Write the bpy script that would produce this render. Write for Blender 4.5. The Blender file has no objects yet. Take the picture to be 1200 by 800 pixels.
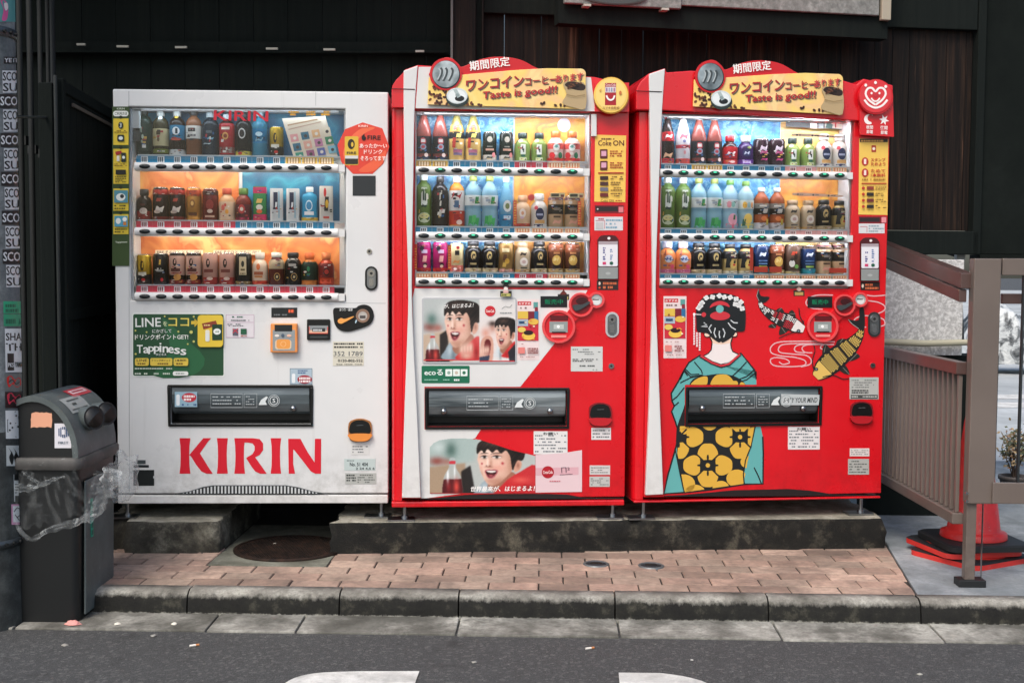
import bpy, bmesh, math, random
import numpy as np
from math import sin, cos, pi, radians, atan, atan2, asin, sqrt, hypot
from mathutils import Vector, Matrix, noise
random.seed(7)
SC = bpy.context.scene
COL = SC.collection
# ------------------------------------------------------------------ camera
F = 1420.0; YAW = radians(1.6); PITCH = atan(85 / F); ROLL = .006; ZC = 1.37
RM = Matrix.Rotation(YAW, 3, 'Z') @ Matrix.Rotation(pi / 2 - PITCH, 3, 'X') @ Matrix.Rotation(ROLL, 3, 'Z')
CAM = Vector((0, 0, ZC))
cd = bpy.data.cameras.new('camera'); cam = bpy.data.objects.new('camera', cd); COL.objects.link(cam)
cam.matrix_world = Matrix.Translation(CAM) @ RM.to_4x4()
cd.sensor_width = 36; cd.lens = F / 1200 * 36; cd.clip_end = 600; cd.clip_start = .05
SC.camera = cam
# ------------------------------------------------------------------ light
SUN_EL, SUN_AZ = radians(52), radians(205)      # azimuth measured from +Y clockwise: behind the camera, a little to the left
wd = bpy.data.worlds.new('World'); SC.world = wd; wd.use_nodes = True
wn = wd.node_tree.nodes; bg = wn['Background']
sky = wn.new('ShaderNodeTexSky'); sky.sky_type = 'NISHITA'; sky.sun_disc = False
sky.sun_elevation = SUN_EL; sky.sun_rotation = SUN_AZ; sky.air_density = 1.2; sky.dust_density = 4.0; sky.ozone_density = 1.5
wd.node_tree.links.new(sky.outputs[0], bg.inputs[0]); bg.inputs[1].default_value = .15
sl = bpy.data.lights.new('sun', 'SUN'); sl.energy = 1.4; sl.angle = radians(25); sl.color = (1, .96, .9)
so = bpy.data.objects.new('sun', sl); COL.objects.link(so); so.location = (0, 0, 12)
sd = Vector((sin(SUN_AZ) * cos(SUN_EL), cos(SUN_AZ) * cos(SUN_EL), sin(SUN_EL)))
so.rotation_euler = sd.to_track_quat('Z', 'Y').to_euler()
SC.view_settings.view_transform = 'Standard'; SC.view_settings.look = 'None'; SC.view_settings.gamma = 1
SC.view_settings.exposure = 0.42
SC.view_settings.use_curve_mapping = False
SC.cycles.max_bounces = 7; SC.cycles.transparent_max_bounces = 12; SC.cycles.use_denoising = True

# ------------------------------------------------------------------ pixel helpers (photo 1200 x 800)
def ray(px, py): return RM @ Vector(((px - 600) / F, -(py - 400) / F, -1))
def onz(px, py, z):
    d = ray(px, py); return CAM + d * ((z - ZC) / d.z)
def ony(px, py, y):
    d = ray(px, py); return CAM + d * (y / d.y)

# ------------------------------------------------------------------ materials
MATS = {}
def lin(c): return c / 12.92 if c <= .04045 else ((c + .055) / 1.055) ** 2.4
def hexc(h):
    h = h.lstrip('#'); return tuple(lin(int(h[i:i + 2], 16) / 255) for i in (0, 2, 4)) + (1,)
def col(h, rough=.45, metal=0.0, emit=0.0, coat=0.0):
    k = (h, rough, metal, emit, coat)
    if k in MATS: return MATS[k]
    m = bpy.data.materials.new('colour_' + h.strip('#')); m.use_nodes = True
    b = m.node_tree.nodes['Principled BSDF']; b.inputs['Base Color'].default_value = hexc(h)
    b.inputs['Roughness'].default_value = rough; b.inputs['Metallic'].default_value = metal
    b.inputs['Coat Weight'].default_value = coat; b.inputs['Coat Roughness'].default_value = .08
    if emit:
        b.inputs['Emission Color'].default_value = hexc(h); b.inputs['Emission Strength'].default_value = emit
    MATS[k] = m; return m
class NB:
    """small node-tree builder"""
    def __init__(s, name):
        s.m = bpy.data.materials.new(name); s.m.use_nodes = True; s.t = s.m.node_tree
        s.b = s.t.nodes['Principled BSDF']; s.out = s.t.nodes['Material Output']
        s.geo = s.t.nodes.new('ShaderNodeTexCoord'); s.co = s.geo.outputs['Object']
    def n(s, typ, **kw):
        q = s.t.nodes.new('ShaderNode' + typ)
        for k, v in kw.items():
            if k.startswith('_'): setattr(q, k[1:], v)
            else:
                i = int(k[1:]) if k[0] == 'i' and k[1:].isdigit() else k.replace('__', ' ')
                if hasattr(v, 'is_output') or isinstance(v, bpy.types.NodeSocket): s.t.links.new(v, q.inputs[i])
                else: q.inputs[i].default_value = v
        return q
    def world(s):
        g = s.t.nodes.new('ShaderNodeNewGeometry'); s.co = g.outputs['Position']; return s
    def scaled(s, sx, sy, sz): return s.n('Mapping', i0=s.co, i3=(sx, sy, sz)).outputs[0]
    def noise(s, scale, detail=4, rough=.55, co=None, dist=0):
        return s.n('TexNoise', Vector=co or s.co, Scale=scale, Detail=detail, Roughness=rough, Distortion=dist).outputs[0]
    def ramp(s, fac, stops):
        r = s.n('ValToRGB', Fac=fac); e = r.color_ramp.elements
        while len(e) < len(stops): e.new(.5)
        for el, (p, c) in zip(e, stops):
            el.position = p; el.color = hexc(c) if isinstance(c, str) else (c, c, c, 1)
        return r.outputs[0]
    def mix(s, fac, a, b, mode='MIX'):
        q = s.t.nodes.new('ShaderNodeMix'); q.data_type = 'RGBA'; q.blend_type = mode
        for i, v in ((0, fac), (6, a), (7, b)):
            if isinstance(v, bpy.types.NodeSocket): s.t.links.new(v, q.inputs[i])
            else: q.inputs[i].default_value = v if i == 0 else (hexc(v) if isinstance(v, str) else v)
        return q.outputs[2]
    def bump(s, h, strength=.3, dist=.01):
        q = s.n('Bump', Height=h, Strength=strength, Distance=dist); s.t.links.new(q.outputs[0], s.b.inputs['Normal']); return s
    def spec(s, v): s.b.inputs['Specular IOR Level'].default_value = v; return s
    def set(s, color=None, rough=None, metal=None, coat=None, **kw):
        for k, v in (('Base Color', color), ('Roughness', rough), ('Metallic', metal), ('Coat Weight', coat)):
            if v is None: continue
            if isinstance(v, bpy.types.NodeSocket): s.t.links.new(v, s.b.inputs[k])
            else: s.b.inputs[k].default_value = hexc(v) if isinstance(v, str) else v
        return s
def painted(name, c, c2, rough=.3, coat=.3, dirt='#5a5648', amount=.25):
    """sprayed sheet metal: slight unevenness, fine dirt specks and a few scuffs"""
    b = NB(name); f = b.noise(2.2, 5); base = b.mix(b.ramp(f, [(.35, 0.0), (.7, 1.0)]), c, c2)
    sp = b.ramp(b.noise(70, 3, .7), [(.66, 0.0), (.74, 1.0)]); big = b.ramp(b.noise(3.1, 4), [(.5, 0.0), (.75, 1.0)])
    fac = b.n('Math', _operation='MULTIPLY', i0=sp, i1=big).outputs[0]
    fac = b.n('Math', _operation='MULTIPLY', i0=fac, i1=amount).outputs[0]
    st = b.ramp(b.noise(1.0, 5, .6, b.scaled(26, 8, 1.2)), [(.6, 0.0), (.8, 1.0)])
    fac2 = b.n('Math', _operation='MULTIPLY', i0=st, i1=amount * .35).outputs[0]
    cc = b.mix(fac2, b.mix(fac, base, dirt), dirt)
    gz = b.n('MapRange', i0=b.n('SeparateXYZ', i0=b.co).outputs[2], i1=.05, i2=.34, i3=1.0, i4=0.0).outputs[0]      # splashed dirt near the foot
    gn = b.ramp(b.noise(14, 6, .7), [(.42, 0.0), (.68, 1.0)]); cc = b.mix(b.n('Math', _operation='MULTIPLY', i0=b.n('Math', _operation='MULTIPLY', i0=gz, i1=gn).outputs[0], i1=amount * 1.3).outputs[0], cc, dirt)
    b.set(cc, b.ramp(b.noise(5, 4), [(.3, rough * .8), (.75, rough * 1.4)]), coat=coat)
    b.b.inputs['Coat Roughness'].default_value = .12
    b.bump(b.noise(2.5, 2), .03, .02)
    return b.m
M_WHITE = painted('white_enamel', '#dcdddc', '#d2d4d4', amount=.4)
M_WHITE2 = painted('white_trim_enamel', '#dcdcda', '#d2d2d0', .4, .1)
M_RED = painted('red_enamel', '#d8121f', '#ca0e1b', .28, .35, '#5a0a0a', .3)
M_REDD = col('#a00713', .4)
M_BLACK = col('#0b0d0d', .35); M_DARK = col('#16191a', .5); M_STEEL = col('#9a9da0', .28, 1.0); M_CHROME = col('#c8cacc', .18, 1.0)
M_LINER = col('#c9ccce', .5); M_DGREY = col('#34393b', .35)
def glass_mat():
    b = NB('clear_acrylic'); t = b.t; tr = b.n('BsdfTransparent'); gl = b.n('BsdfGlossy', Roughness=.03)
    fr = b.n('Fresnel', IOR=1.33); mx = b.n('MixShader', i0=fr.outputs[0], i1=tr.outputs[0], i2=gl.outputs[0])
    t.links.new(mx.outputs[0], b.out.inputs[0]); return b.m
M_GLASS = glass_mat()
def ph(h):
    """ink of a photographic print: uneven tone"""
    k = ('ph', h)
    if k not in MATS:
        b = NB('photo_ink_' + h.strip('#')); n = b.mix(.5, b.noise(22, 4, .6), b.noise(75, 3, .6)); b.set(b.mix(1.0, h, b.ramp(n, [(.36, '#d2d2d2'), (.5, '#f0f0f0'), (.66, '#ffffff')]), 'MULTIPLY'), .35); MATS[k] = b.m
    return MATS[k]
def led_mat(name, c, e):
    b = NB(name); em = b.n('Emission', Color=hexc(c), Strength=e); b.t.links.new(em.outputs[0], b.out.inputs[0]); return b.m
M_LEDC = led_mat('cool_led', '#f4f5ff', 66); M_LEDW = led_mat('warm_led', '#fff4e6', 54); M_LEDD = led_mat('dim_led', '#dff2ff', 12)
M_GLED = led_mat('green_digits', '#2bb07a', .5)
def ice_print():
    b = NB('ice_print'); v = b.n('TexVoronoi', Vector=b.co, Scale=22, _feature='SMOOTH_F1'); n1 = b.noise(26, 4, .6, dist=1.4); n2 = b.noise(9, 3, .5, dist=1)
    c = b.ramp(n1, [(.3, '#0a3a7a'), (.42, '#1c6aa8'), (.52, '#4a9cc4'), (.60, '#a2d0e0'), (.68, '#2480b0')])
    c = b.mix(b.ramp(n2, [(.4, 0.0), (.6, .8)]), c, b.ramp(v.outputs[0], [(.1, '#08336e'), (.4, '#2a84b8'), (.7, '#8cc4da')]))
    b.set(c, .4); return b.m
def warm_print(name, cs):
    b = NB(name); n1 = b.noise(7, 3, .5, dist=.8)
    c = b.ramp(n1, [(.3, cs[0]), (.45, cs[1]), (.58, cs[2]), (.7, cs[3])]); b.set(c, .4); return b.m
def blue_print():
    b = NB('blue_print'); n1 = b.noise(5, 2, .5, dist=1.2)
    b.set(b.ramp(n1, [(.3, '#064a70'), (.5, '#0c6a92'), (.6, '#2f92b0'), (.7, '#095a82')]), .4); return b.m
M_ICE = ice_print(); M_BLUE = blue_print()
M_WARM = warm_print('orange_print', ['#e8b26a', '#da8748', '#c66736', '#ecc37e'])
M_WARM2 = warm_print('amber_print', ['#e6b85c', '#dc9a40', '#c07434', '#e0b848'])
M_CREAM = warm_print('cream_print', ['#f4dc8c', '#f3d173', '#f0c488', '#f6e49d'])

# ------------------------------------------------------------------ mesh builder
def tag(o, label=None, cat=None, group=None, kind=None):
    for k, v in (('label', label), ('category', cat), ('group', group), ('kind', kind)):
        if v: o[k] = v
    return o
def empty(name, loc=(0, 0, 0), rz=0):
    o = bpy.data.objects.new(name, None); COL.objects.link(o); o.location = loc; o.rotation_euler = (0, 0, rz); o.empty_display_size = .1; return o
def copy_tree(o, parent=None):
    c = o.copy(); COL.objects.link(c); c.parent = parent
    for ch in o.children: copy_tree(ch, c)
    return c
TXT = {}
def text_geo(body, bold=0.0, res=2):
    k = (body, bold)
    if k in TXT: return TXT[k]
    cu = bpy.data.curves.new('lettering_curve', 'FONT'); cu.body = body; cu.offset = bold; cu.resolution_u = res; cu.fill_mode = 'FRONT'
    o = bpy.data.objects.new('lettering_curve', cu); me = o.to_mesh()
    vs = [(v.co.x, v.co.y) for v in me.vertices]; fs = [tuple(p.vertices) for p in me.polygons]
    o.to_mesh_clear(); bpy.data.objects.remove(o); bpy.data.curves.remove(cu)
    if vs:
        x0 = min(v[0] for v in vs); x1 = max(v[0] for v in vs); y0 = min(v[1] for v in vs); y1 = max(v[1] for v in vs)
        vs = [((a - x0) / (x1 - x0), (b - y0) / max(y1 - y0, 1e-6)) for a, b in vs]
    TXT[k] = (vs, fs); return TXT[k]
def spl(pts, n=4, closed=True):
    """Catmull-Rom through the points"""
    out = []; L = len(pts); rng = range(L) if closed else range(L - 1)
    for i in rng:
        if closed: p = [pts[(i + k) % L] for k in (-1, 0, 1, 2)]
        else: p = [pts[max(0, i - 1)], pts[i], pts[i + 1], pts[min(L - 1, i + 2)]]
        for j in range(n):
            t = j / n
            out.append(tuple(.5 * (2 * p[1][a] + (p[2][a] - p[0][a]) * t + (2 * p[0][a] - 5 * p[1][a] + 4 * p[2][a] - p[3][a]) * t * t
                                   + (3 * p[1][a] - p[0][a] - 3 * p[2][a] + p[3][a]) * t ** 3) for a in (0, 1)))
    if not closed: out.append(tuple(pts[-1]))
    return out
def ellp(cx, cy, rx, ry=None, n=20, a0=0, a1=2 * pi):
    ry = rx if ry is None else ry
    return [(cx + rx * cos(a0 + (a1 - a0) * i / n), cy + ry * sin(a0 + (a1 - a0) * i / n)) for i in range(n if a1 - a0 > 6.28 else n + 1)]
def rrect(x0, y0, x1, y1, r, n=4):
    o = []
    for cx, cy, a in ((x1 - r, y0 + r, -pi / 2), (x1 - r, y1 - r, 0), (x0 + r, y1 - r, pi / 2), (x0 + r, y0 + r, pi)):
        o += [(cx + r * cos(a + pi / 2 * i / n), cy + r * sin(a + pi / 2 * i / n)) for i in range(n + 1)]
    return o
def clip_poly(poly, clip):
    """Sutherland-Hodgman; clip is convex, any winding"""
    A = sum(clip[i][0] * clip[(i + 1) % len(clip)][1] - clip[(i + 1) % len(clip)][0] * clip[i][1] for i in range(len(clip)))
    sgn = 1 if A > 0 else -1; out = poly
    for i in range(len(clip)):
        a, b = clip[i], clip[(i + 1) % len(clip)]; ins = lambda p: sgn * ((b[0] - a[0]) * (p[1] - a[1]) - (b[1] - a[1]) * (p[0] - a[0])) >= 0
        src, out = out, []
        for j in range(len(src)):
            p, q = src[j - 1], src[j]
            if ins(q) != ins(p):
                d1 = (b[0] - a[0]) * (p[1] - a[1]) - (b[1] - a[1]) * (p[0] - a[0]); d2 = (b[0] - a[0]) * (q[1] - a[1]) - (b[1] - a[1]) * (q[0] - a[0]); t = d1 / (d1 - d2)
                out.append((p[0] + (q[0] - p[0]) * t, p[1] + (q[1] - p[1]) * t))
            if ins(q): out.append(q)
        if not out: return []
    return out
class PM:
    """collects geometry; fr maps photo pixels on a plane to local coordinates. step: print layers are stacked in front of one another"""
    def __init__(s, fr=None, d=0.0, step=.00035):
        s.v = []; s.f = []; s.fm = []; s.mats = []; s.fr = fr; s.d = d; s.step = step; s.sm = []; s.cut = None
    def mi(s, m):
        if isinstance(m, str): m = col(m)
        if m not in s.mats: s.mats.append(m)
        return s.mats.index(m)
    def add(s, vs, fs, m, smooth=False):
        b = len(s.v); s.v += [tuple(v) for v in vs]; i = s.mi(m)
        for f in fs: s.f.append(tuple(b + k for k in f)); s.fm.append(i); s.sm.append(smooth)
    def box(s, x0, x1, y0, y1, z0, z1, m):
        vs = [(x, y, z) for x in (x0, x1) for y in (y0, y1) for z in (z0, z1)]
        s.add(vs, [(0, 1, 3, 2), (4, 6, 7, 5), (0, 4, 5, 1), (2, 3, 7, 6), (0, 2, 6, 4), (1, 5, 7, 3)], m)
    def prism(s, uw, y0, y1, m, mside=None):
        """outline in (x, z), front at y0 and back at y1"""
        n = len(uw); vs = [(u, y0, w) for u, w in uw] + [(u, y1, w) for u, w in uw]
        s.add(vs, [tuple(range(n)), tuple(range(2 * n - 1, n - 1, -1))], m)
        b = len(s.v) - 2 * n; i = s.mi(mside or m)
        for k in range(n):
            s.f.append((b + k, b + (k + 1) % n, b + n + (k + 1) % n, b + n + k)); s.fm.append(i); s.sm.append(False)
    def loft(s, rings, m, cap=True, smooth=True):
        n = len(rings[0]); vs = [p for r in rings for p in r]; fs = []
        for a in range(len(rings) - 1):
            for k in range(n): fs.append((a * n + k, a * n + (k + 1) % n, (a + 1) * n + (k + 1) % n, (a + 1) * n + k))
        s.add(vs, fs, m, smooth)
        if cap: s.add(rings[0], [tuple(range(n - 1, -1, -1))], m); s.add(rings[-1], [tuple(range(n))], m)
    def tube(s, pts, r, m, n=8, cap=True):
        pts = [Vector(p) for p in pts]; rings = []
        for i, p in enumerate(pts):
            t = (pts[min(i + 1, len(pts) - 1)] - pts[max(i - 1, 0)]).normalized()
            a = t.orthogonal().normalized() if i == 0 else (pa - t * pa.dot(t)).normalized()
            pa = a; b = t.cross(a); rr = r[i] if isinstance(r, (list, tuple)) else r
            rings.append([tuple(p + (a * cos(2 * pi * k / n) + b * sin(2 * pi * k / n)) * rr) for k in range(n)])
        s.loft(rings, m, cap)
    # ---- pixel drawn layers
    def nd(s): s.d += s.step; return s.d
    def poly(s, pts, m, th=0.0, d=None):
        d = s.nd() if d is None else d
        if s.cut:                                   # leave an opening free of print
            cx0, cy0, cx1, cy1 = s.cut; s.cut = None
            for q in ((0, 0, 1200, cy0), (0, cy1, 1200, 800), (0, cy0, cx0, cy1), (cx1, cy0, 1200, cy1)):
                g = clip_poly(list(pts), [(q[0], q[1]), (q[2], q[1]), (q[2], q[3]), (q[0], q[3])])
                if len(g) > 2: s.poly(g, m, th, d)
            s.cut = (cx0, cy0, cx1, cy1); return
        uw = [s.fr.uv(x, y, d) for x, y in pts]
        if th: s.prism(uw, -d, -d + th, m)
        else: s.add([s.fr.xyz(u, w, d) for u, w in uw], [tuple(range(len(uw)))], m)
    def rect(s, x0, y0, x1, y1, m, th=0.0, d=None, r=0):
        s.poly(rrect(x0, y0, x1, y1, r) if r else [(x0, y0), (x1, y0), (x1, y1), (x0, y1)], m, th, d)
    def ell(s, cx, cy, rx, ry, m, th=0.0, d=None, n=20): s.poly(ellp(cx, cy, rx, ry, n), m, th, d)
    def ring(s, cx, cy, r0, r1, m, d=None, th=0.0, n=24, ky=1.0):
        d = s.nd() if d is None else d
        a = [s.fr.xyz(*s.fr.uv(x, y, d), d) for x, y in ellp(cx, cy, r1, r1 * ky, n)]; b = [s.fr.xyz(*s.fr.uv(x, y, d), d) for x, y in ellp(cx, cy, r0, r0 * ky, n)]
        fs = [(k, (k + 1) % n, n + (k + 1) % n, n + k) for k in range(n)]
        s.add(a + b, fs, m)
        if th:
            for q in (a, b):
                s.add(q + [(x, y + th, z) for x, y, z in q], fs, m, True)
    def line(s, pts, w, m, d=None, closed=False):
        d = s.nd() if d is None else d
        P = [Vector(p) for p in pts]; n = len(P); L = []; Rr = []
        for i in range(n):
            a = P[(i - 1) % n] if closed or i else P[0]; b = P[(i + 1) % n] if closed or i < n - 1 else P[-1]
            t = (b - a); t = t.normalized() if t.length else Vector((1, 0)); q = Vector((-t.y, t.x))
            ww = (w[i] if isinstance(w, (list, tuple)) else w) / 2
            L.append(P[i] + q * ww); Rr.append(P[i] - q * ww)
        vs = [s.fr.xyz(*s.fr.uv(p.x, p.y, d), d) for p in L + Rr]
        free = lambda v: not s.cut or not (s.cut[0] < v.x < s.cut[2] and s.cut[1] < v.y < s.cut[3])
        s.add(vs, [(i, (i + 1) % n, n + (i + 1) % n, n + i) for i in range(n if closed else n - 1) if free(P[i]) and free(P[(i + 1) % n])], m)
    def text(s, body, x0, y0, x1, y1, h, m, bold=.0, shear=0.0, d=None):
        """baseline from (x0,y0) to (x1,y1), height h, all in photo pixels"""
        vs, fs = text_geo(body, min(bold, .014)); d = s.nd() if d is None else d
        if bold > .02:
            e = min(bold, .06) * h * .38
            for k in (-1, 1): s.text(body, x0 + e * k, y0, x1 + e * k, y1, h, m, 0, shear, d - .00006 * (1.5 + k))
        L = hypot(x1 - x0, y1 - y0); ex = ((x1 - x0) / L, (y1 - y0) / L); ey = (ex[1], -ex[0])
        o = []
        for a, b in vs:
            X = a * L + b * h * shear; Y = b * h
            o.append(s.fr.xyz(*s.fr.uv(x0 + ex[0] * X + ey[0] * Y, y0 + ex[1] * X + ey[1] * Y, d), d))
        s.add(o, fs, m)
    def scribble(s, x0, y0, x1, y1, rows, m, fill=.75, hh=.5):
        """rows of very small print, too small to be read, as short dashes"""
        d = s.nd(); ph = (y1 - y0) / rows
        for r in range(rows):
            x = x0; yy = y0 + ph * (r + .25)
            end = x1 - (x1 - x0) * random.choice((0, 0, .1, .3))
            while x < end:
                w = random.uniform(1.0, 3.2)
                if random.random() < fill: s.rect(x, yy, min(x + w, end), yy + ph * hh, m, d=d)
                x += w + random.uniform(.35, .7)
    def build(s, name, parent=None, bevel=0, segs=2, smooth=None):
        me = bpy.data.meshes.new(name); me.from_pydata(s.v, [], s.f)
        for m in s.mats: me.materials.append(m)
        me.polygons.foreach_set('material_index', s.fm)
        me.polygons.foreach_set('use_smooth', s.sm if smooth is None else [smooth] * len(s.f))
        me.validate(); me.update()
        o = bpy.data.objects.new(name, me); COL.objects.link(o); o.parent = parent
        if bevel:
            bm = bmesh.new(); bm.from_mesh(me); bmesh.ops.remove_doubles(bm, verts=bm.verts, dist=1e-5); bmesh.ops.recalc_face_normals(bm, faces=bm.faces); bm.to_mesh(me); bm.free()
            b = o.modifiers.new('edges', 'BEVEL'); b.width = bevel; b.segments = segs; b.limit_method = 'ANGLE'; b.angle_limit = radians(40)
        return o
class Frame:
    """vertical plane: origin o (bottom left), x to the right along the front, y backwards, z up"""
    def __init__(s, o, ang):
        s.o = Vector(o); s.a = ang; s.x = Vector((cos(ang), sin(ang), 0)); s.y = Vector((-sin(ang), cos(ang), 0))
    def uv(s, px, py, d=0.0):
        D = ray(px, py); t = (-d - (CAM - s.o).dot(s.y)) / D.dot(s.y); P = CAM + D * t - s.o
        return P.dot(s.x), P.z
    def xyz(s, u, w, d): return (u, -d, w)
    def world(s, u, y, w): return s.o + s.x * u + s.y * y + Vector((0, 0, w))
def plate(pm, U0, U1, W0, W1, holes, y0, y1, m, mhole=None):
    """a slab in the x-z plane with rectangular openings"""
    us = sorted({U0, U1, *[h[0] for h in holes], *[h[1] for h in holes]}); ws = sorted({W0, W1, *[h[2] for h in holes], *[h[3] for h in holes]})
    vid = {}; V = []
    def vx(i, j, y):
        k = (i, j, y)
        if k not in vid: vid[k] = len(V); V.append((us[i], y, ws[j]))
        return vid[k]
    solid = lambda i, j: 0 <= i < len(us) - 1 and 0 <= j < len(ws) - 1 and not any(h[0] <= us[i] < h[1] and h[2] <= ws[j] < h[3] for h in holes)
    fs = []
    for i in range(len(us) - 1):
        for j in range(len(ws) - 1):
            if not solid(i, j): continue
            fs.append((vx(i, j, y0), vx(i + 1, j, y0), vx(i + 1, j + 1, y0), vx(i, j + 1, y0)))
            fs.append((vx(i, j, y1), vx(i, j + 1, y1), vx(i + 1, j + 1, y1), vx(i + 1, j, y1)))
            for di, dj, e in ((-1, 0, ((i, j), (i, j + 1))), (1, 0, ((i + 1, j), (i + 1, j + 1))), (0, -1, ((i, j), (i + 1, j))), (0, 1, ((i, j + 1), (i + 1, j + 1)))):
                if not solid(i + di, j + dj): fs.append((vx(*e[0], y0), vx(*e[1], y0), vx(*e[1], y1), vx(*e[0], y1)))
    pm.add(V, fs, m)
# ------------------------------------------------------------------ drinks on display
PX = 1 / 255.0
SHAPES = {
    'tall':  ([(0, 0), (.44, 0), (.5, .03), (.5, .30), (.47, .33), (.47, .36), (.5, .39), (.5, .68), (.46, .74), (.32, .82), (.2, .87), (.2, .905)], (.23, .9, 1.0)),
    'tea':   ([(0, 0), (.46, 0), (.5, .02), (.5, .70), (.47, .76), (.36, .82), (.22, .86), (.2, .89)], (.24, .885, 1.0)),
    'cone':  ([(0, 0), (.45, 0), (.5, .03), (.5, .52), (.46, .60), (.36, .72), (.26, .83), (.21, .88), (.2, .91)], (.23, .905, 1.0)),
    'short': ([(0, 0), (.45, 0), (.5, .04), (.5, .56), (.48, .63), (.38, .72), (.26, .77), (.25, .81)], (.29, .805, 1.0)),
    'bcan':  ([(0, 0), (.44, 0), (.5, .03), (.5, .66), (.47, .72), (.36, .80), (.3, .83), (.3, .86)], (.33, .855, 1.0)),
    'can':   ([(0, .01), (.36, 0), (.42, .012), (.5, .06), (.5, .92), (.45, .965), (.44, .975)], None),
    'pack':  ([(0, 0), (.49, 0), (.5, .02), (.5, .97), (.48, 1.0)], None),
    'pouch': ([(0, 0), (.5, 0), (.5, .08), (.46, .5), (.46, .7), (.4, .78), (.2, .82), (.2, .86)], (.22, .855, 1.0)),
}
def clear_mat(h):
    k = ('clear', h)
    if k in MATS: return MATS[k]
    b = NB('clear_bottle_' + h.strip('#')); b.set(h, .08); tr = b.n('BsdfTransparent', Color=hexc(h))
    mx = b.n('MixShader', i0=.42, i1=tr.outputs[0], i2=b.b.outputs[0]); b.t.links.new(mx.outputs[0], b.out.inputs[0]); MATS[k] = b.m; return b.m
KINDS = {}
def dcol(h, rough=.3, metal=0.0):
    k = ('drink', h, rough, metal)
    if k not in MATS:
        m = col(h, rough, metal).copy(); m.node_tree.nodes['Principled BSDF'].inputs['Specular IOR Level'].default_value = .22; MATS[k] = m
    return MATS[k]
def dim(h, k=.82):
    h = h.lstrip('#'); return '#' + ''.join('%02x' % int(int(h[i:i + 2], 16) * k) for i in (0, 2, 4))
def kind(key, desc, shape, hp, wp, body, bands=(), cap=None, patches=(), clear=False, gloss=.22, metal=0.0):
    """bands: (z0, z1, colour) printed sleeves; patches: (angle, z, half angle, half height, colour, shape)"""
    KINDS[key] = (desc, shape, hp, wp, body, bands, cap, patches, clear, gloss, metal)
PROTO = {}
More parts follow.
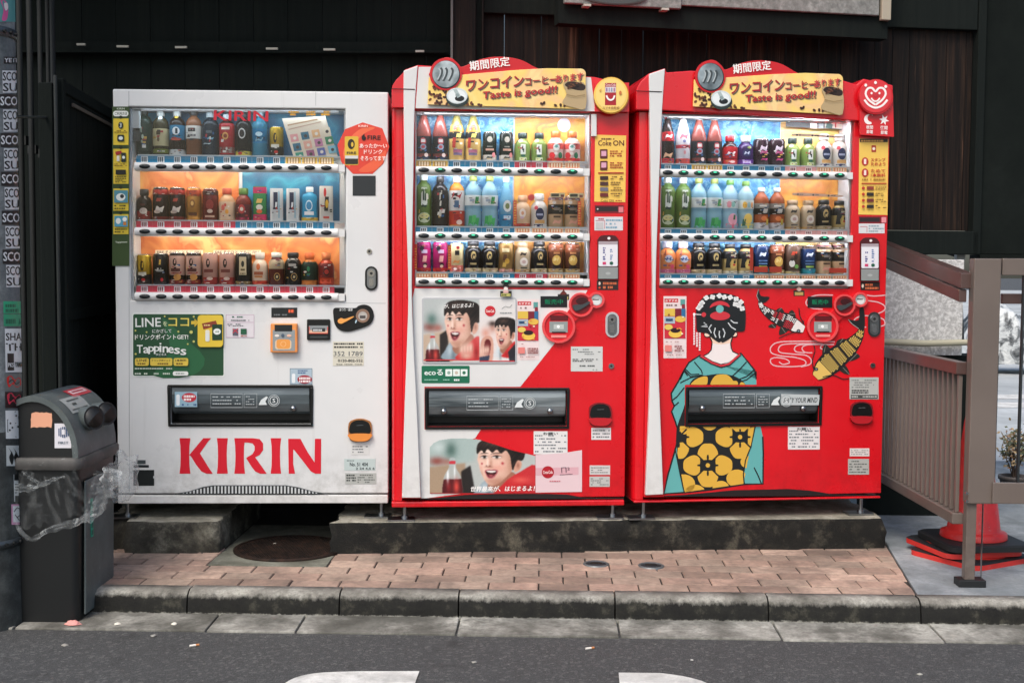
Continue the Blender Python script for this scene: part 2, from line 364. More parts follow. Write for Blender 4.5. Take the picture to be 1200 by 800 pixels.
def make_drink(key):
    desc, shape, hp, wp, body, bands, cap, patches, clear, gloss, metal = KINDS[key]
    h = hp * PX * 1.02; w = wp * PX * 1.06; prof, cp = SHAPES[shape]; n = 18
    nm = {'can': 'drink_can', 'bcan': 'coffee_bottle', 'pack': 'drink_carton', 'pouch': 'drink_pouch'}.get(shape, 'drink_bottle')
    root = empty(nm); flat = .62 if shape in ('pouch',) else 1.0
    def sq(k): # cartons get a squarish section
        a = 2 * pi * k / n
        if shape == 'pack':
            c, s_ = cos(a), sin(a); m = max(abs(c), abs(s_)); q = 1 / m; q = min(q, 1.3); return c * q * .86, s_ * q * .6
        return cos(a), sin(a) * flat
    def rad(z):
        for (r0, z0), (r1, z1) in zip(prof[1:], prof[2:]):
            if z0 <= z <= z1 and z1 > z0: return r0 + (r1 - r0) * (z - z0) / (z1 - z0)
        return prof[-1][0]
    def ringat(r, z): return [(sq(k)[0] * r * w, sq(k)[1] * r * w, z * h) for k in range(n)]
    p = PM(); bm = clear_mat(body) if clear else dcol(dim(body), gloss, metal)
    p.loft([ringat(max(r, .002), z) for r, z in prof], bm, True, True); p.build('body', root)
    if shape == 'can':
        q = PM(); q.loft([ringat(.44, .972), ringat(.45, .985), ringat(.44, 1.0), ringat(.40, .995), ringat(.39, .975), ringat(.002, .975)], M_CHROME, False, True)
        q.box(-.1 * w, .1 * w, -.16 * w, .1 * w, .977 * h, .984 * h, M_STEEL); q.build('lid', root)
    if cp and cap:
        q = PM(); r, z0, z1 = cp; mc = col(dim(cap, .85), .4)
        q.loft([ringat(r, z0), ringat(r * 1.04, z0 + .012), ringat(r * 1.04, z1 - .02), ringat(r * .9, z1)], mc, True, True); q.build('cap', root)
    if bands or patches:
        q = PM()
        for z0, z1, c in bands:
            zs = [z0] + [z for _, z in prof[2:] if z0 + .005 < z < z1 - .005] + [z1]
            q.loft([[(sq(k)[0] * (rad(z) * w + .0005), sq(k)[1] * (rad(z) * w + .0005), z * h) for k in range(n)] for z in zs], dcol(dim(c), .3), False, True)
        lay = 0; rk = random.Random(key); fine = []
        for z0, z1, c in list(bands)[:3] or [(.2, .6, body)]:
            lum = sum(hexc(c)[:3]) / 3; ink = '#e6e2da' if lum < .18 else '#3a3434'
            for i in range(7):
                fine.append((rk.uniform(-38, 38), z0 + (z1 - z0) * rk.uniform(.08, .92), rk.uniform(4, 15), max(.007, (z1 - z0) * rk.uniform(.02, .06)), rk.choice([ink, ink, '#e8e4da', '#c8a24a', '#a8343a', '#2f5a8a', '#22242a']), rk.choice('rrde')))
        for pa in fine + list(patches):
            ang, zc_, ha, hz, c = pa[:5]; shp = pa[5] if len(pa) > 5 else 'e'; lay += 1
            if shp == 'e': o2 = [(ha * cos(2 * pi * k / 12), hz * sin(2 * pi * k / 12)) for k in range(12)]
            elif shp == 'd': o2 = [(-ha, -hz), (ha * .6, -hz), (ha, hz), (-ha * .6, hz)]
            else: o2 = [(-ha + ha * 2 * i / 4, -hz) for i in range(5)] + [(ha - ha * 2 * i / 4, hz) for i in range(5)]
            vs = [(0, 0)] + o2; V = []
            for da, dz in vs:
                z = min(max(zc_ + dz, .01), .97); a = radians(ang + da) - pi / 2; rr = rad(z) * w + .0006 + lay * .00008
                if shape == 'pack': V.append((sin(radians(ang + da)) * w * .55, -(.52 * w * .62 + .001 + lay * .0003), z * h))
                else: V.append((cos(a) * rr, sin(a) * rr * flat, z * h))
            m_ = len(o2)
            q.add(V, [(0, 1 + k, 1 + (k + 1) % m_) for k in range(m_)], dcol(dim(c, .9), .3), True)
        q.build('label', root)
    return root
W_, K_ = '#e8e8e4', '#15171a'
kind('greentea_dark', 'dark green tea bottle with pale brush script', 'tea', 52, 17, '#143027', [(.1, .68, '#16352b')], '#0c1f18', [(-8, .55, 7, .06, '#c9d6c4', 'r'), (4, .4, 8, .05, '#c9d6c4'), (-2, .3, 6, .03, '#b7c7b2', 'r')])
kind('olivetea', 'olive brown tea bottle with a beige label', 'tea', 50, 17, '#3a3418', [(.06, .15, '#7a8a34'), (.22, .60, '#d6c99a')], '#d9d9d4', [(0, .5, 14, .04, '#4a3a20', 'r'), (0, .36, 9, .05, '#6b5636'), (12, .86, 30, .06, '#e6eceb')])
kind('barley', 'dark barley tea bottle with blue and white label', 'tea', 50, 17, '#241712', [(.36, .68, '#2b7fa8'), (.02, .14, '#e4e6e4')], '#e6e6e2', [(0, .55, 26, .09, '#e8efef'), (4, .55, 8, .06, '#1b2c3a', 'r'), (0, .37, 40, .03, '#d0573c'), (0, .9, 34, .07, '#e6c34a')])
kind('milktea', 'pale brown milk tea bottle with a white label', 'tea', 51, 17, '#8a5a3c', [(.38, .66, '#e9e7e0')], '#2a2320', [(0, .57, 26, .04, '#3d3d3d', 'r'), (0, .45, 30, .02, '#6b6b6b', 'r'), (0, .36, 60, .02, '#1e2428', 'r')])
kind('navytea', 'navy blue bottle with a pale wave mark', 'tea', 49, 18, '#12212f', [(.05, .7, '#15293a')], '#b9c4c8', [(10, .4, 24, .025, '#7fb7d0', 'd'), (-14, .28, 30, .015, '#c3dbe4', 'd'), (0, .55, 20, .03, '#54626c', 'r')])
kind('maple', 'red bottle with a gold medallion', 'tea', 47, 17, '#3a1410', [(.04, .78, '#b3202a'), (.08, .22, '#e8dcd2')], '#d7dde0', [(0, .48, 22, .09, '#d9a25a'), (0, .48, 13, .05, '#8c3a22'), (0, .66, 30, .03, '#f0dfd0', 'r')])
kind('ringtea', 'black bottle with a white ring on the label', 'tea', 49, 17, '#19181a', [(.02, .12, '#e8d25a')], '#30343a', [(4, .52, 26, .12, '#d5d3cf'), (4, .52, 19, .09, '#19181a'), (-10, .07, 16, .035, '#c33a2c')])
kind('aqua', 'blue clear water bottle', 'tall', 50, 17, '#4fa9c6', [(.3, .62, '#1d7fae')], '#cfe6ee', [(0, .5, 26, .05, '#cbe8f0'), (0, .38, 30, .04, '#9fd4e6', 'd')], True)
kind('firegold', 'gold and black coffee can with a flame mark', 'can', 34, 15, '#d8b135', [(.02, .34, '#26221c')], None, [(2, .62, 14, .17, '#1d1a16'), (6, .64, 6, .08, '#d8b135', 'd'), (0, .36, 34, .05, '#e9e4d6', 'r'), (10, .16, 16, .05, '#c92a26')], False, .25, .4)
kind('cola_small', 'small dark bottle with a red lower label', 'short', 35, 16, '#1d1212', [(.04, .3, '#8d1a20')], '#17181a', [(6, .3, 30, .1, '#e0cfc4'), (0, .5, 20, .04, '#5a2a2a')])
kind('swirlcan', 'black and red coffee can with a white swirl', 'can', 37, 17, '#25191a', [(.78, .93, '#b0302c'), (.02, .12, '#7d1c20')], None, [(8, .34, 34, .09, '#e6dfd6', 'd'), (-10, .26, 26, .05, '#cbb9ae'), (4, .62, 20, .05, '#b9483e', 'd')])
kind('goldcan', 'amber coffee can with a dark seal', 'can', 37, 16, '#d89a4a', [(.74, .93, '#b5472c')], None, [(0, .52, 20, .13, '#7a4a1e'), (0, .52, 11, .07, '#e8c070'), (0, .2, 34, .05, '#54301a', 'r')], False, .25, .4)
kind('darkredcan', 'dark red cocoa can with a pale mark', 'can', 36, 17, '#6b1f20', [(.8, .93, '#3a1414')], None, [(0, .5, 28, .16, '#8e2b2b'), (2, .3, 20, .06, '#d8c0b0'), (0, .14, 34, .03, '#c9a08e', 'r')])
kind('peachbottle', 'pale peach bottle with a red cap and pink blossoms', 'short', 37, 17, '#eab98a', [(.05, .58, '#f0d0b0')], '#d9583c', [(-14, .4, 14, .09, '#d86a62'), (14, .28, 12, .07, '#e8a03c'), (4, .48, 8, .05, '#c9483e')])
kind('rosehip', 'dark red tea bottle with a green cap', 'short', 37, 17, '#7a2420', [(.06, .5, '#5a1a2c')], '#5e8a3a', [(0, .36, 24, .14, '#c0383c'), (0, .36, 12, .06, '#e8ddd0'), (0, .08, 50, .03, '#c03060', 'r')])
kind('greenpink', 'pink and green fruit drink carton', 'pack', 39, 16, '#2f8a50', [(.02, .2, '#d8306a'), (.8, .98, '#c02a64')], None, [(0, .58, 24, .06, '#e8c26a', 'd'), (0, .4, 24, .08, '#e6e8da'), (0, .28, 20, .06, '#e0603a')])
kind('navypack', 'white and navy drink carton', 'pack', 37, 16, '#dfe3e6', [], None, [(-6, .62, 15, .26, '#1c2a4a', 'r'), (-2, .5, 8, .08, '#e8ecee', 'd'), (0, .4, 5, .04, '#c03a3a'), (18, .5, 5, .4, '#8fb4c8', 'r')])
kind('bluepouch', 'blue jelly pouch with a white cap', 'pouch', 39, 18, '#2b9ac8', [(.02, .12, '#d8b84a')], '#e8eef0', [(0, .46, 26, .16, '#cfe6ee'), (0, .46, 20, .12, '#2f86b6'), (0, .24, 34, .05, '#e8eef0', 'r')])
kind('lemoncarton', 'white carton with a red disc and dark lemon print', 'pack', 40, 17, '#e2e0d8', [], None, [(-8, .82, 9, .13, '#c8242c'), (2, .5, 16, .2, '#23242a', 'd'), (4, .5, 10, .12, '#e8b83a'), (0, .12, 20, .03, '#c84a44', 'r')])
kind('blackcan', 'matt black coffee can with a small gold flame', 'can', 35, 17, '#1a1c1c', [], None, [(2, .72, 8, .08, '#c9a24a', 'd'), (0, .45, 26, .03, '#a8a8a4', 'r'), (14, .16, 10, .06, '#c02a30')])
kind('pinkbeige', 'beige and brown latte can with a red base', 'can', 36, 17, '#2b2220', [(.3, .9, '#d2aa9c'), (.02, .16, '#8a2a22')], None, [(-4, .7, 14, .12, '#2a1c1a'), (-2, .72, 6, .06, '#d2aa9c', 'd'), (0, .46, 34, .05, '#5a2f2c', 'r'), (14, .24, 26, .1, '#c98f4a'), (0, .36, 34, .02, '#9c5a50', 'r')])
kind('pinkrose', 'dusty pink latte can with a dark flame', 'can', 36, 17, '#c79a8c', [(.02, .24, '#b23c34')], None, [(-2, .68, 14, .14, '#2a1c1a'), (0, .7, 6, .06, '#c79a8c', 'd'), (0, .44, 34, .05, '#7a4038', 'r'), (10, .2, 22, .05, '#e8d0c0')])
kind('framecan', 'black can with a beige framed panel', 'can', 36, 18, '#1d1f1e', [(.02, .12, '#8c7548')], None, [(0, .6, 24, .28, '#d8c9a4', 'r'), (0, .66, 10, .1, '#2a2a26'), (0, .48, 14, .03, '#6a5a3a', 'r'), (0, .36, 18, .02, '#6a5a3a', 'r')])
kind('whiteorange', 'white and orange drink bottle', 'short', 37, 17, '#f0d9c0', [(.03, .14, '#d8442c')], '#f0e6da', [(0, .56, 14, .1, '#d8703a'), (0, .36, 34, .05, '#a85a3a', 'r'), (0, .26, 30, .03, '#c9804a', 'r')])
kind('brownglass', 'brown coffee bottle with a silver shoulder and dark disc', 'bcan', 37, 17, '#5a2620', [(.5, .78, '#b9a98c')], '#e0ddd2', [(16, .84, 26, .1, '#5a1c22'), (10, .26, 22, .12, '#c9a25a'), (10, .26, 18, .1, '#2a1412'), (10, .26, 8, .04, '#e0d0a0', 'd')])
kind('blackgold', 'black coffee bottle with a small gold ring', 'bcan', 37, 18, '#17191a', [], '#1b1c1e', [(12, .26, 22, .12, '#c9a25a'), (12, .26, 18, .1, '#17191a'), (12, .26, 8, .04, '#e0d0a0', 'd'), (0, .62, 26, .04, '#b9b6ae', 'r'), (0, .8, 50, .02, '#cfcac0', 'r')])
kind('greenorange', 'dark green bottle with orange cap and base', 'short', 37, 18, '#d8823a', [(.16, .72, '#142c22')], '#e06a2e', [(0, .5, 10, .08, '#2f8a5a'), (0, .34, 14, .03, '#2f7a52', 'd')])
kind('redorange', 'red tea bottle with an orange cap', 'short', 37, 17, '#c84a2c', [(.24, .68, '#7a2420')], '#e8824a', [(8, .42, 22, .12, '#2a1c1a'), (8, .42, 16, .08, '#a8342c'), (0, .14, 40, .06, '#e0502e', 'r')])
kind('craftpink', 'rosy brown tea bottle with a black label and white cap', 'cone', 56, 17, '#84453e', [(.14, .48, '#1d1f24'), (.0, .09, '#1e2a3a')], '#d8d4d4', [(0, .38, 20, .07, '#b8444c'), (0, .39, 14, .03, '#d9d9d4', 'r'), (0, .27, 22, .06, '#8fa0b4'), (0, .27, 13, .03, '#b8444c'), (22, .11, 14, .04, '#e8cfc4')])
kind('yellowlabel', 'yellow fruit bottle with a dark band', 'cone', 56, 17, '#7a7440', [(.02, .44, '#e8c070'), (.44, .58, '#22262a'), (.58, .72, '#d9a84a')], '#c9cac0', [(-24, .66, 15, .05, '#b8504a'), (24, .66, 13, .05, '#b8504a'), (-26, .36, 14, .1, '#a8342c', 'd'), (6, .5, 20, .04, '#e8d070', 'd'), (0, .2, 32, .03, '#a8607a', 'r'), (0, .14, 30, .025, '#7a6a8a', 'r')])
kind('blackemblem', 'black can with a silver emblem', 'can', 33, 15, '#16201c', [(.04, .22, '#d6cfc0')], None, [(0, .74, 22, .1, '#b8b2a4'), (0, .5, 22, .02, '#8a8a80', 'r'), (0, .4, 34, .035, '#d0a08a', 'r'), (0, .14, 30, .04, '#4a4a42', 'd'), (34, .22, 16, .09, '#e08a8a')])
kind('greensmall', 'small green tea bottle with a white label and dark cap', 'short', 33, 17, '#8aa04e', [(.03, .6, '#7f9a4a')], '#18302a', [(0, .42, 18, .17, '#e8ece4', 'r'), (-3, .46, 4, .08, '#2a3a34', 'r'), (4, .38, 4, .06, '#2a3a34', 'r'), (0, .2, 16, .04, '#1d5a4a'), (0, .1, 26, .05, '#c9d49a', 'r'), (-24, .72, 20, .06, '#e0d4b8')])
kind('apple', 'white and pink apple drink bottle with an orange cap', 'short', 35, 18, '#f0cfc4', [(.03, .14, '#d8302c'), (.42, .6, '#d8504a')], '#e8722e', [(0, .48, 22, .12, '#eef0ea'), (0, .5, 10, .05, '#6ab0a4'), (-30, .22, 22, .1, '#c8242c'), (28, .22, 15, .1, '#1f6a44'), (-2, .28, 12, .05, '#f4ece4')])
kind('greentall', 'tall green tea bottle with a white panel and tea bowl', 'tea', 58, 17, '#4d6a2c', [(.03, .8, '#57752f')], '#cfd8d4', [(0, .58, 22, .17, '#e3e8dc', 'r'), (-5, .6, 6, .1, '#2f4a3a', 'r'), (8, .56, 5, .07, '#2f4a3a', 'r'), (0, .4, 22, .035, '#173a34', 'd'), (0, .17, 46, .1, '#c9d0b0'), (0, .2, 36, .05, '#e0d690')])
kind('blacktea', 'tall black tea bottle with white script', 'tea', 56, 17, '#17151a', [(.05, .72, '#1c1a1c')], '#1a1a1e', [(0, .6, 5, .07, '#c9c4b4', 'd'), (3, .46, 7, .05, '#d9d4c4', 'd'), (2, .27, 10, .07, '#d9d4c4', 'd'), (10, .68, 5, .04, '#b9b4a4', 'd')])
kind('redwhite', 'white and red lactic drink bottle', 'tea', 56, 17, '#d9862e', [(.04, .32, '#d8402e'), (.32, .72, '#e8e6e0')], '#e6dfdc', [(0, .62, 40, .06, '#a82a34', 'd'), (-6, .64, 14, .03, '#1e1e22', 'd'), (0, .45, 16, .07, '#4a6a8c', 'r'), (0, .19, 20, .06, '#a81c20', 'r'), (20, .09, 22, .05, '#f0d0c4')])
kind('mintwater', 'clear water bottle with a white label and mint leaves', 'tall', 57, 18, '#a8d4e0', [(.42, .62, '#eceeea')], '#7f8c3a', [(20, .52, 16, .07, '#2f8a4a', 'd'), (-14, .52, 16, .025, '#9aa4ae', 'r'), (-20, .12, 22, .1, '#2f9a52', 'd'), (18, .1, 22, .08, '#3fa85a', 'd'), (0, .16, 16, .07, '#55b868', 'd')], True)
kind('sodacone', 'tall narrow clear soda bottle with a white label', 'cone', 56, 15, '#8fcbe0', [(.02, .26, '#2f8fbc')], '#dfe6ea', [(0, .42, 34, .12, '#e8ece8'), (0, .42, 18, .06, '#7a8a54'), (0, .2, 30, .03, '#cfe8f0', 'r')], True)
kind('paleorange', 'pale orange milk drink bottle', 'short', 36, 17, '#f0c9a0', [(.03, .12, '#d8402e')], '#f0b488', [(0, .44, 24, .14, '#f4e6d8'), (0, .44, 10, .06, '#e8a07a'), (-4, .3, 14, .04, '#d8b8c4')])
kind('royalwhite', 'white milk tea bottle with a navy arched label', 'short', 38, 18, '#e6e0d4', [(.02, .1, '#e8e6e0')], '#ece6e0', [(0, .4, 30, .18, '#232c4e'), (0, .38, 22, .03, '#a8b0c8', 'r'), (0, .17, 34, .05, '#d8a868', 'r'), (-26, .58, 14, .06, '#d0505a'), (-10, .05, 32, .04, '#1f2a5a', 'r')])
kind('georgiadark', 'beige and black coffee can with a pale top', 'can', 36, 17, '#d9b48c', [(.42, .72, '#22201e'), (.86, .94, '#7a4a54')], None, [(0, .58, 24, .04, '#7a7068', 'r'), (0, .34, 26, .03, '#5a4434', 'r'), (0, .18, 34, .06, '#e8a890', 'd'), (-22, .78, 14, .05, '#d8d0c8')])
kind('magenta', 'magenta energy drink can with dark dog print', 'can', 34, 16, '#b01c64', [(.02, .14, '#d8382e'), (.78, .93, '#8a1a5a')], None, [(-16, .78, 16, .09, '#1c1424'), (4, .68, 22, .06, '#c9b8d0', 'r'), (6, .44, 18, .1, '#e8a8a0', 'd'), (10, .26, 16, .05, '#2a1820'), (8, .2, 12, .05, '#e8c8b0')])
kind('pandacan', 'cream soup can with a black patch and pink base', 'can', 33, 15, '#e0cf9a', [(.02, .24, '#e07868')], None, [(6, .66, 18, .08, '#221c1e', 'r'), (12, .84, 14, .06, '#8a1f2c'), (0, .36, 30, .05, '#e0904a', 'd'), (-10, .12, 16, .04, '#f4e0d4')])
kind('blackcoffee', 'black coffee bottle with a gold coffee drop', 'bcan', 35, 18, '#15171a', [(.02, .14, '#d2bd92')], '#1c1d20', [(2, .54, 18, .14, '#c9ae72'), (4, .5, 13, .1, '#15171a'), (6, .48, 9, .06, '#d8bd84', 'd'), (0, .28, 22, .03, '#a89468', 'r'), (0, .82, 60, .02, '#b8a890', 'r')])
kind('goldbrown', 'gold and brown coffee can', 'can', 34, 17, '#8a6a3a', [(.02, .12, '#e0a08c')], None, [(0, .74, 26, .06, '#c9b890', 'r'), (-6, .5, 16, .1, '#4a2c1c', 'd'), (10, .38, 16, .09, '#c99a3c'), (-10, .26, 16, .07, '#c9a04a', 'd')], False, .3, .3)
kind('cafebeige', 'pale beige cafe latte bottle', 'bcan', 34, 17, '#c9b290', [(.02, .1, '#d8a860')], '#c8a884', [(0, .36, 30, .14, '#ece2d4'), (0, .36, 14, .06, '#c9a8a0'), (-4, .62, 26, .05, '#3a3430', 'd'), (0, .16, 24, .02, '#4a4440', 'r')])
kind('cornsoup', 'brown soup can with a golden bowl', 'can', 34, 17, '#5a3020', [(.02, .14, '#d8b878'), (.7, .93, '#8a4a2c')], None, [(0, .42, 32, .17, '#e0b45a'), (-4, .46, 20, .07, '#f0d890', 'd'), (0, .2, 34, .05, '#1e1614'), (0, .66, 22, .03, '#c98a5a', 'r')])
kind('colared', 'dark cola bottle with red label and red cap', 'cone', 57, 15, '#241412', [(.46, .64, '#c01a24'), (.02, .12, '#c8323a')], '#c4182a', [(6, .55, 34, .04, '#f0e0dc', 'd'), (0, .18, 40, .05, '#d8a884', 'd')])
kind('colaclear', 'frosted white cola bottle with red script and red cap', 'cone', 57, 16, '#e4e2e6', [(.32, .39, '#c43a48'), (.02, .12, '#d8524a')], '#c4182a', [(0, .56, 36, .05, '#c86a78', 'd'), (0, .46, 12, .03, '#6a6a9a'), (4, .24, 10, .04, '#d89098')])
kind('colamini', 'small cola bottle with red label and red cap', 'short', 34, 17, '#2a1014', [(.02, .2, '#d8343a'), (.22, .62, '#b0141f')], '#b81422', [(0, .4, 34, .05, '#f0e4e2', 'd'), (10, .12, 20, .04, '#f0d8d0')])
kind('grape', 'small purple grape soda bottle with a white cap', 'short', 34, 18, '#3a2258', [(.02, .2, '#6a2a94')], '#e4e4ea', [(0, .42, 30, .13, '#2a2a5c'), (0, .42, 20, .05, '#cfd4e4', 'd'), (16, .6, 14, .04, '#8a9a54'), (0, .12, 28, .04, '#c9b0e0', 'r')])
kind('drpurple', 'dark purple soda can with white slanted letters', 'can', 31, 18, '#2c1420', [], None, [(-2, .64, 30, .1, '#e4d4e0', 'd'), (0, .5, 28, .06, '#c8508c', 'd'), (4, .24, 28, .04, '#b03a74', 'd')])
kind('peachwater', 'clear peach water bottle with a pink peach', 'tall', 56, 18, '#bfe0ea', [(.42, .6, '#e6ece8')], '#4f8a32', [(-28, .5, 16, .07, '#e0909a'), (0, .5, 14, .06, '#8ac0b0'), (0, .2, 34, .12, '#f0a8b4'), (10, .24, 10, .05, '#3a6a44', 'd'), (0, .06, 50, .05, '#e06a80', 'r')], True)
kind('lemonwater', 'clear lemon water bottle with a yellow fruit', 'tall', 55, 18, '#c4e2e6', [(.42, .6, '#e8ece4')], '#5e8a32', [(-26, .5, 16, .07, '#e8b040'), (4, .5, 14, .06, '#9ac0c4'), (26, .5, 10, .06, '#e89a50'), (0, .22, 30, .11, '#f0c860'), (-30, .14, 14, .07, '#1f5a44', 'd'), (0, .06, 50, .05, '#e8c858', 'r')], True)
kind('orangetea', 'amber tea bottle with a black and silver band', 'tall', 48, 17, '#a8522a', [(.36, .5, '#22201f'), (.5, .62, '#9a968e'), (.02, .16, '#e2dcdc')], '#dfe0e0', [(10, .44, 22, .05, '#c9c4ba', 'd'), (-8, .56, 26, .02, '#e4e0d8', 'r'), (0, .26, 22, .06, '#e0783a'), (26, .18, 10, .07, '#c9b04a', 'r')])
kind('calpis', 'small orange soft drink bottle with a white cap', 'short', 36, 18, '#e88a4a', [(.03, .14, '#e87aa0'), (.2, .62, '#e8884e')], '#e0dcec', [(0, .46, 28, .12, '#d8dce8'), (0, .46, 20, .06, '#3a5a9c', 'd'), (-26, .66, 10, .09, '#7a2a24', 'd'), (26, .22, 16, .07, '#d84a6a')])
kind('cafegold', 'black and gold latte bottle', 'bcan', 34, 17, '#c9ad6e', [(.5, .76, '#1a1c1e'), (.02, .1, '#e4d8b8')], '#15171a', [(-30, .36, 22, .16, '#1a1c1e', 'd'), (6, .32, 26, .15, '#d6b864'), (16, .4, 12, .06, '#1f1c1a', 'd'), (12, .3, 10, .03, '#c02a30', 'r'), (6, .62, 20, .03, '#b8ac90', 'r')])
kind('navycan', 'navy blue coffee can with white mountain script', 'can', 33, 17, '#172c54', [(.02, .2, '#2a94a4')], None, [(-4, .68, 28, .07, '#e0e6ee', 'd'), (0, .46, 34, .02, '#6a90c0', 'r'), (0, .36, 34, .02, '#6a90c0', 'r'), (0, .26, 30, .03, '#a8c454', 'r')])
kind('picnic', 'dark brown can with a green and white picture', 'can', 34, 18, '#5a4438', [(.02, .1, '#c9b478')], None, [(0, .7, 22, .06, '#c94a34', 'd'), (-14, .36, 20, .12, '#ece8e0'), (-14, .5, 12, .06, '#1e1a1a'), (18, .26, 16, .07, '#6a9a4a'), (14, .6, 14, .1, '#2a201c', 'd')])
def place_drink(key, fr, px, py, depth, where, seen):
    if key not in PROTO: PROTO[key] = make_drink(key); o = PROTO[key]
    else: o = copy_tree(PROTO[key])
    u, w = fr.uv(px, py, -depth)
    o.location = fr.world(u, depth, w); o.rotation_euler = (0, 0, fr.a + random.uniform(-.12, .12))
    desc = KINDS[key][0]; cat = {'can': 'can', 'pack': 'carton', 'pouch': 'pouch'}.get(KINDS[key][1], 'bottle')
    lab = desc + ', ' + where
    for k in ('group',):
        if k in o: del o[k]
    tag(o, lab, cat); seen.setdefault(lab, []).append(o); return o
def close_groups(seen):
    for lab, os_ in seen.items():
        if len(os_) > 1:
            for o in os_: o['group'] = 'matching drinks: ' + lab
# ------------------------------------------------------------------ vending machine pieces
def pick_uv(fr, px, py, y): return fr.uv(px, py, -y)
def button_mesh(lit):
    p = PM(); n = 16; rings = []
    for k, (q, y) in enumerate(((1.0, 0), (.97, -.003), (.8, -.0055), (.45, -.007), (.02, -.0073))):
        rings.append([(.0243 * q * cos(2 * pi * i / n), y, .0108 * q * sin(2 * pi * i / n)) for i in range(n)])
    p.loft(rings, col('#17211f' if lit else '#202527', .18), False, True)
    if lit:
        p.add([(.009 * cos(2 * pi * i / 10), -.0076, .0045 + .0036 * sin(2 * pi * i / 10)) for i in range(10)], [tuple(range(10))], led_g)
        p.add([(.02 * cos(2 * pi * i / 14), -.0066, .0078 * sin(2 * pi * i / 14)) for i in range(14)], [tuple(range(14))], col('#0f4a3c', .2))
    return p
led_g = led_mat('button_lamp', '#58d8a8', 1.1)
BTN = {}
def shelf(fr, root, x0, x1, yL, yR, xs, lit, half=6.0, tagc=None, tag_y=None, top_y=None):
    """rail with one selection button per column, its price tags and the shelf plate behind; returns the shelf height"""
    um, wm = fr.uv((x0 + x1) / 2, (yL + yR) / 2, .01); u0 = fr.uv(x0, yL, .01)[0]; u1 = fr.uv(x1, yR, .01)[0]
    hw = half * .0039
    sec = [(.03, -hw), (-.002, -hw)] + [(-.004 - .014 * cos(a), hw * sin(a)) for a in [(-75 + 150 * k / 8) * pi / 180 for k in range(9)]] + [(-.002, hw), (.03, hw)]
    p = PM(); p.loft([[(u, y, wm + z) for y, z in sec] for u in (u0, u1)], M_WHITE2, True, False)
    rail = p.build('selection_rail', root)
    e = PM(); e.box(u1 + .001, u1 + .03, -.010, .03, wm - hw * .9, wm + hw * .9, M_WHITE2); e.build('rail_end', root)
    for i, x in enumerate(xs):
        L = bool(lit[i % len(lit)] == '1')
        if L not in BTN:
            BTN[L] = button_mesh(L).build('button', rail); o = BTN[L]
        else:
            o = BTN[L].copy(); COL.objects.link(o); o.parent = rail
        u = fr.uv(x, yL + (yR - yL) * (x - x0) / (x1 - x0), .018)[0]; o.location = (u, -.0185, wm)
    wt = pick_uv(fr, (x0 + x1) / 2, top_y, .06)[1]
    s = PM(); s.box(u0 + .004, u1 + .028, .026, .149, wt - .008, wt, M_LINER); s.box(u0 + .004, u1 + .028, .0225, .0255, wt - .003, wt + .002, col('#c7d2d6', .15)); s.build('shelf_plate', root)
    # tags behind the pane, between shelf edge and rail
    wlo = wm + hw * .9; whi = wt - .0045
    for i, x in enumerate(xs):
        u = pick_uv(fr, x, (yL + yR) / 2, .02)[0]; c = (tagc[i] if tagc else 'b'); t = PM()
        hw_ = .0335 if c in 'oy' else .036; zlo, zhi = wlo + .001, whi
        t.box(u - hw_, u + hw_, .0185, .0215, zlo, zhi, {'b': '#1b7fa6', 'r': '#c8394c', 'p': '#e8a8a4', 'o': '#f0c9a0', 'y': '#ecc45a'}[c])
        if c in 'oy':
            t.box(u - .026, u + .026, .0178, .018, zlo + .003, zhi - .003, '#d8642e' if c == 'o' else '#a8741e')
            for k in range(4): t.box(u - .022 + k * .012, u - .014 + k * .012, .0172, .0175, zlo + .005, zhi - .004, '#f6e2c0')
        else:
            t.box(u - .015, u + .015, .0178, .018, zlo + .003, zhi - .002, '#e6ebec' if c != 'p' else '#f4ece8')
            for k in range(3): t.box(u - .012 + k * .008, u - .0065 + k * .008, .0172, .0175, zlo + .005, zhi - .005, '#2c4a5a' if c == 'b' else '#8a2c34')
        t.build('price_tag', root)
    return wt
def light_strip(root, u0, u1, w, m, y=.05):
    y = .0275; p = PM(); p.box(u0, u1, y - .010, y + .010, w + .004, w + .011, M_LINER); p.box(u0, u1, y - .0105, y - .009, w - .004, w + .0035, M_LINER); p.box(u0 + .01, u1 - .01, y - .006, y + .008, w + .001, w + .0035, m); return p.build('light_strip', root)
def liner(fr, root, U0, U1, W0, W1):
    p = PM(); g = .0015
    p.box(U0 + g, U1 - g, .152, .158, W0 + g, W1 - g, M_LINER)
    p.box(U0 + g, U0 + g + .006, .02, .1515, W0 + g, W1 - g, M_LINER); p.box(U1 - g - .006, U1 - g, .02, .1515, W0 + g, W1 - g, M_LINER)
    p.box(U0 + .009, U1 - .009, .02, .1515, W1 - g - .006, W1 - g, M_LINER); p.box(U0 + .009, U1 - .009, .02, .1515, W0 + g, W0 + g + .006, M_LINER)
    p.build('display_liner', root)
def back_print(fr, root, x0, y0, x1, y1, m, y=.149, extra=None):
    p = PM(); (u0, w1), (u1, w0) = pick_uv(fr, x0, y0, y), pick_uv(fr, x1, y1, y); p.box(u0, u1, y, y + .002, w0, w1, m); return p.build('backdrop_panel', root)
def pane(root, U0, U1, w0, w1, y=.013):
    p = PM(); p.box(U0 + .0015, U1 - .0015, y, y + .003, w0, w1, M_GLASS); p.build('glass_pane', root)
